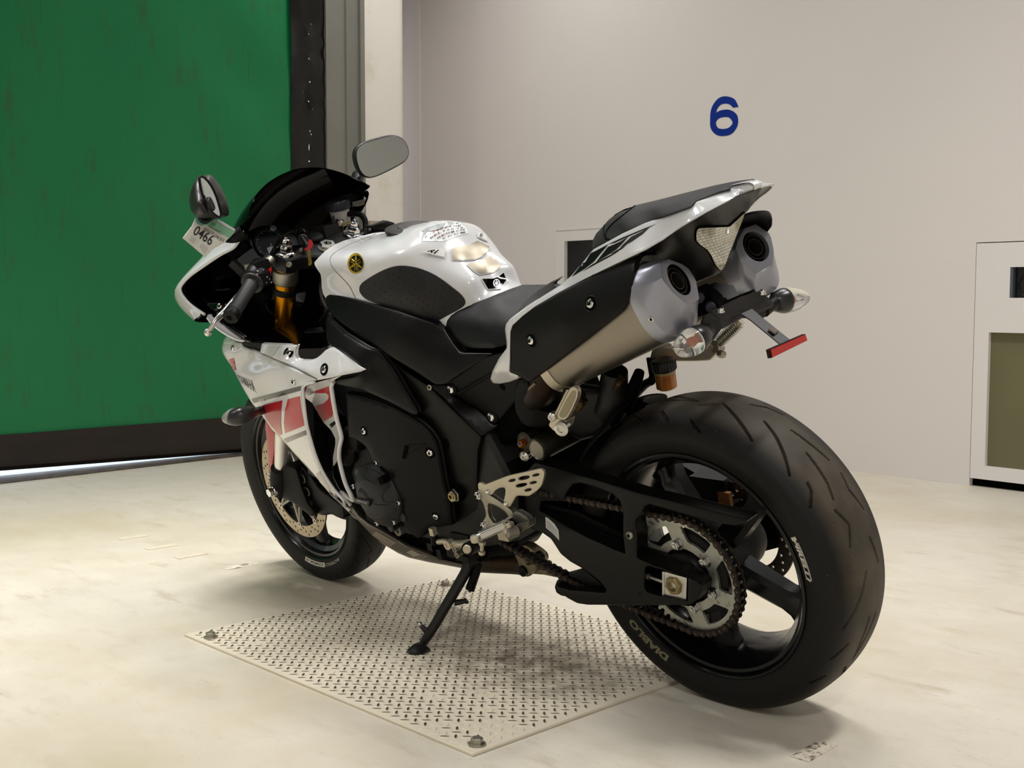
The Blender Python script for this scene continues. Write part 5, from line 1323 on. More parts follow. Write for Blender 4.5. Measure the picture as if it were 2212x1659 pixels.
# ---- mufflers (a mirrored pair)
TH, PS = R(25), R(9)
FACE = [(.024, .040), (.046, .014), (.037, -.016), (.019, -.042), (-.026, -.047), (-.050, -.015), (-.049, .008), (-.037, .021), (-.008, .039)]
def muffler(sg):
    e = part('muffler'); e['label'] = 'left muffler' if sg > 0 else 'right muffler'
    c = np.array([-.092, sg*.12, .896]); n = np.array([-math.cos(TH)*math.cos(PS), -sg*math.sin(PS), math.sin(TH)*math.cos(PS)])
    u = np.cross(n, [0, 0, 1.]); u /= np.linalg.norm(u); u = u if u[1]*sg > 0 else -u; w = np.cross(u, n); w = w if w[2] > 0 else -w
    ax = np.array([-math.cos(R(23)), sg*.035, math.sin(R(23))]); ax /= np.linalg.norm(ax)
    S0 = np.array([.212, sg*.128, .752]); S1 = np.array([-.048, sg*.131, .857])
    uu = np.array([0, sg*1., 0]); ww = np.array([math.sin(R(23)), 0, math.cos(R(23))])
    nn = 36
    def sect(cen, a, b_, sq=2.6, tw=0.):
        P = []
        for k in range(nn):
            t = 2*PI*k/nn; ct, st_ = math.cos(t), math.sin(t)
            P.append(cen+uu*a*np.sign(ct)*abs(ct)**(2/sq)+ww*b_*np.sign(st_)*abs(st_)**(2/sq))
        return P
    # face polygon resampled by angle to nn points
    fp = np.array(FACE)
    def face_pt(t, k=1.):
        d = np.array([math.cos(t), math.sin(t)]); best = 0
        for i in range(len(fp)):
            a, b_ = fp[i-1], fp[i]; M = np.array([d, a-b_]).T
            if abs(np.linalg.det(M)) < 1e-12: continue
            s_, q = np.linalg.solve(M, a)
            if 0 <= q <= 1 and s_ > 0: best = max(best, s_)
        return d*best*k
    def face_ring(off, k=1.): return [c+n*off+u*p_[0]+w*p_[1] for p_ in (face_pt(2*PI*j/nn, k) for j in range(nn))]
    can = [sect(S0+(S1-S0)*t, .056+.004*t, .066+.004*t) for t in np.linspace(0, 1, 8)]
    grid('muffler_can', can, titan, e, closed_u=True, sub=0, ang=50, label='bronze-tinted steel can')
    b = MB(); rings = [sect(S0-(S1-S0)*.07, .054, .064), sect(S0-(S1-S0)*.07, .0575, .0675), sect(S0+(S1-S0)*.015, .0575, .0675), sect(S0+(S1-S0)*.015, .055, .065)]
    grid('can_band', rings, steel, e, closed_u=True, sub=0, ang=30)
    # cap: seam, shoulder, face
    cap = [sect(S1-(S1-S0)*.01, .0612, .0712), sect(S1+ax*.012, .0625, .0725), sect(S1+ax*.026, .0600, .0700)]
    fr = face_ring(0, 1.0); fr2 = face_ring(-.004, 1.05)
    sh = [cap[-1][j]*.35+fr2[j]*.65 for j in range(nn)]
    cap += [sh, fr2, fr, face_ring(.0005, .93)]
    hole = [c+n*.0005+u*(.030*math.cos(2*PI*j/nn)-.001)+w*(.030*math.sin(2*PI*j/nn)) for j in range(nn)]
    inner = [p_-n*.014 for p_ in hole]
    cap += [hole, inner]
    grid('muffler_cap', cap, bluegrey, e, closed_u=True, sub=0, ang=28, label='blue-grey metal end cap')
    b = MB(); b.lathe([(.0295, .0), (.0298, -.004), (.0298, -.03), (0, -.03)], c, n, 40); b.build('outlet_bore', darkin, e)
    b = MB()
    for r0 in (.0245, .0165): b.lathe([(r0, -.02), (r0, .0015), (r0-.0009, .0015), (r0-.0012, -.02)], c-n*.004, n, 40, closed=True)
    b.build('outlet_pipe', mat('pipe_steel', '#5a554b', .3, metal=.9), e)
    return e, c, n
mufL, cL, nL = muffler(1); mufR, cR, nR = muffler(-1)
canL = [o for o in mufL.children if o.name.startswith('muffler_can')][0]; capL = [o for o in mufL.children if o.name.startswith('muffler_cap')][0]
bolt_at([capL, canL], *KD((1096, 1042))[0], mufL, r=.0055, h=.002, m=alu); bandL = [o for o in mufL.children if o.name.startswith('can_band')][0]
bolt_at([bandL], *KD((430, 1437))[0], mufL, r=.0055, h=.002, m=alu)
# heat cover of the left muffler
hc = KD((135, 1130), (150, 1085), (220, 1020), (300, 960), (480, 858), (700, 745), (850, 675), (950, 625), (1030, 600), (1100, 590), (1128, 600), (1050, 607), (1005, 632), (985, 670), (985, 720), (982, 800), (955, 885), (930, 940), (900, 988), (850, 1030), (700, 1148), (500, 1300), (392, 1383), (340, 1420), (262, 1474), (225, 1450), (190, 1428), (133, 1402), (131, 1250))
yhc = tps([KD((135, 1130, .186))[0], KD((133, 1400, .192))[0], KD((262, 1474, .195))[0], KD((392, 1383, .196))[0], KD((700, 1148, .200))[0], KD((900, 988, .198))[0], KD((985, 760, .180))[0], KD((985, 670, .165))[0], KD((1100, 592, .120))[0], KD((700, 745, .165))[0], KD((300, 960, .178))[0], KD((500, 1050, .205))[0], KD((950, 625, .145))[0]])
hcm = mat('heat_cover', '#0d0b0a', .5, spec=.2, bump=.12, bscale=1400)
hco = patch('heat_cover', rc(hc, 3), yhc, hcm, bike, thick=.012, rnd=4, rdep=.005, step=8, mirror=True, label='matte black muffler cover')
hcL = [o for o in bike.children if o.name.startswith('heat_cover')][0]
for (X, Y) in ((690, 935), (285, 1185)): bolt_at(hcL, *KD((X-8, Y))[0], hcL, r=.0085, h=.005, m=chrome, recess=.0135)
# black hood over the right muffler outlet
hd = [U(*p_[:2], y) for p_, y in zip(KD((1730, 320), (1780, 305), (1850, 298), (1905, 297), (1925, 345), (1930, 445)), (-.06, -.08, -.11, -.145, -.165, -.175))]
rows = [[p_+np.array([t*.30, 0, -t*.10])*np.array([1, 1, 1]) for p_ in hd] for t in (0, .3, .6, 1)]
grid('muffler_hood', rows, blackp, mufR, sub=1, thick=.005, label='black hood over the right muffler')
# ================================================================ FAIRINGS
KM = K(520, 880, .108499); KS = K(380, 560, .126582); KT = K(600, 480, .099458); KU2 = K(1020, 980, .138626); KV = K(440, 560, .084388)
fl = KB((470, 365), (478, 325), (500, 290), (560, 300), (640, 315), (655, 345), (760, 392), (900, 455), (1050, 522), (1200, 590), (1285, 627), (1282, 640), (1190, 675), (1165, 700), (1155, 740), (1165, 850), (1185, 1000), (1215, 1120), (1270, 1300), (1335, 1440), (1420, 1570), (1500, 1660))
fl += KG((960, 730), (1050, 840), (1130, 905), (1210, 985), (1250, 1030), (1215, 1005), (1130, 915), (1000, 790), (820, 580), (680, 430), (560, 290), (490, 215), (400, 130), (355, 60))
fl += KB((820, 950), (790, 900), (740, 850), (700, 790), (655, 715), (620, 650), (580, 570), (540, 500), (505, 455), (480, 410))
yfl = tps([KB((470, 365, .190))[0], KB((500, 290, .185))[0], KB((640, 315, .215))[0], KB((1285, 630, .238))[0], KB((900, 455, .232))[0], KB((1165, 700, .243))[0], KB((1185, 1000, .236))[0], KB((1270, 1300, .222))[0], KB((1500, 1660, .195))[0], KG((1250, 1030, .165))[0], KG((1130, 905, .175))[0], KG((820, 580, .188))[0], KG((490, 215, .195))[0], KB((790, 900, .190))[0], KB((655, 715, .186))[0], KB((540, 500, .186))[0], KB((800, 600, .226))[0], KB((1000, 800, .240))[0], KB((1000, 1050, .230))[0], KB((700, 450, .215))[0]])
fair = patch('side_fairing', rc(fl, 3), yfl, white, bike, thick=.006, rnd=6, rdep=.007, step=8, mirror=True, ang=50, label='white side fairing with red block stripes')
fL = [o for o in bike.children if o.name.startswith('side_fairing')][0]; fairs = [fL]
# upper wing of the fairing
wg = KB((812, 321), (1117, 336), (1104, 380), (1103, 425), (1118, 455), (1150, 464), (1220, 466), (1275, 450), (1315, 420), (1355, 380), (1400, 355), (1430, 355), (1480, 385), (1600, 468), (1704, 545), (1660, 566), (1500, 596), (1400, 618), (1285, 640), (1282, 622), (1190, 572), (1000, 485), (860, 425), (797, 398))
ywg = tps([KB((812, 321, .215))[0], KB((1117, 336, .205))[0], KB((1150, 464, .215))[0], KB((1430, 355, .205))[0], KB((1704, 545, .218))[0], KB((1500, 596, .236))[0], KB((1285, 640, .242))[0], KB((1000, 485, .238))[0], KB((797, 398, .230))[0], KB((1200, 520, .232))[0]])
wing = patch('fairing_wing', rc(wg, 2), ywg, white, bike, thick=.008, rnd=4, rdep=.005, step=7, mirror=True, ang=50, label='white upper fairing wing')
wL = [o for o in bike.children if o.name.startswith('fairing_wing')][0]
patch('wing_gap', rc(KB((640, 300), (820, 318), (800, 405), (700, 372), (650, 345)), 2), .212, blackp, bike, thick=.01, rnd=2)
grs = mat('decal_grey', '#c3c2bd', .25, coat=.5)
decal('grey_block', KB((878, 325), (978, 330), (905, 440), (832, 408)), grs, wL, wL)
decal('grey_block', KB((800, 405), (925, 452), (880, 490), (835, 530), (820, 490), (800, 440)), grs, fL, fL)
decal('grey_block', KB((705, 378), (758, 394), (745, 440), (720, 470), (690, 440)), grs, fL, fL)
for (X, Y, ob) in ((1040, 403, wL), (1345, 545, wL)): bolt_at(ob, *KB((X, Y))[0], ob, r=.0085, h=.004, m=chrome, recess=.0135)
for (X, Y) in ((570, 362), (1088, 652)): bolt_at(fL, *KB((X, Y))[0], fL, r=.0075, h=.005, m=chrome)
dg = mat('decal_gunmetal', '#44433e', .25, metal=.3, coat=.5); dl = mat('decal_silver', '#a9a69a', .25, metal=.3, coat=.5)
decal('grey_stripe', KB((725, 795), (950, 737), (1150, 684), (1146, 725), (950, 780), (745, 832)), dg, fL, fL)
decal('red_block', KB((823, 852), (990, 808), (978, 900), (975, 1000), (985, 1098), (965, 1110), (900, 1035), (845, 960), (828, 905)), redd, fL, fL, label='red block decal')
decal('red_block', KB((1035, 800), (1138, 772), (1146, 850), (1174, 1024), (1100, 1055), (1010, 1090), (1003, 1000), (1010, 900)), redd, fL, fL, label='red block decal')
decal('red_block', KB((775, 865), (800, 855), (812, 930), (795, 905)), redd, fL, fL)
decal('grey_stripe', KB((1000, 1140), (1100, 1100), (1188, 1063), (1195, 1103), (1100, 1140), (1030, 1170)), dg, fL, fL)
decal('silver_tip', KB((1255, 1448), (1308, 1410), (1345, 1470), (1420, 1580), (1480, 1660), (1440, 1660), (1350, 1550)), mat('tip_grey', '#8d8578', .25, metal=.4, coat=.5), fL, fL)
text_px('fairing_lettering', 'YAMAHA', KB((632, 655), (768, 748), (735, 640), (600, 585)), blackg, fL, fL, bold=.01)
decal('logo_letter', KB((530, 460), (575, 445), (595, 555), (570, 560), (560, 505), (545, 490)), red, fL, fL)
# fairing lip: thick white rolled edge round the vent
lip = up(KB((1262, 652, .238), (1190, 672, .243), (1165, 700, .2435), (1163, 740, .243), (1173, 850, .240), (1193, 1000, .237), (1222, 1120, .233), (1278, 1300, .224), (1343, 1440, .213), (1428, 1570, .203), (1508, 1660, .196))+KG((1130, 893, .176), (1180, 935, .170)))
b = MB(); b.tube(lip, [.004]*len(lip), 10, smooth=4); b.build('vent_lip', white, bike)
lip2p = KB((1420, 650, .218), (1407, 690, .216), (1412, 740, .214), (1428, 850, .212), (1455, 980, .210), (1490, 1110, .208), (1485, 1165, .206), (1474, 1220, .204), (1472, 1300, .200), (1492, 1400, .196), (1530, 1530, .190), (1590, 1660, .182))+KE((150, 1120, .176), (205, 1200, .170), (225, 1225, .166))
b = MB(); b.tube(up(lip2p), [.0055]*len(lip2p), 12, smooth=4); b.build('inner_vent_lip', white, bike, label='white inner vent strip')
# inner vane with red block between the two lips
va = KB((1195, 690), (1300, 650), (1490, 600), (1420, 640), (1405, 690), (1428, 850), (1455, 980), (1492, 1115), (1478, 1190), (1470, 1300), (1420, 1375), (1418, 1300), (1440, 1180), (1438, 1130), (1400, 1060), (1340, 1000), (1300, 930), (1240, 830), (1185, 790), (1180, 740))
yva = tps([KB((1195, 690, .236))[0], KB((1490, 600, .232))[0], KB((1405, 690, .212))[0], KB((1455, 980, .205))[0], KB((1470, 1300, .195))[0], KB((1185, 780, .19))[0], KB((1300, 930, .175))[0], KB((1430, 1150, .175))[0], KB((1420, 1350, .18))[0]])
vane = patch('vent_vane', rc(va, 2), yva, white, bike, thick=.004, rnd=0, step=6, label='white inner vane with red block')
decal('red_block', KB((1235, 742), (1385, 686), (1428, 850), (1430, 900), (1410, 950), (1340, 990), (1300, 930), (1270, 860), (1340, 835), (1380, 800), (1385, 765), (1360, 745), (1300, 745)), redd, vane, vane)
decal('black_stripe', KB((1390, 1012), (1448, 975), (1455, 1000), (1408, 1042)), blackg, vane, vane)
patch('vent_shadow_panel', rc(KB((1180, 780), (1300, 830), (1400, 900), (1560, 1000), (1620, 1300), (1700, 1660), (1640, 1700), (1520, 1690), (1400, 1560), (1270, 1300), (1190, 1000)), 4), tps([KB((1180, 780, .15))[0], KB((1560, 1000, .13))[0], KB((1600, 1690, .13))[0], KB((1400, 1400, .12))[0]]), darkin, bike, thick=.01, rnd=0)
# black lower vane tip inside the vent
patch('lower_vane', rc(KG((1000, 495), (1060, 440), (1075, 560), (1120, 680), (1170, 800), (1200, 860), (1150, 840), (1060, 700), (1010, 600)), 3), .172, blackg, bike, thick=.01, rnd=2)
# belly pan
bp = [(752, 1093), (762, 1093), (777, 1114), (799, 1131), (824, 1144), (853, 1161), (880, 1178), (905, 1187), (955, 1206), (996, 1213), (1015, 1216), (1012, 1228), (1000, 1228), (973, 1223), (928, 1215), (883, 1205), (860, 1195), (828, 1176), (800, 1153), (770, 1121), (752, 1104)]
ybp = tps([(755, 1097, .166), (800, 1140, .165), (880, 1190, .150), (1000, 1222, .115), (860, 1168, .155), (883, 1205, .135)])
bellym = mat('belly_grey', '#5f5850', .3, metal=.5, coat=.4)
belly = patch('belly_pan', rc(bp, 2), ybp, bellym, bike, thick=.006, rnd=5, rdep=.010, step=6, mirror=True, label='grey belly pan')
bL = [o for o in bike.children if o.name.startswith('belly_pan')][0]
b = MB(); b.prism([(.68, .235), (.80, .235), (.98, .27), (1.02, .31), (.9, .34), (.66, .31)], -.12, .12, (0, 0, 0), (1, 0, 0), (0, 0, 1), (0, 1, 0)); b.build('belly_floor', darkin, bike)
hs = mat('hatch_silver', '#c3bba8', .3, metal=.5)
for k in range(5):
    t = k/5; a = (1440-55*t, 1140+50*t); c_ = (1640-75*t, 1255+52*t); decal('hatch_stripe', KG(a, c_, (c_[0]-8, c_[1]+7), (a[0]-8, a[1]+7)), hs, bL, bL, step=8)
decal('belly_sticker', KI((78, 498), (130, 474), (222, 520), (150, 542)), mat('sticker_silver', '#b9b2a4', .3, metal=.4), bL, bL)
for k in range(3): decal('hatch_stripe', KI((172+k*18, 547+k*8), (240+k*20, 515+k*7), (247+k*20, 518+k*7), (180+k*18, 551+k*8)), hs, bL, bL)
# ================================================================ FRONT COWL AND SCREEN
rimpx = KA((668, 940, .186), (640, 985, .190), (600, 1050, .197), (560, 1093, .202), (450, 1152, .210), (300, 1253, .216), (200, 1325, .219), (140, 1385, .221), (116, 1430, .222), (130, 1485, .224), (200, 1570, .226), (320, 1655, .229))
rimpx += KS((560, 930, .230), (690, 1160, .233), (900, 1285, .235), (1160, 1392, .236)) if False else []
rim3 = up(rimpx)
cl = [np.array(p) for p in [(1.492, 0, .958), (1.502, 0, .952), (1.518, 0, .943), (1.535, 0, .932), (1.555, 0, .916), (1.578, 0, .896), (1.597, 0, .878), (1.61, 0, .86), (1.62, 0, .84), (1.615, 0, .815), (1.59, 0, .79), (1.55, 0, .77)]]
def cowl_rows(k=0.):
    rows = []
    for a, c_ in zip(rim3, cl):
        row = []
        for t in (0, .12, .3, .5, .7, .88, 1.0):
            p = a*(1-t)+c_*t; bul = math.sin(PI*t)
            fx = c_[0]-(c_[0]-a[0])*(1-t)**2.2
            p = np.array([fx-k, a[1]*(math.cos(t*PI/2)**.8 if t < 1 else 0)*(1-.0*bul), p[2]])
            row.append(p)
        rows.append(row)
    return rows
grid('front_cowl', cowl_rows(0), white, bike, sub=1, mirror=True, label='white front cowl')
grid('cowl_lining', [[p-np.array([.006, np.sign(p[1])*.005, 0]) for p in r_] for r_ in cowl_rows(.004)], blackg, bike, sub=1, mirror=True, label='gloss black cowl lining')
b = MB(); b.tube([p+np.array([-.001, 0, 0]) for p in rim3], .0038, 10, smooth=4); b.build('cowl_edge', white, bike, label='white edge of the front cowl')
b = MB(); b.tube([(p+np.array([-.001, 0, 0]))*np.array([1, -1, 1]) for p in rim3], .0038, 10, smooth=4); b.build('cowl_edge', white, bike)
# inner black shell between cowl edge and gauge
ci = KA((664, 952), (620, 1030), (565, 1098), (450, 1160), (300, 1262), (200, 1335), (145, 1395), (130, 1432), (145, 1480), (210, 1560), (322, 1640))+KS((560, 925), (700, 1030), (880, 1130), (1170, 1390))+KB((640, 292), (820, 318), (1115, 333), (1180, 200), (1330, 180))+KA((1340, 1400), (1280, 1200), (1200, 1250), (1130, 1240), (900, 1180), (760, 1150), (700, 1050), (680, 980))
yci = tps([KA((664, 952, .182))[0], KA((565, 1098, .198))[0], KA((300, 1262, .212))[0], KA((130, 1432, .218))[0], KA((322, 1640, .225))[0], KS((880, 1130, .228))[0], KB((640, 292, .230))[0], KB((1115, 333, .200))[0], KB((1330, 180, .09))[0], KA((1280, 1200, .05))[0], KA((760, 1150, .08))[0], KA((900, 1180, .06))[0], KA((700, 1050, .12))[0], KA((500, 1400, .10))[0], KA((350, 1500, .15))[0], KA((900, 1550, .07))[0], KB((900, 150, .10))[0], KB((800, 250, .17))[0]])
patch('inner_cowl', ci, yci, blackg, bike, thick=.004, rnd=0, step=9, ang=50, label='gloss black inner cowl')
cc = KS((400, 630), (520, 570), (655, 545), (770, 570), (870, 615), (960, 690), (1000, 780), (960, 880), (870, 960), (740, 1010), (660, 990), (560, 920), (470, 810), (415, 720))
ccv = patch('cowl_cover', rc(cc, 6), tps([KS((400, 630, .190))[0], KS((655, 545, .165))[0], KS((1000, 780, .17))[0], KS((700, 1000, .205))[0], KS((750, 770, .205))[0]]), blackg, bike, thick=.01, rnd=8, rdep=.012, step=6, ang=60)
bolt_at(ccv, *KS((757, 805))[0], bike, r=.008, h=.006, m=chrome)
patch('cowl_band', rc(KS((600, 950), (700, 1020), (900, 1140), (1170, 1330), (1240, 1390), (1300, 1420), (1170, 1400), (1000, 1290), (780, 1120)), 2), .234, blackg, bike, thick=.006, rnd=2)
patch('lens_strip', rc(KS((540, 942), (600, 958), (700, 1035), (860, 1130), (1000, 1235), (1165, 1385), (1100, 1392), (960, 1340), (780, 1235), (620, 1110), (540, 1020), (528, 985)), 2), .2335, mat('lens_lilac', '#a8a7ae', .2, coat=.4), bike, thick=.006, rnd=3, label='pale grey lens strip')
b = MB(); b.tube(up(KS((530, 1000, .2345), (620, 1115, .235), (780, 1240, .236), (960, 1345, .237), (1100, 1395, .238), (1160, 1392, .238))), .0022, 8, smooth=3); b.build('lower_lip', white, bike)
patch('grey_green_patch', rc(KS((860, 1300), (960, 1350), (1100, 1400), (1140, 1440), (1000, 1425), (860, 1450), (800, 1430), (810, 1370)), 3), .200, mat('grey_green_gloss', '#7f9a8c', .1, coat=.5), bike, thick=.01, rnd=3)  # grey-green patch at the lower edge of the cowl
# windscreen, dark smoked
sr = [(1.138, 0, 1.163), (1.138, .045, 1.158), (1.136, .090, 1.147), (1.133, .134, 1.126), (1.118, .167, 1.100), (1.099, .188, 1.078), (1.127, .190, 1.043)]
sr = np.array(sr); sr = np.array([sr[0], sr[1], sr[2], sr[3], sr[4], sr[5]])
rows = []
nose = np.array([(1.50, 0, .955), (1.490, .045, .953), (1.462, .085, .948), (1.415, .120, .942), (1.35, .150, .945), (1.27, .170, .965)])
for t in (0, .03, .2, .45, .7, 1):
    row = []
    for a, c_ in zip(sr, nose):
        p = a*(1-t)+c_*t; p[2] += .035*math.sin(PI*t)*(1-.5*(a[1]/.19)); p[1] *= 1+.03*math.sin(PI*t); row.append(p)
    rows.append([q*np.array([1, -1, 1]) for q in row[::-1]][:-1]+row)
scr_m = mat('smoked_screen', '#020202', .08, spec=.02)
screen = grid('windscreen', rows, scr_m, bike, sub=2, thick=.003, label='dark smoked windscreen')
side = []
for s_ in (1, -1):
    rr_ = [[np.array((1.099, s_*.188, 1.078)), np.array((1.127, s_*.191, 1.043)), np.array((1.16, s_*.192, 1.015))], [np.array((1.19, s_*.186, 1.05)), np.array((1.21, s_*.190, 1.02)), np.array((1.23, s_*.19, .99))], [np.array((1.27, s_*.172, .968)), np.array((1.28, s_*.18, .955)), np.array((1.29, s_*.185, .94))]]
    grid('screen_side', rr_, scr_m, bike, sub=1, thick=.003)
# ================================================================ FORK, CLAMPS, COCKPIT
FU = np.array([1.108, .103, .975]); FD = np.array([1.388, .103, .372]); FA = lenvec(FU-FD)
def fk(t, s_=1, off=(0, 0, 0)): return np.array([FD[0], FD[1]*s_, FD[2]])+np.array([FA[0], 0, FA[2]])*t+np.array(off)
LF = float(np.linalg.norm(FU-FD))
for s_ in (1, -1):
    f = part('front_fork'); f['label'] = 'left fork leg' if s_ > 0 else 'right fork leg'
    ax = np.array([FA[0], 0, FA[2]])
    b = MB(); b.tube([fk(.18, s_), fk(LF-.035, s_)], .0268, 40); smb(b).build('outer_tube', gold, f, label='gold fork tube')
    b = MB(); b.tube([fk(-.04, s_), fk(.19, s_)], .0215, 40); smb(b).build('inner_tube', mat('chrome_tube', '#e2e0da', .22, metal=.7), f)
    b = MB(); b.lathe([(.0282, LF-.115), (.0298, LF-.113), (.0298, LF-.100), (.0282, LF-.098)], fk(0, s_), ax, 60); smb(b).build('preload_band', blackp, f)
    b = MB(); b.lathe([(.0285, LF-.085), (.0315, LF-.080), (.0315, LF-.050), (.029, LF-.047)], fk(0, s_), ax, 48); smb(b).build('clip_on_clamp', alud, f)
    b = MB(); o_ = fk(LF, s_)
    b.lathe([(.0265, -.010), (.0275, -.002), (.0255, .002), (.018, .004)], o_, ax, 40); b.lathe([(.0165, .003), (.0165, .013), (.0150, .015)], o_, ax, 6); b.lathe([(.0150, .014), (.0152, .016), (.0152, .020), (.0095, .021)], o_, ax, 32)
    b.lathe([(.0098, .020), (.0098, .029), (.0088, .031)], o_, ax, 6); b.lathe([(.0085, .030), (.0085, .033), (.0045, .034), (.0045, .040), (0, .0405)], o_, ax, 24)
    smb(b).build('fork_cap', mat('cap_silver', '#dcdde0', .12, metal=1.), f, ang=25)
    b = MB(); b.lathe([(.0235, .018), (.031, .012), (.033, -.02), (.032, -.055), (.026, -.075), (0, -.078)], fk(-.01, s_), ax, 40); smb(b).build('lower_leg', blackm, f, label='black lower fork leg')
def clamp(z0, z1, nm, m):
    b = MB(); c_ = fk(LF, 1)*np.array([1, 0, 1]); ax = np.array([FA[0], 0, FA[2]]); fwd = np.cross(np.array([0, 1., 0]), ax); fwd = fwd if fwd[0] > 0 else -fwd
    pl = [(-.135, -.01), (-.125, -.034), (-.075, -.036), (-.03, -.06), (.03, -.06), (.075, -.036), (.125, -.034), (.135, -.01), (.130, .022), (.105, .034), (.07, .03), (.03, .02), (-.03, .02), (-.07, .03), (-.105, .034), (-.130, .022)]
    b.prism(pl, z0, z1, c_, (0, 1, 0), fwd, ax, bev=.004); return smb(b).build(nm, m, bike, ang=25)
tc_o = clamp(-.040, -.004, 'top_clamp', mat('clamp_black', '#101113', .35, spec=.5)); clamp(-.27, -.22, 'lower_clamp', blackp)
sn = fk(LF, 1)*np.array([1, 0, 1]); fwdv = np.cross([0, 1., 0], FA); fwdv = fwdv if fwdv[0] > 0 else -fwdv
sc_ = sn-fwdv*.030
b = MB(); b.lathe([(.024, -.006), (.024, -.001)], sc_, FA, 32); b.lathe([(.0215, -.003), (.0215, .008), (.019, .011), (.0105, .011), (.0105, -.002)], sc_, FA, 6, a0=.2); smb(b).build('stem_nut', alu, bike, ang=25)
b = MB(); b.lathe([(.0100, .0105), (.0098, -.0015), (0, -.0015)], sc_, FA, 24); smb(b).build('stem_bore', darkin, bike)
b = MB(); b.lathe([(.0065, 0), (.0065, .006), (.0035, .006), (.0035, .003), (0, .003)], U(*KA((1050, 1230))[0], .135), (-.5, .8, .1), 16); b.build('pinch_bolt', alud, bike)
# ignition barrel
ig = sn+fwdv*.028; b = MB(); b.lathe([(.024, -.03), (.024, .004), (.021, .008), (.012, .010), (0, .010)], ig, FA, 32); smb(b).build('ignition_barrel', blackp, bike)
# left handlebar, grip, switches, lever
gi, go = U(545, 611, .232), U(499, 682, .345); ga = lenvec(go-gi)
hb = part('left_handlebar')
b = MB(); b.tube([gi-ga*.09, gi], .0110, 16); b.build('bar', blackp, hb)
b = MB(); b.lathe([(.013, -.003), (.027, -.002), (.027, .003), (.0185, .005), (.0172, .02), (.0168, .05), (.0172, .09), (.0170, .118), (.0185, .121), (.0185, .125)], gi, ga, 32)
b.build('grip', mat('grip_rubber', '#1d1c1b', .55, bump=.3, bscale=500), hb)
b = MB(); b.lathe([(.016, .124), (.0185, .127), (.0185, .142), (.0165, .146), (.0075, .146), (.0065, .143), (.003, .143), (.003, .140), (0, .140)], gi, ga, 32); b.build('bar_end', blackp, hb)
b = MB(); b.lathe([(.012, -.078), (.024, -.075), (.029, -.065), (.030, -.04), (.029, -.012), (.025, -.004), (.02, .0)], gi, ga, 28); swt = b.build('switch_housing', blackp, hb)
b = MB(); b.box(gi-ga*.04+np.array([-.012, -.004, .020]), (.03, .035, .022)); b.box(gi-ga*.035+np.array([-.022, .004, -.010]), (.028, .03, .03)); b.build('switch_block', blackp, hb)
rb_ = U(*KV((1655, 285))[0], .180); b = MB(); b.lathe([(.007, -.012), (.0095, -.004), (.0095, .006), (.0075, .009), (0, .010)], rb_, (-.6, .3, .7), 4, a0=.3); b.build('red_switch', mat('switch_red', '#d8241c', .35), hb)
pm = mat('print_pale', '#a9a9a6', .6)
for (X, Y, w_) in ((1380, 300, 30), (1370, 385, 24), (1530, 270, 18), (1625, 455, 28), (1690, 508, 16), (1605, 600, 16), (1735, 590, 26), (1250, 437, 26)):
    l, n = cast([o for o in hb.children if o.type == 'MESH' and o.name.startswith('switch')], *KV((X, Y))[0])
    if l is not None: b = MB(); b.lathe([(w_*.00005+.0006, .0002), (w_*.00005, .0005), (0, .0005)], l, n, 8); b.build('switch_mark', pm, hb)
lv = [U(*q[:2], q[2]) for q in KS((1260, 400, .215), (1190, 480, .232), (1060, 620, .260), (960, 740, .288), (850, 880, .312), (740, 985, .335), (640, 1110, .355), (570, 1215, .366))]
b = MB(); b.tube([p+np.array([.0, 0, 0]) for p in lv], [.006, .006, .0065, .0075, .0085, .0080, .0060, .0055], 14, smooth=4); b.build('clutch_lever', mat('lever_silver', '#d5d3cc', .2, metal=.9), hb)
lb = U(*KS((545, 1248))[0], .370); b = MB(); b.lathe([(0, -.0095), (.005, -.008), (.0088, -.004), (.0096, 0), (.0088, .004), (.005, .008), (0, .0095)], lb, lenvec(lv[-1]-lb), 24); b.build('lever_ball', MATS['lever_silver'], hb)
b = MB(); b.tube([gi-ga*.075, gi-ga*.095+np.array([.0, -.01, .0])], .0165, 20); b.build('bar_clamp', alud, hb)
b = MB(); b.box(gi-ga*.06+np.array([.03, -.005, .0]), (.05, .03, .03)); b.build('lever_perch', alud, hb)
# right handlebar (mostly hidden behind the tank)
hr = part('right_handlebar'); gi2, go2 = gi*np.array([1, -1, 1]), go*np.array([1, -1, 1]); ga2 = lenvec(go2-gi2)
b = MB(); b.tube([gi2-ga2*.12, gi2], .0110, 16); b.build('bar', blackp, hr)
b = MB(); b.lathe([(.013, -.003), (.027, -.002), (.027, .003), (.0175, .005), (.0170, .118), (.0185, .125), (.0185, .142), (0, .146)], gi2, ga2, 24); b.build('grip', MATS['grip_rubber'], hr)
b = MB(); b.lathe([(.012, -.078), (.024, -.075), (.029, -.065), (.029, -.012), (.02, .0)], gi2, ga2, 24); b.build('switch_housing', blackp, hr)
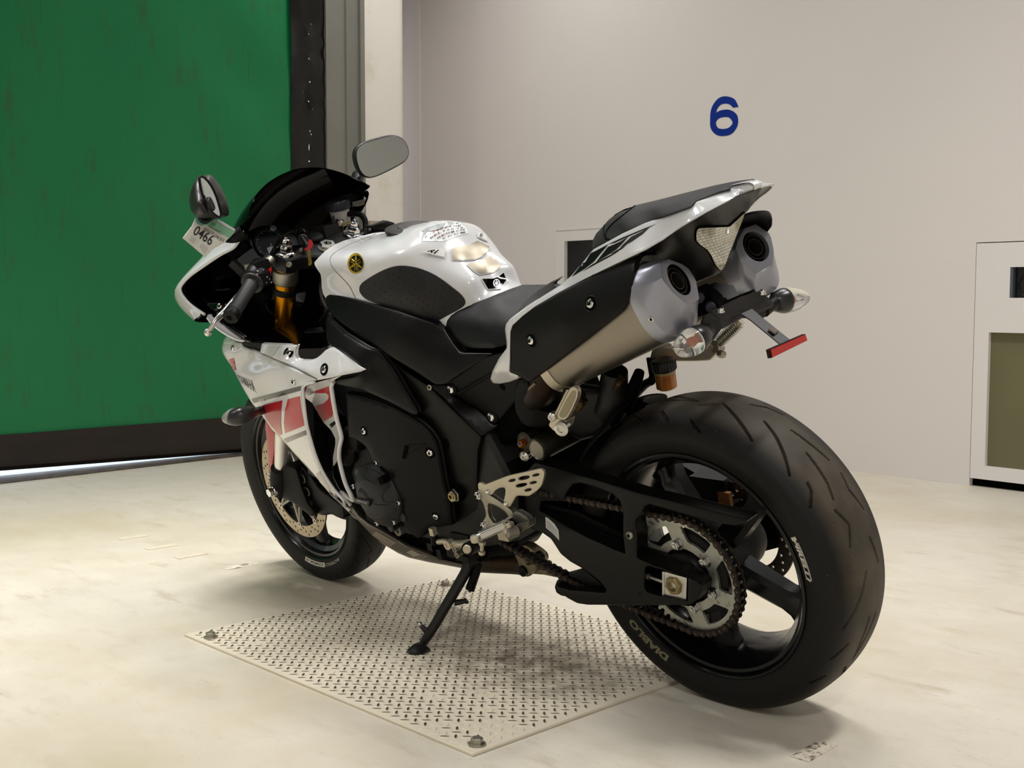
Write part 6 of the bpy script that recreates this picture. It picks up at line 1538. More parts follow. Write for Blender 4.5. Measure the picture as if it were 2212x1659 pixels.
# brake fluid reservoir
rv = U(*KA((1478, 790))[0], -.125); ra = lenvec((-.10, .05, 1)); frr = part('front_brake_reservoir')
b = MB(); b.lathe([(.020, -.028), (.0235, -.022), (.0265, .012)], rv, ra, 40); b.build('cup', mat('cup_milky', '#bdbcb4', .3, trans=.25), frr, label='milky plastic cup')
b = MB(); b.lathe([(.012, -.034), (.0215, -.030), (.0235, -.020), (.0232, -.016)], rv, ra, 40); b.build('cup_base', mat('cup_yellow', '#a5945a', .4), frr)
b = MB(); n = 40; pr = []
b.lathe([(.0300, .010), (.0305, .013), (.0305, .030), (.028, .034), (.02, .0345), (0, .035)], rv, ra, 40)
for k in range(24):
    a = 2*PI*k/24; t = np.cross(ra, [0, 0, 1.]); t /= np.linalg.norm(t); w = np.cross(ra, t); c_ = rv+(t*math.cos(a)+w*math.sin(a))*.0303; b.tube([c_+ra*.012, c_+ra*.030], .0016, 6)
b.build('cap', mat('cap_navy', '#15161b', .4), frr)
b = MB(); b.box(rv+np.array([0, .010, -.005]), (.012, .03, .026)); b.build('label_plate', mat('label_dark', '#4d4d50', .5), frr)
p0 = U(*KA((1480, 880))[0], -.105); b = MB(); b.lathe([(.0095, 0), (.0095, .005), (.006, .008), (0, .008)], p0, (-.7, .7, .1), 20); b.build('bolt', alud, frr)
b = MB(); b.tube([p0+np.array([.005, -.006, .01]), U(*KA((1470, 960))[0], -.105), U(*KA((1480, 1010))[0], -.10)], [.010, .011, .014], 12); b.build('bracket', blackp, frr)
b = MB(); b.tube([U(*q[:2], q[2]) for q in KA((1550, 800, -.135), (1620, 798, -.145), (1665, 812, -.15), (1690, 850, -.15), (1697, 900, -.145), (1697, 980, -.13))], .0078, 12, smooth=5); b.build('hose', blackm, frr)
for (A_, B_) in (((1572, 790), (1575, 770)),): pass
b = MB(); b.tube([U(*q[:2], q[2]) for q in KA((1700, 905, -.13), (1760, 905, -.15), (1850, 885, -.18), (1930, 890, -.22))], [.0035, .005, .010, .006], 12, smooth=4); b.build('brake_lever_boot', blackm, bike)
b = MB(); b.box(U(*KA((1375, 965))[0], -.075), (.05, .05, .045)); b.build('master_cylinder', mat('cyl_grey', '#2a2a28', .4, metal=.4), bike)
# cables
for pts in ([(868, 1195, .10), (920, 1090, .07), (980, 1005, .05), (1060, 955, .02), (1150, 945, 0), (1240, 975, -.03), (1345, 1030, -.05)], [(1320, 1350, .05), (1310, 1450, .07), (1340, 1560, .09), (1400, 1650, .10)]):
    b = MB(); b.tube([U(*q[:2], q[2]) for q in KA(*pts)], .0045, 10, smooth=5); b.build('cable', blackm, bike)
# gauge
gg = part('instrument_panel'); gn = lenvec((-.86, .05, .5)); gc_ = U(*KA((893, 1052))[0], .045)
gu_ = lenvec(np.cross([0, 0, 1.], gn)); gw_ = np.cross(gn, gu_)
b = MB(); b.prism([(-.10, -.055), (.06, -.06), (.085, -.02), (.075, .045), (.0, .06), (-.09, .045), (-.12, 0)], -.04, -.004, gc_, gu_, gw_, gn, bev=.006); b.build('housing', blackp, gg)
b = MB(); b.lathe([(.046, -.004), (.046, .003), (.042, .004), (.041, -.001)], gc_, gn, 60); b.build('bezel', mat('bezel_dark', '#1b2023', .25), gg)
b = MB(); b.lathe([(.0415, -.0005), (0, -.0005)], gc_, gn, 60); b.build('dial_face', mat('dial_face', '#0a0e11', .5, spec=.1), gg)
b = MB()
for k in range(28):
    a = R(220-k*9.5); r0 = .034 if k % 4 == 0 else .037; d_ = gu_*math.cos(a)+gw_*math.sin(a); b.tube([gc_+d_*r0, gc_+d_*.040], .0006, 4)
b.tube([gc_, gc_-gu_*.02-gw_*.022], .0008, 4); b.build('dial_ticks', mat('tick_white', '#8e9a9c', .5), gg)
for i, ch in enumerate('0246810'): pass
b = MB(); b.prism([(-.022, -.030), (.016, -.030), (.012, -.008), (-.018, -.008)], -.001, .0004, gc_, gu_, gw_, gn); b.build('display', mat('lcd_grey', '#15191b', .3, spec=.3), gg)
b = MB(); b.lathe([(.009, 0), (.009, .004), (.006, .006), (0, .006)], U(*KA((905, 925))[0], .02), gn, 20); b.build('warning_lamp', mat('lamp_grey', '#5c5c5c', .2), gg)
b = MB()
for q in (KA((738, 1100), (785, 1090), (788, 1102), (742, 1112)), KA((756, 1128), (802, 1115), (805, 1127), (760, 1140))):
    n0 = len(b.v); P = [U(*p_[:2], .088) for p_ in q]; b.add(P+[p_-gn*.002 for p_ in P], [(0, 1, 2, 3), (7, 6, 5, 4), (0, 4, 5, 1), (1, 5, 6, 2), (2, 6, 7, 3), (3, 7, 4, 0)])
b.build('cowl_labels', mat('label_white', '#b4b4b4', .5), gg)
# ---- mirrors
def UPn(px, py, P0, n):
    d = RB.T@ray_w(px, py); return CB+d*(((P0-CB)@n)/(d@n))
def mirror_head(name, outl, glass, P0, n, back, label, stalk):
    e = part(name); e['label'] = label
    O = [UPn(*q, P0, n) for q in outl]; Gp = [UPn(*q, P0+n*.001, n) for q in glass]; c_ = np.mean(O, 0)
    rings = [[c_+(p-c_)*k+back*d_ for p in O] for k, d_ in ((.93, -.0025), (1., 0), (1.0, .012), (.93, .028), (.76, .044), (.45, .056), (.15, .060))]
    grid('housing', rings, mat('mirror_shell', '#1a1817', .42, bump=.1, bscale=900), e, closed_u=True, sub=1, cap=True, ang=50)
    n0 = len(Gp); b = MB(); b.add([p for p in Gp]+[p-n*.003 for p in Gp], [tuple(range(n0)), tuple(range(n0, 2*n0))[::-1]]+[(k, (k+1) % n0, n0+(k+1) % n0, n0+k) for k in range(n0)]); b.v = [tuple(np.array(p)+n*.003) for p in b.v]
    b.build('mirror_glass', mat('mirror_glass', '#c9d2d2', .03, metal=1.), e, ang=20)
    b = MB(); b.tube(stalk[0], stalk[1], 16, smooth=4); b.build('stalk', blackp, e)
    return e
mo = chaikin(KA((1603, 315), (1607, 250), (1650, 198), (1720, 170), (1890, 122), (1960, 118), (2035, 160), (2070, 235), (2076, 290), (2050, 345), (1990, 388), (1850, 458), (1760, 497), (1695, 494), (1645, 450), (1618, 385)), 2)
mg = inset(mo, 3.6)
P0 = U(*KA((1840, 310))[0], -.33); nR_ = lenvec((-.93, .30, .05)); bkR = lenvec((.95, -.15, .05))
mirror_head('right_mirror', mo[::2], mg, P0, nR_, bkR, 'right mirror', ([U(*KA((1668, 470))[0], -.30)+np.array([.02, 0, 0]), U(*KA((1625, 520))[0], -.27), U(*KA((1560, 620))[0], -.2), np.array([1.30, -.15, 1.02])], [.017, .015, .012, .012]))
lo = chaikin(KA((285, 472), (330, 490), (385, 560), (430, 660), (460, 770), (470, 812), (455, 832), (400, 800), (345, 730), (308, 650), (285, 560), (278, 500)), 2)
lg_ = chaikin(KA((292, 485), (325, 500), (372, 560), (415, 650), (446, 755), (457, 808), (440, 822), (395, 775), (350, 700), (318, 610), (298, 530)), 2)
P0l = U(*KA((375, 660))[0], .285); P0l = P0l+lenvec(CB-P0l)*.035; nL_ = nR_*np.array([1, -1, 1])
O = [UPn(*q, P0l, nL_) for q in lo]
sil = chaikin(KA((285, 472), (250, 500), (215, 570), (196, 640), (192, 700), (205, 765), (240, 812), (290, 838), (350, 850), (420, 845), (462, 832), (470, 812), (470, 780), (440, 660), (385, 560), (330, 490)), 1)
ml = part('left_mirror'); ml['label'] = 'left mirror'
patch('housing', sil, tps([KA((285, 472, .285))[0], KA((468, 820, .265))[0], KA((192, 700, .325))[0], KA((260, 700, .345))[0], KA((350, 850, .30))[0], KA((250, 500, .31))[0], KA((380, 700, .290))[0], KA((330, 800, .33))[0]]), mat('mirror_shell', '#1a1817', .42), ml, thick=.02, rnd=14, rdep=.020, step=6, ang=60)
gp = [UPn(*q, P0l+np.array([-.006, .004, 0]), nL_) for q in lg_]; n0 = len(gp); b = MB(); b.add(gp+[p-nL_*.004 for p in gp], [tuple(range(n0)), tuple(range(n0, 2*n0))[::-1]]+[(k, (k+1) % n0, n0+(k+1) % n0, n0+k) for k in range(n0)])
mgo = b.build('mirror_glass', MATS['mirror_glass'], ml, ang=20)
shiftcam = lambda o, k: [setattr(v, 'co', v.co+Vector(lenvec(CB-np.array(v.co))*k)) for v in o.data.vertices]
rimr = [UPn(*q, P0l+np.array([-.006, .004, 0]), nL_) for q in lo]; b = MB(); b.tube(rimr[::2], .0028, 8, closed=True); b.build('glass_rim', blackp, ml)
b = MB(); b.tube([U(*q[:2], q[2]) for q in KA((650, 955, .186), (600, 985, .200), (540, 1005, .215), (470, 985, .235), (380, 920, .262), (325, 850, .285), (330, 810, .30))], [.020, .016, .012, .011, .013, .016, .014], 16, smooth=4); b.build('stalk', blackp, ml)
# ---- front indicators
def front_ind(sg):
    e = part('front_indicator'); P = lambda X, Y, y: U(*KB((X, Y))[0], y)*np.array([1, sg, 1])
    b = MB(); b.tube([P(505, 972, .300), P(530, 968, .302), (P(580, 955, .298)), P(640, 938, .285), P(700, 925, .265), P(760, 910, .235), P(830, 890, .20)], [.004, .014, .0215, .0225, .019, .012, .011], 24, smooth=4); b.build('shell', mat('ind_shell', '#242424', .3), e)
    b = MB(); b.tube([P(502, 968, .302)+np.array([.006, 0, .001]), P(530, 965, .304)+np.array([.010, 0, 0]), P(580, 953, .300)+np.array([.012, 0, 0]), P(620, 944, .290)+np.array([.012, 0, 0])], [.005, .0135, .0205, .020], 24, smooth=4); b.build('lens', mat('ind_lens', '#b9beb0', .1, trans=.5), e)
front_ind(1); front_ind(-1)
# ---- front mudguard beside the fork, calipers
patch('front_mudguard', rc(KM((480, 250), (560, 290), (700, 540), (700, 700), (670, 950), (640, 1180), (612, 1350), (585, 1365), (572, 1250), (555, 1050), (528, 780), (505, 560), (488, 400)), 4), .094, red, bike, thick=.02, rnd=5, step=5, mirror=True, label='red front mudguard')
V = []; nn_ = 16
rows = []
for i in range(7):
    a = R(74+i*8); rw_ = []
    for j in range(9):
        ph = (j-4)/4*1.15; rr__ = .325-.052*(1-math.cos(ph)); rw_.append(np.array([AX_F[0]+rr__*math.cos(a), .078*math.sin(ph)/math.sin(1.15), AX_F[2]+rr__*math.sin(a)]))
    rows.append([st(q[None])[0] for q in rw_])
grid('mudguard_arch', rows, red, bike, sub=1, thick=.003)
for sg in (1, -1):
    cal = patch('front_caliper', rc(KG((560, 470), (650, 480), (700, 500), (800, 600), (880, 720), (1000, 810), (1120, 900), (1128, 1020), (1050, 1000), (1000, 968), (930, 985), (850, 965), (780, 900), (720, 830), (650, 720), (600, 640)), 6), .100 if sg > 0 else -.085, blackp, bike, thick=.03, rnd=6, step=8, label='black front brake caliper')
cl_o = bpy.data.objects['front_caliper']
for (X, Y) in ((688, 562), (725, 612), (768, 740), (795, 866)):
    l, n = cast([cl_o], *KG((X, Y))[0])
    if l is not None: b = MB(); b.lathe([(.013, 0), (.0125, .006), (.0095, .0065), (.0095, .003), (0, .003)], l, (0, 1, 0), 24); b.build('piston_cap', mat('cap_grey', '#35332f', .35, metal=.6), cl_o)
for (X, Y, s2) in ((725, 610, 1), (768, 738, 1), (795, 865, 1)):
    l, n = cast([cl_o], *KG((X, Y))[0]); b = MB(); b.lathe([(.0128, .0062), (.0128, .0074), (.0108, .0074), (.0108, .0062)], l, (0, 1, 0), 28, closed=True); b.build('piston_ring', alud, cl_o)
lb_ = patch('axle_bracket', rc(KG((412, 560), (560, 470), (650, 520), (700, 700), (760, 860), (840, 960), (800, 1000), (700, 920), (600, 850), (500, 800), (440, 775), (405, 700)), 6), .118, blackm, bike, thick=.04, rnd=6, step=8)
axp = U(593, 1059.5, .128); b = MB(); b.lathe([(.0155, -.01), (.0155, .006), (.0135, .009)], axp, (0, 1, 0), 32); b.lathe([(.0135, .006), (.0135, .018), (.012, .020), (0, .020)], axp, (0, 1, 0), 6, a0=.3); b.build('front_axle_nut', chrome, bike, ang=25)
b = MB(); b.tube([st(AX_F[None])[0]+np.array([0, -.13, 0]), st(AX_F[None])[0]+np.array([0, .12, 0])], .0135, 24); b.build('front_axle', alud, bike)
# ================================================================ REARSETS, STAND, TAIL FITTINGS
rs_ = part('left_rearset'); rs_['label'] = 'silver left footrest assembly'
hg = KU2((95, 560), (88, 480), (100, 452), (130, 448), (190, 485), (400, 402), (560, 342), (800, 290), (1060, 230), (1100, 250), (1128, 300), (1110, 400), (1080, 500), (1020, 570), (890, 662), (830, 660), (710, 655), (680, 670), (640, 740), (590, 828), (550, 825), (500, 790), (490, 750), (515, 640), (520, 560), (500, 528), (440, 530), (380, 560), (335, 600), (325, 625), (290, 648), (230, 620), (150, 580))
hl = [[KU2((cx+w_*math.cos(t)*.5+math.sin(t)*-h_*.0, cy+h_*math.sin(t)*.5-w_*math.cos(t)*.10))[0] for t in np.linspace(0, 2*PI, 16, endpoint=False)] for (cx, cy, w_, h_) in ((620, 418, 112, 44), (806, 378, 184, 58), (992, 333, 116, 42), (765, 492, 184, 56), (950, 452, 116, 42), (870, 566, 116, 44))]
alup = mat('plate_alu', '#bdb5a2', .42, metal=.85, var=.03, vscale=30)
hgo = patch('heel_guard', rc(hg, 3), .186, alup, rs_, thick=.004, rnd=1.4, rdep=.001, holes=hl, step=8, label='drilled silver heel guard')
br = KU2((60, 640), (80, 570), (115, 555), (150, 565), (280, 650), (500, 790), (600, 870), (640, 930), (650, 965), (600, 1010), (565, 1000), (550, 950), (500, 895), (400, 830), (300, 785), (260, 780), (245, 800), (250, 900), (270, 990), (325, 1078), (460, 1080), (560, 1120), (570, 1180), (440, 1190), (270, 1188), (200, 1190), (160, 1150), (160, 1080), (170, 1040), (200, 1000), (215, 960), (200, 870), (170, 770), (130, 710), (70, 690))
bro = patch('bracket', rc(br, 3), .180, alud, rs_, thick=.010, rnd=2.5, step=7)
for (X, Y) in ((97, 648), (190, 1120)):
    l, n = cast([bro, hgo], *KU2((X, Y))[0])
    if l is not None: b = MB(); dk = MB(); b.lathe([(.0085, 0), (.0085, .003)], l, (0, 1, 0), 24); add_bolt(b, dk, l+np.array([0, .003, 0]), (0, 1, 0), .0065, .005); o = b.build('bolt', chrome, rs_); dk.build('hex_socket', darkin, o)
for (X, Y) in ((247, 592), (530, 778)):
    l, n = cast([hgo], *KU2((X, Y))[0]); b = MB(); b.lathe([(.0052, 0), (.005, .003), (.003, .005), (0, .0055)], l, (0, 1, 0), 16); b.build('rivet', chrome, rs_)
# footrest hanger block
hb_ = KU2((600, 870), (650, 935), (655, 900), (700, 893), (780, 935), (850, 985), (893, 1040), (890, 1100), (700, 1180), (690, 1105), (600, 1020), (640, 965))
patch('hanger', rc(hb_, 2), .186, mat('hanger_grey', '#77736c', .45, metal=.7), rs_, thick=.012, rnd=2, step=7)
hb2 = KU2((690, 1105), (893, 1045), (885, 1150), (780, 1218), (690, 1262), (620, 1285), (580, 1262), (572, 1205), (600, 1160), (640, 1130))
patch('hanger', rc(hb2, 3), .200, mat('hanger_dark', '#5d5952', .45, metal=.7), rs_, thick=.020, rnd=3, step=7)
b = MB(); b.tube(up(KU2((470, 1095, .205), (540, 1030, .198), (600, 1000, .193), (645, 965, .190))), .0035, 8, smooth=3); b.build('hanger_edge', alud, rs_)
patch('clevis_slot_shade', rc(KU2((500, 1090), (560, 1045), (600, 1020), (690, 1100), (600, 1160), (560, 1150)), 2), .196, darkin, rs_, thick=.004, rnd=0)  # thin dark sheet painting the shade inside the slot
# folding peg: knurled bar
pa, pb = U(*KU2((490, 1140))[0], .222), U(*KU2((60, 1325))[0], .275); pd = lenvec(pb-pa); Lp = np.linalg.norm(pb-pa)
b = MB(); b.tube([pa, pb], .0085, 16); b.build('footpeg', alu, rs_, label='knurled folding footpeg')
b = MB(); nk = 17
tt = lenvec(np.cross(pd, [0, 0, 1.])); ww = np.cross(tt, pd)
for k in range(nk):
    c_ = pa+pd*(Lp*(.02+.86*k/nk)); b.box(c_+ww*.0075, (.0032, .0032, .0032), np.stack([pd, tt, ww], 1)); b.box(c_+ww*.006+tt*.0065, (.0032, .004, .006), np.stack([pd, tt, ww], 1)); b.box(c_+ww*.006-tt*.0065, (.0032, .004, .006), np.stack([pd, tt, ww], 1)); b.box(c_-ww*.002+tt*.009, (.0032, .004, .006), np.stack([pd, tt, ww], 1))
b.build('peg_teeth', alu, rs_, fix=False)
b = MB(); b.lathe([(.0115, -.012), (.0115, .012), (.006, .014), (0, .014)], U(*KU2((620, 1225))[0], .214), (.3, 1, .2), 24); b.build('peg_pivot', alud, rs_)
b = MB(); b.tube([U(*KU2((560, 1090))[0], .212), U(*KU2((520, 1235))[0], .222)], .012, 12); b.box(U(*KU2((530, 1200))[0], .214), (.03, .025, .035)); b.build('peg_base', alup, rs_)
b = MB(); b.tube([U(*KU2((520, 1110))[0], .216), U(*KU2((580, 1085))[0], .208), U(*KU2((620, 1130))[0], .205)], .005, 10, smooth=4); b.build('return_spring', chrome, rs_)
pe = U(*KU2((55, 1325))[0], .278); b = MB(); b.lathe([(.0105, -.006), (.0115, 0), (.0105, .006), (0, .007)], pe, (0, 0, 1), 24); b.build('peg_end', alup, rs_)
b = MB(); a0_, a1_ = U(*KU2((155, 1360))[0], .262), U(*KU2((150, 1540))[0], .262); b.tube([a0_, a1_], .0042, 12); b.lathe([(.0065, -.004), (.0075, .0), (.0065, .004), (0, .006)], a1_, a1_-a0_, 16); b.lathe([(.008, 0), (.008, .008)], a0_, a1_-a0_, 6); b.build('feeler_bolt', alup, rs_)
# shift lever and linkage
sh = part('shift_lever')
b = MB(); b.tube(up(KI((520, 420, .205), (600, 422, .205), (690, 410, .212), (760, 400, .22))), [.0085, .009, .009, .008], 12, smooth=3); b.tube(up(KI((385, 400, .200), (440, 395, .202), (500, 410, .204))), .0065, 10); b.build('lever_arm', alup, sh)
b = MB(); b.lathe([(.011, -.008), (.011, .008), (.005, .008), (.005, .006), (0, .006)], U(*KI((490, 422))[0], .212), (0, 1, 0), 24); b.build('lever_pivot', alup, sh)
b = MB(); b.tube([U(*KI((665, 468))[0], .262), U(*KI((760, 425))[0], .215)], .0145, 20); b.build('toe_rubber', blackm, sh)
b = MB(); e0, e1 = U(*KI((662, 469))[0], .266), U(*KI((760, 425))[0], .215); b.lathe([(.0095, 0), (.0095, .003), (.007, .005), (0, .005)], e0, e0-e1, 20); b.build('toe_cap', alup, sh)
b = MB(); b.tube(up(KI((335, 290, .195), (345, 330, .195), (350, 420, .195))), .009, 12); b.build('link_boot', blackm, sh)
b = MB(); b.box(U(*KI((335, 300))[0], .200), (.013, .013, .018)); b.build('link_nut', alup, sh)
b = MB()
for (X, Y, w_, h_) in ((360, 420, 60, 70), (450, 490, 50, 90), (560, 480, 90, 70), (640, 520, 80, 60), (700, 540, 70, 60)):
    q = U(*KI((X, Y))[0], .15); b.box(q, (w_*.0003, .04, h_*.00028))
b.build('stand_bracket', blackp, bike)
for (X, Y) in ((570, 522), (548, 470)):
    b = MB(); b.lathe([(.0075, -.02), (.0075, .004), (.004, .004), (.004, .002), (0, .002)], U(*KI((X, Y))[0], .182), (0, 1, 0), 16); b.build('bracket_bolt', alud, bike)
# lower dark pan and exhaust under the engine
patch('sump_cover', rc(KI((560, 400), (720, 380), (1100, 360), (1160, 440), (1100, 530), (900, 540), (830, 580), (700, 600), (560, 560)), 6), .07, blackm, bike, thick=.08, rnd=5)
b = MB(); b.tube(up(KI((790, 575, .03), (900, 580, .03), (1150, 590, .03), (1250, 610, .03))), .030, 24, smooth=3); b.build('exhaust_link_pipe', mat('pipe_rusty', '#3a2e1e', .5, metal=.6, var=.35, vscale=60), bike)
lk = patch('suspension_link', rc(KI((1160, 425), (1230, 430), (1330, 500), (1375, 540), (1385, 600), (1330, 640), (1270, 715), (1215, 722), (1165, 690), (1150, 600), (1110, 520)), 6), .075, mat('link_cast', '#8a8068', .5, metal=.7), bike, thick=.02, rnd=4, holes=[rc(KI((1165, 470), (1210, 500), (1285, 570), (1270, 620), (1225, 620), (1190, 560)), 4)])
for (X, Y) in ((1337, 552), (1192, 678)):
    b = MB(); b.lathe([(.013, -.01), (.013, .004), (.007, .007), (0, .007)], U(*KI((X, Y))[0], .077), (0, 1, 0), 20); b.build('link_bolt', blackp, lk)
b = MB(); b.tube(up(KI((1280, 660, .05), (1400, 668, .05), (1560, 700, .05))), .011, 12); b.tube(up(KI((1380, 600, .03), (1450, 610, .03))), .008, 12); b.build('link_arm', MATS['link_cast'], bike)
# side stand
FOOT = RB.T@(np.array([.687, .262, .012])-BO)+BO
ss = part('side_stand'); ss['label'] = 'black side stand'
sp0 = U(*KI((700, 560))[0], .135); sp1 = U(*KI((470, 960))[0], .20); 
def toward(px_, t_, a_, b_):
    q = None
    return q
def along(px, py):
    """point on the stand axis plane seen at a pixel"""
    d = RB.T@ray_w(px, py); axis = lenvec(FOOT-sp0); nrm = np.cross(axis, np.cross(d, axis)); t = ((sp0-CB)@nrm)/(d@nrm); return CB+d*t
leg = [sp0, along(*KI((640, 700))[0]), along(*KI((560, 840))[0]), along(*KI((440, 1040))[0]), along(*KI((360, 1180))[0]), along(*KI((300, 1275))[0]), along(*KI((245, 1360))[0]), along(*KI((215, 1400))[0])]
b = MB(); b.tube(leg, [.014, .0125, .0125, .012, .0115, .0115, .009, .009], 18); b.build('stand_leg', mat('stand_black', '#100f0e', .4, spec=.5), ss)
fb = np.array(along(*KI((200, 1415))[0])); wf = RB@(fb-BO)+BO
b = MB(); fx, fy = wf[0], wf[1]; ft0 = G(*KI((190, 1455))[0], .006)
pl = [(-.020, -.028), (.004, -.030), (.022, -.018), (.026, .004), (.018, .024), (-.002, .032), (-.020, .022), (-.028, 0)]
def toB(p): return RB.T@(np.array(p)-BO)+BO
V = [toB((ft0[0]+a*.85, ft0[1]+c_*.85, PT+.0025)) for a, c_ in pl]+[toB((ft0[0]+a*.8, ft0[1]+c_*.8, PT+.007)) for a, c_ in pl]+[toB((ft0[0]+.004+a*.36, ft0[1]-.004+c_*.36, PT+.017)) for a, c_ in pl]
n_ = 8; F = [tuple(range(8))[::-1], tuple(range(16, 24))]+[(k, (k+1) % 8, 8+(k+1) % 8, 8+k) for k in range(8)]+[(8+k, 8+(k+1) % 8, 16+(k+1) % 8, 16+k) for k in range(8)]
b.add(V, F); b.build('stand_foot', MATS['stand_black'], ss, ang=60)
b = MB(); b.tube([leg[-1], toB((ft0[0]+.004, ft0[1]-.004, PT+.012))], [.0085, .009], 14); b.build('stand_ankle', MATS['stand_black'], ss)
b = MB(); q0, q1 = along(*KI((290, 1275))[0]), along(*KI((208, 1190))[0]); b.tube([q0, q1], [.008, .0045], 10); b.build('stand_tang', MATS['stand_black'], ss)
b = MB(); b.lathe([(.0055, -.004), (.007, 0), (.0055, .005), (0, .006)], q1, q1-q0, 14); b.build('tang_tip', alu, ss)
b = MB(); q0, q1 = along(*KI((540, 985))[0]), along(*KI((650, 962))[0]); b.tube([q0, q1, q1+(q1-q0)*.05+np.array([0, 0, -.006])], [.007, .006, .005], 10); b.build('spring_hook', MATS['stand_black'], ss)
sa_, sb_ = along(*KI((770, 610))[0]), along(*KI((685, 862))[0]); b = MB(); b.tube([sa_, sb_], .0105, 16)
for k in range(22): c_ = sa_+(sb_-sa_)*(k+.5)/22; b.tube([c_, c_+(sb_-sa_)*.008], .0112, 16)
b.build('stand_spring', blackm, ss)
b = MB(); b.tube([sb_, along(*KI((650, 875))[0]), along(*KI((625, 945))[0])], .0022, 8); b.tube([sb_+np.array([.0, .004, 0]), along(*KI((690, 880))[0])], .0025, 8); b.build('spring_wire', chrome, ss)
b = MB(); b.lathe([(.022, -.02), (.022, .01), (.016, .014), (0, .014)], sp0, (0, 1, .2), 24); b.box(sp0+np.array([.02, -.01, .03]), (.06, .03, .06)); b.build('stand_pivot', blackp, ss)
# ---- behind the frame: shock reservoir, exhaust, pipes
rp = U(*KR((348, 1115))[0], .115); sk = part('rear_shock')
b = MB(); ra_ = lenvec((.05, 1, -.02)); b.lathe([(.026, -.20), (.026, -.004), (.0245, 0), (.0225, .0), (.0215, -.0015), (0, -.0015)], rp, ra_, 48); b.build('reservoir', mat('reservoir_olive', '#2b2a20', .4, metal=.6), sk)
b = MB(); b.lathe([(.0225, -.001), (.0225, .002), (.0205, .003), (.0195, .0015), (0, .0015)], rp, ra_, 48); b.build('reservoir_cap', mat('cap_brushed', '#7f7a70', .35, metal=1.), sk)
b = MB(); q = U(*KR((190, 1010))[0], .10); b.lathe([(.022, -.06), (.022, .0), (.016, .004), (0, .004)], q, (0, 1, 0), 24); b.build('adjuster_body', mat('shock_grey', '#4a453b', .4, metal=.8), sk)
b = MB(); q = U(*KR((150, 1040))[0], .115); b.lathe([(.0085, -.012), (.0085, .004), (.0055, .006)], q, (0, 1, 0), 6); b.build('adjuster', mat('adjuster_orange', '#9a5a1c', .35, metal=.7), sk)
b = MB(); q = U(*KR((130, 1040))[0], .120); b.lathe([(.0042, 0), (.0035, .003), (0, .004)], q, (0, 1, 0), 12); b.build('adjuster_screw', mat('adjuster_blue', '#2e5a9a', .3, metal=.8), sk)
b = MB(); q = U(*KR((195, 1195))[0], .115); b.lathe([(.011, -.03), (.011, .004), (.006, .008), (.003, .008), (.003, .004), (0, .004)], q, (-.3, 1, 0), 20); b.build('reservoir_union', alu, sk)
b = MB(); b.tube([np.array([.50, 0, .42]), np.array([.40, 0, .70])], .028, 20)
for k in range(9): b.lathe([(.038, -.003), (.041, 0), (.038, .003), (.034, 0)], np.array([.50, 0, .42])+np.array([-.10, 0, .28])*(k+1)/11, (-.10, 0, .28), 24, closed=True)
b.build('shock_body', blackp, sk)
px_m = mat('exhaust_brown', '#241a12', .35, metal=.85, var=.25, vscale=25)
b = MB(); b.tube([np.array([.215, .128, .752]), np.array([.245, .12, .73]), U(*KR((420, 330))[0], .115), U(*KR((340, 480))[0], .10), U(*KR((520, 640))[0], .06), U(*KR((500, 900))[0], .03)], [.034, .034, .035, .033, .032, .03], 24, smooth=5); b.build('exhaust_pipe', px_m, bike)
b = MB(); b.tube(up([KR((340, 270, .150))[0], KR((270, 340, .145))[0], KR((240, 440, .135))[0], KR((290, 520, .12))[0], KR((400, 590, .11))[0]]), [.004, .0055, .0055, .005, .004], 12, smooth=5); b.build('pipe_rim', mat('rim_brown', '#776452', .35, metal=.9), bike)
patch('exhaust_guard', rc(KR((130, 200), (240, 250), (270, 330), (230, 430), (225, 480), (300, 560), (410, 620), (560, 640), (560, 800), (430, 830), (250, 830), (160, 780), (80, 640), (60, 450), (80, 300)), 6), tps([KR((130, 200, .150))[0], KR((80, 600, .135))[0], KR((250, 830, .125))[0], KR((540, 700, .105))[0], KR((270, 350, .15))[0]]), blackm, bike, thick=.02, rnd=6)
patch('pipe_shield', rc(KR((560, 320), (760, 330), (1100, 380), (1240, 300), (1320, 380), (1330, 560), (1240, 700), (1230, 900), (900, 1000), (600, 850), (590, 600)), 6), tps([KR((560, 320, .07))[0], KR((1240, 300, .02))[0], KR((1230, 900, .02))[0], KR((600, 850, .06))[0]]), mat('shield_black', '#0f0e0d', .5), bike, thick=.03, rnd=8, rdep=.01)
b = MB(); b.tube(up([KR((1330, 120, .02))[0], KR((1310, 340, .015))[0], KR((1320, 480, .01))[0], KR((1250, 640, .005))[0]]), [.026, .03, .034, .032], 20, smooth=4); b.build('collector', MATS['shield_black'], bike)
for (X, Y, w_, h_, y) in ((1370, 280, 120, 110, .03), (900, 540, 130, 60, .09), (880, 470, 60, 60, .08)):
    q = U(*KR((X, Y))[0], y); b = MB(); b.tube([q+np.array([-.012, 0, .012]), q+np.array([.010, .004, -.010])], [.009, .008], 6); b.lathe([(.006, 0), (.006, .008), (0, .009)], q+np.array([-.012, .008, .004]), (-.3, 1, .2), 6); b.build('pipe_clamp', mat('brass_clamp', '#4c3d24', .4, metal=.9), bike)
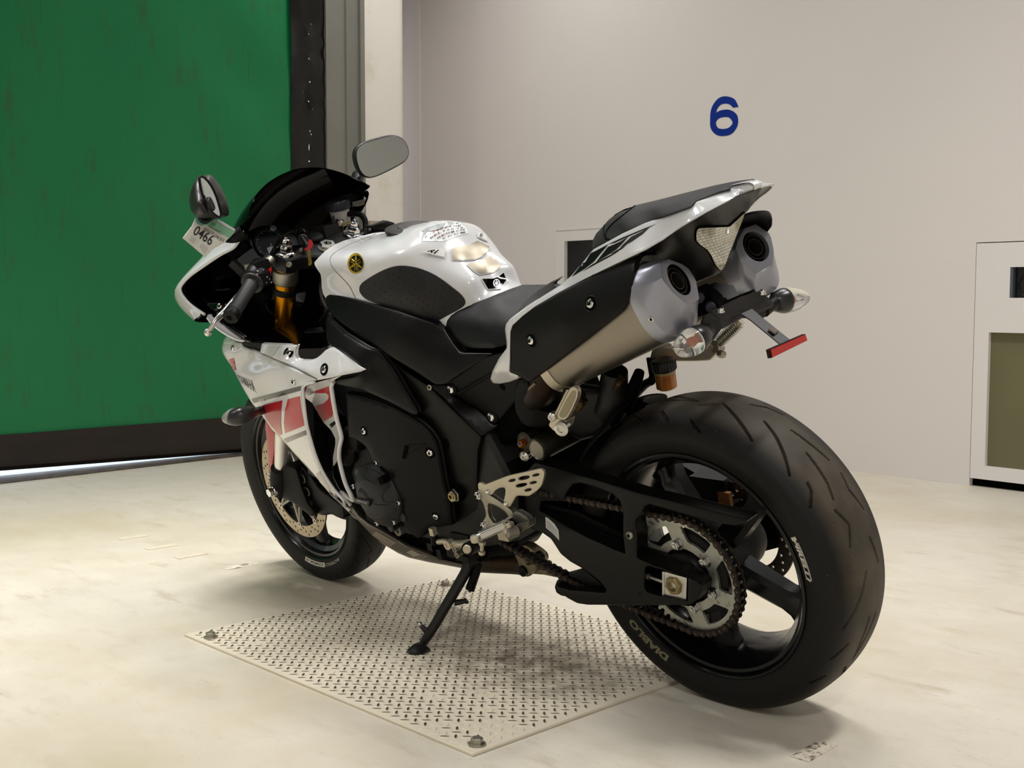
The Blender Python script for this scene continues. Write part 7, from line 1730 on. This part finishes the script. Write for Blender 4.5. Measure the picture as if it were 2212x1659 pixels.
# inner rear mudguard between engine and tyre
rows = []
for i in range(10):
    a = R(78+i*6.2); rw_ = []
    for j in range(9):
        ph = (j-4)/4*1.1; r_ = .345-.05*(1-math.cos(ph)); rw_.append(np.array([ AX_R[0]+r_*math.cos(a-R(78)+R(5)), .102*math.sin(ph)/math.sin(1.1), AX_R[2]+r_*math.sin(a-R(78)+R(5))]))
    rows.append(rw_)
grid('rear_hugger', rows, blackm, bike, sub=1, thick=.003, label='black hugger in front of the rear tyre')
b = MB(); b.tube([U(*KR((1790, 250))[0], -.09), U(*KR((1700, 300))[0], -.10), U(*KR((1560, 440))[0], -.11), U(*KR((1430, 640))[0], -.12)], [.009, .0095, .011, .014], 12, smooth=4); b.build('reservoir_hose', blackm, bike)
patch('hugger_tab', rc(KR((1420, 600), (1530, 560), (1650, 535), (1700, 540), (1730, 570), (1600, 640), (1480, 700), (1400, 690)), 4), -.04, blackp, bike, thick=.01, rnd=3)
b = MB(); b.tube([U(*KR((1640, 130))[0], .0), U(*KR((1560, 350))[0], .0), U(*KR((1440, 560))[0], .0)], [.010, .014, .02], 12, smooth=4); b.build('wiring_loom', darkin, bike)
# ---- passenger footpeg, left, folded up
pg = part('passenger_footpeg'); pg['label'] = 'silver passenger footpeg'
pegp = KR((820, 318), (855, 345), (868, 400), (860, 460), (800, 600), (730, 720), (690, 745), (620, 735), (585, 700), (600, 640), (680, 480), (745, 360), (780, 325))
pgo = patch('peg', rc(pegp, 4), .205, alup, pg, thick=.009, rnd=2.5, step=6)
decal('peg_groove', rc(KR((822, 365), (845, 400), (835, 460), (780, 590), (720, 700), (670, 720), (625, 690), (640, 640), (720, 480), (790, 370)), 4), mat('peg_inner', '#8f8871', .5, metal=.6), pg, pgo, off=.0004)
b = MB()
for k in range(16):
    t = k/15; q = KR((745-150*t-6, 370+300*t))[0]; b.box(U(*q, .2035), (.004, .006, .003))
b.build('peg_teeth', alup, pg)
patch('peg_base', rc(KR((600, 700), (720, 750), (690, 860), (600, 890), (555, 875), (495, 810), (530, 720)), 3), .200, alup, pg, thick=.025, rnd=2)
for (X, Y, rr_) in ((540, 700, .0085), (660, 850, .0145)):
    b = MB(); q = U(*KR((X, Y))[0], .207); b.lathe([(rr_, -.012), (rr_, .003), (rr_*.8, .005), (rr_*.5, .005), (rr_*.5, .002), (0, .002)], q, (-.3, 1, 0), 24); b.build('peg_bolt', alu, pg)
b = MB(); b.tube(up([KR((650, 700, .19))[0], KR((740, 560, .17))[0], KR((760, 400, .15))[0], KR((700, 300, .13))[0]]), .012, 10, smooth=3); b.build('peg_hanger', blackp, pg)
# ---- right passenger hanger and peg
hgR = part('right_footpeg_hanger'); hgR['label'] = 'silver right passenger hanger'
hp = KD((1130, 1210), (1250, 1245), (1380, 1255), (1440, 1240), (1490, 1200), (1520, 1220), (1570, 1255), (1500, 1325), (1400, 1330), (1280, 1330), (1140, 1320), (1080, 1340), (1100, 1260))
patch('hanger_arm', rc(hp, 4), tps([KD((1130, 1210, -.12))[0], KD((1560, 1260, -.185))[0], KD((1300, 1300, -.15))[0]]), mat('hanger_cast', '#c4bdac', .4, metal=.7), hgR, thick=.02, rnd=4)
pa, pb = U(*KQ((620, 1000))[0], -.19), U(*KQ((890, 735))[0], -.205); pd = lenvec(pb-pa); Lp = np.linalg.norm(pb-pa); tt = lenvec(np.cross(pd, [0, 0, 1.])); ww = np.cross(tt, pd)
b = MB(); b.tube([pa, pb], [.0105, .0095], 14); b.build('peg', MATS['hanger_cast'], hgR)
b = MB()
for k in range(13):
    c_ = pa+pd*(Lp*(.05+.88*k/13)); b.lathe([(.0112, -.0012), (.0135, -.0008), (.0135, .0008), (.0112, .0012)], c_, pd, 12, closed=True)
b.build('peg_ribs', alu, hgR, fix=False)
b = MB(); b.box(pa-pd*.006, (.022, .022, .026)); b.lathe([(.008, 0), (.008, .014), (0, .016)], U(*KQ((630, 1130))[0], -.18), (-1, .3, 0), 6); b.build('peg_base', alud, hgR)
# rear brake fluid reservoir
rbr = part('rear_brake_reservoir'); rc0 = U(*KD((1190, 1420))[0], -.09); axr = lenvec((-.05, .03, 1))
b = MB(); b.lathe([(.018, -.030), (.0215, -.027), (.0220, .010)], rc0, axr, 36); b.build('cup', mat('fluid_amber', '#a8662c', .25, var=.25, vscale=30, coat=.3), rbr, label='amber fluid cup')
b = MB(); b.lathe([(.0222, .004), (.0226, .012)], rc0, axr, 36); b.build('cup_rim', mat('cup_pale', '#a99a62', .4), rbr)
b = MB(); b.lathe([(.0245, .010), (.0250, .013), (.0250, .030), (.023, .033), (0, .034)], rc0, axr, 36)
t_ = lenvec(np.cross(axr, [1., 0, 0])); w_ = np.cross(axr, t_)
for k in range(24): a = 2*PI*k/24; c_ = rc0+(t_*math.cos(a)+w_*math.sin(a))*.0248; b.tube([c_+axr*.012, c_+axr*.030], .0014, 6)
b.build('cap', MATS['cap_navy'], rbr)
b = MB(); b.box(rc0+np.array([.03, 0, .01]), (.02, .006, .05)); b.lathe([(.006, 0), (.006, .008), (0, .009)], rc0+np.array([.03, .003, -.005]), (0, 1, 0), 6); b.build('bracket', blackp, rbr)
# ---- tail fittings: plate bracket, indicators, reflector
tb = part('plate_bracket'); tb['label'] = 'black licence plate bracket'
def quadbox(mb, pts, y, th, d=(0, 0, -1)):
    P = [U(*q[:2], (q[2] if len(q) > 2 else y)) for q in pts]; n = len(P); D = np.array(d, float)*th
    mb.add(P+[p+D for p in P], [tuple(range(n)), tuple(range(n, 2*n))[::-1]]+[(k, (k+1) % n, n+(k+1) % n, n+k) for k in range(n)])
KQp = lambda *p: KQ(*p)
b = MB(); quadbox(b, KQ((375, 345, .035), (580, 275, .0), (800, 310, -.015), (860, 430, -.02), (625, 530, .035)), 0, .02, (.3, 0, -1)); b.build('tail_tray', blackp, tb)
b = MB(); quadbox(b, KQ((600, 590, .050), (620, 530, .045), (860, 430, -.02), (1050, 355, -.062), (1060, 430, -.065), (850, 520, -.02), (640, 610, .042)), 0, .006, (.2, 0, -1)); b.build('tray_lip', blackp, tb)
b = MB(); quadbox(b, KQ((460, 665, .085), (530, 640, .070), (1050, 380, -.060), (1150, 400, -.075), (1280, 520, -.105), (1270, 545, -.102), (960, 680, -.02), (900, 680, -.005), (660, 810, .065)), 0, .004, (.1, 0, -1)); tpl = b.build('cross_plate', mat('bracket_black', '#121214', .35, spec=.5), tb, ang=20)
b = MB(); quadbox(b, KQ((535, 640, .068), (890, 470, -.010), (1150, 395, -.075), (1190, 465, -.080), (1020, 580, -.045), (880, 645, .0), (640, 740, .058)), 0, -.004, (.1, 0, -1)); b.build('top_plate', MATS['bracket_black'], tb, ang=20)
b = MB(); P = [KQ((460, 665, .088))[0], KQ((640, 735, .070))[0], KQ((665, 810, .066))[0], KQ((650, 840, .068))[0], KQ((545, 985, .086))[0], KQ((440, 960, .10))[0], KQ((410, 800, .10))[0]]; quadbox(b, P, 0, .006, (.8, 0, -.3)); b.build('side_ear', MATS['bracket_black'], tb)
b = MB(); P = [KQ((1150, 600, -.09))[0], KQ((1270, 540, -.105))[0], KQ((1215, 640, -.10))[0], KQ((1160, 700, -.09))[0], KQ((1100, 650, -.08))[0]]; quadbox(b, P, 0, .006, (.8, 0, -.3)); b.build('side_ear', MATS['bracket_black'], tb)
for (X, Y, y) in ((645, 655, .062), (1142, 440, -.075)):
    q = U(*KQ((X, Y))[0], y)+np.array([0, 0, .004]); b = MB(); b.lathe([(.0085, 0), (.0085, .002)], q, (-.1, 0, 1), 20); b.lathe([(.0065, .002), (.0065, .007), (.005, .008), (.0025, .008), (.0025, .005), (0, .005)], q, (-.1, 0, 1), 20); b.build('bolt', chrome, tb)
for (X, Y, y, r_) in ((390, 465, .06, .0095), (527, 575, .055, .0095)):
    q = U(*KQ((X, Y))[0], y); b = MB(); b.lathe([(r_, -.01), (r_, .002), (r_*.8, .004), (0, .0045)], q, (-.6, .8, 0), 24); b.build('rubber_plug', mat('plug_blue', '#23232c', .5), tb)
patch('tray_side', rc(KQ((350, 330), (480, 420), (620, 540), (600, 600), (460, 665), (340, 695), (330, 500)), 4), .045, darkin, tb, thick=.03, rnd=0)
# arm and reflector
b = MB(); quadbox(b, KQ((890, 650, .006), (1020, 590, -.022), (1150, 700, -.022), (1480, 965, -.022), (1450, 990, -.010), (1360, 1015, .006), (1000, 720, .006)), 0, .003, (0, 0, -1)); b.build('reflector_arm', MATS['bracket_black'], tb, ang=20)
b = MB(); quadbox(b, KQ((1215, 845, -.0), (1270, 815, -.012), (1340, 870, -.014), (1290, 900, -.0)), 0, -.003, (0, 0, -1)); b.build('foam_pad', mat('foam_grey', '#6b6058', .8), tb)
refm = mat('reflector_red', '#b01208', .18, coat=.6, bump=.6, bscale=260)
q = [U(*p_[:2], y) for p_, y in zip(KQ((1250, 1080), (1660, 900), (1682, 970), (1270, 1172)), (.052, -.052, -.052, .052))]
b = MB(); nn_ = np.cross(q[1]-q[0], q[3]-q[0]); nn_ = lenvec(nn_)*(-1 if nn_[0] > 0 else 1); b.add(q+[p_-nn_*.006 for p_ in q], [(0, 1, 2, 3), (7, 6, 5, 4), (0, 4, 5, 1), (1, 5, 6, 2), (2, 6, 7, 3), (3, 7, 4, 0)]); rfl = b.build('reflector', refm, tb, ang=20, label='red rectangular reflector')
c_ = np.mean(q, 0); q2 = [c_+(p_-c_)*np.array([1, 1.05, 1.12])-nn_*.0025 for p_ in q]; b = MB(); b.add(q2+[p_-nn_*.007 for p_ in q2], [(0, 1, 2, 3), (7, 6, 5, 4), (0, 4, 5, 1), (1, 5, 6, 2), (2, 6, 7, 3), (3, 7, 4, 0)]); b.build('reflector_back', blackp, rfl, ang=20)
# rear indicators
clr = mat('indicator_lens', '#eef0ee', .04, trans=.92, ior=1.3)
def rear_ind(c0, c1, st0, label):
    """c0: wide end (stalk side), c1: pointed end"""
    e = part('rear_indicator'); e['label'] = label; ax = lenvec(c1-c0); L_ = np.linalg.norm(c1-c0)
    b = MB(); b.lathe([(.0230, -.004), (.0238, .0), (.0240, .004)]+[(.0240*math.sqrt(max(0, 1-(t**1.7)))+.0005, .004+(L_-.004)*t) for t in (.15, .3, .45, .6, .75, .87, .95, .99)]+[(0, L_)], c0, ax, 40); b.build('lens', clr, e, ang=50)
    b = MB(); b.lathe([(.0222, .001), (.020, .004), (.010, .003), (0, .003)], c0, ax, 32); b.build('bowl', mat('bowl_chrome', '#dfe0e0', .12, metal=1.), e)
    b = MB(); b.lathe([(.005, .003), (.0065, .010), (.0065, .017), (.004, .021), (0, .022)], c0, ax, 20); b.build('bulb', mat('bulb_amber', '#b3552a', .15, coat=.4), e)
    b = MB(); b.box(c0+ax*.03, (.022, .022, .0012), None); b.build('inner_reflector', MATS['bowl_chrome'], e)
    b = MB(); b.lathe([(.0238, .003), (.0245, .0), (.0238, -.006), (.019, -.022), (.012, -.030)], c0, ax, 40); b.build('shell', mat('ind_shell', '#242424', .3), e)
    b = MB(); b.tube([c0-ax*.02]+st0, [.013]+[.012]*(len(st0)), 16, smooth=4); b.build('stalk', blackp, e)
L0 = U(*KQ((400, 940))[0], .150); L1 = U(*KQ((95, 1105))[0], .190)
rear_ind(U(*KQ((345, 960))[0], .150), U(*KQ((105, 1110))[0], .200), [U(*KQ((450, 880))[0], .125), U(*KQ((500, 850))[0], .10)], 'left rear indicator')
rear_ind(U(*KQ((1400, 495))[0], -.165), U(*KQ((1690, 455))[0], -.230), [U(*KQ((1260, 540))[0], -.125), U(*KQ((1160, 620))[0], -.095)], 'right rear indicator')
# ================================================================ THINGS HANGING ON THE MOTORCYCLE
BM = Matrix.Translation(Vector(BO-RB@BO)) @ Matrix(RB).to_4x4()
def world_thing(name, label, cat, base):
    wb_ = BM @ Vector(base); e = empty(name, tuple(wb_)); tag(e, label, cat); e['_b'] = 1; del e['_b']; return e
def adopt(o, e):
    for v in o.data.vertices: v.co = (BM @ v.co)-e.location
    o.parent = e; BVH.clear(); return o
# inspection tag on the left mirror stalk
tg = world_thing('paper_tag', 'white and green paper tag reading 0466 hanging from the left mirror', 'tag', U(*KA((420, 860))[0], .29))
P0 = U(*KA((360, 1000))[0], .30); tn = lenvec(lenvec(CB-P0)+np.array([-.1, .15, .25]))
def tagmesh(name, pts, m, off, step=12):
    v, f, d = tri2d(KA(*pts), (), step*.25, (), maxseg=4)
    V = [UPn(a, c_, P0+tn*(off+.0), tn)+tn*.004*math.sin((a-390)*.06) for a, c_ in v]; return mk(name, V, orient(V, f), m, None, True, 60)
tb1 = tagmesh('tag_sheet', [(135, 1005), (215, 905), (246, 830), (275, 828), (300, 870), (350, 868), (420, 835), (587, 930), (582, 955), (500, 1035), (400, 1090), (326, 1166)], mat('tag_paper', '#c9c8bd', .6), 0)
tb2 = tagmesh('tag_header', [(300, 885), (350, 875), (420, 838), (587, 930), (580, 958), (535, 1005), (440, 950), (350, 895)], mat('tag_green', '#79a889', .5), .0012)
tb3 = tagmesh('tag_loop', [(246, 828), (285, 850), (340, 862), (350, 885), (300, 900), (262, 885)], mat('tag_teal', '#5ba39c', .4), .0014)
tb4 = tagmesh('tag_band', [(425, 838), (478, 862), (585, 930), (575, 945), (440, 862)], mat('tag_lilac', '#c9c6d2', .5), .0020)
ink = mat('tag_ink', '#141414', .6); gin = mat('tag_grey', '#8b8b86', .6); gpl = mat('tag_pale_grey', '#b1b0a8', .6)
tx = []
tx.append(text_px('tag_number', '0466', KA((218, 968), (372, 1072), (412, 990), (262, 895)), ink, None, tb1, off=.0012, bold=.01))
tx.append(text_px('tag_date', '04/01', KA((398, 992), (480, 1040), (495, 1010), (415, 970)), ink, None, [tb1], off=.0012, bold=0))
tx.append(text_px('tag_code', 'RN24J-000937', KA((350, 915), (450, 970), (462, 950), (362, 895)), ink, None, [tb2, tb1], off=.0014, bold=0))
tx.append(text_px('tag_header_text', 'SDS', KA((372, 890), (410, 908), (420, 880), (382, 865)), mat('tag_dkgreen', '#2f6b4a', .5), None, [tb2], off=.0010, bold=0))
sq = tagmesh('tag_squares', [(188, 1025), (215, 990), (252, 1015), (225, 1052)], gpl, .0012); sq2 = tagmesh('tag_squares', [(285, 1075), (300, 1050), (355, 1090), (330, 1135)], gpl, .0012); sq3 = tagmesh('tag_box', [(325, 915), (410, 955), (395, 975), (312, 935)], gin, .0012)
for o in [tb1, tb2, tb3, tb4, sq, sq2, sq3]+[t for t in tx if t]: adopt(o, tg)
md = tb1.modifiers.new('thickness', 'SOLIDIFY'); md.thickness = .0004; md.offset = -1
# keys in the ignition
kk = world_thing('ignition_key', 'black-headed key in the ignition lock between the fork caps', 'key', U(*KA((1150, 1010))[0], .0))
b = MB(); c_ = U(*KT((560, 440))[0], .060); b.box(c_, (.022, .009, .026), np.array(Matrix.Rotation(.5, 3, 'Y'))); b.lathe([(0, -.006), (.012, -.005), (.015, 0), (.012, .005), (0, .006)], c_+np.array([0, 0, .006]), (-.7, .6, .2), 16); adopt(b.build('key_head', blackp, None), kk)
b = MB(); b.tube([U(*KT((520, 200))[0], .03), U(*KT((560, 300))[0], .045)], [.010, .013], 12); b.tube([U(*KT((540, 250))[0], .045)+np.array([.012*math.cos(t), 0, .012*math.sin(t)]) for t in np.linspace(0, 2*PI, 14, endpoint=False)], .0014, 6, closed=True); adopt(b.build('key_ring', mat('ring_dark', '#202020', .3, metal=.6), None), kk)
def blade(pts, y, m, th=.0022):
    P = [U(*KT(q)[0], y) for q in pts]; n = len(P); v_ = lenvec(CB-P[0])*th; b = MB(); b.add(P+[p_-v_ for p_ in P], [tuple(range(n)), tuple(range(n, 2*n))[::-1]]+[(k, (k+1) % n, n+(k+1) % n, n+k) for k in range(n)]); return b
adopt(blade([(475, 560), (545, 550), (530, 620), (510, 670), (480, 690), (470, 745), (440, 760), (425, 830), (400, 822), (430, 740), (450, 640)], .068, mat('key_steel', '#b8b09a', .35, metal=.4)).build('key_blade', MATS['key_steel'], None), kk)
k2 = world_thing('spare_key', 'red-headed gold key hanging from the ignition ring', 'key', U(*KT((690, 450))[0], .01))
P = [(665, 375), (700, 368), (745, 400), (775, 480), (750, 540), (700, 590), (640, 610), (580, 610), (580, 580), (640, 540), (665, 480)]
o = blade(P, .072, red, .008).build('key_head', mat('key_red', '#c4201f', .35), None); adopt(o, k2)
adopt(blade([(615, 620), (690, 590), (715, 620), (718, 740), (745, 880), (735, 920), (680, 955), (665, 940), (660, 820), (635, 720)], .070, red, .003).build('key_blade', mat('key_brass', '#b79c50', .3, metal=.5), None), k2)
# nothing sits deeper than thing > part > sub-part
def depth(o):
    k = 0
    while o.parent: o = o.parent; k += 1
    return k
for o in list(bpy.data.objects):
    while depth(o) > 2: o.parent = o.parent.parent
bpy.context.view_layer.update()
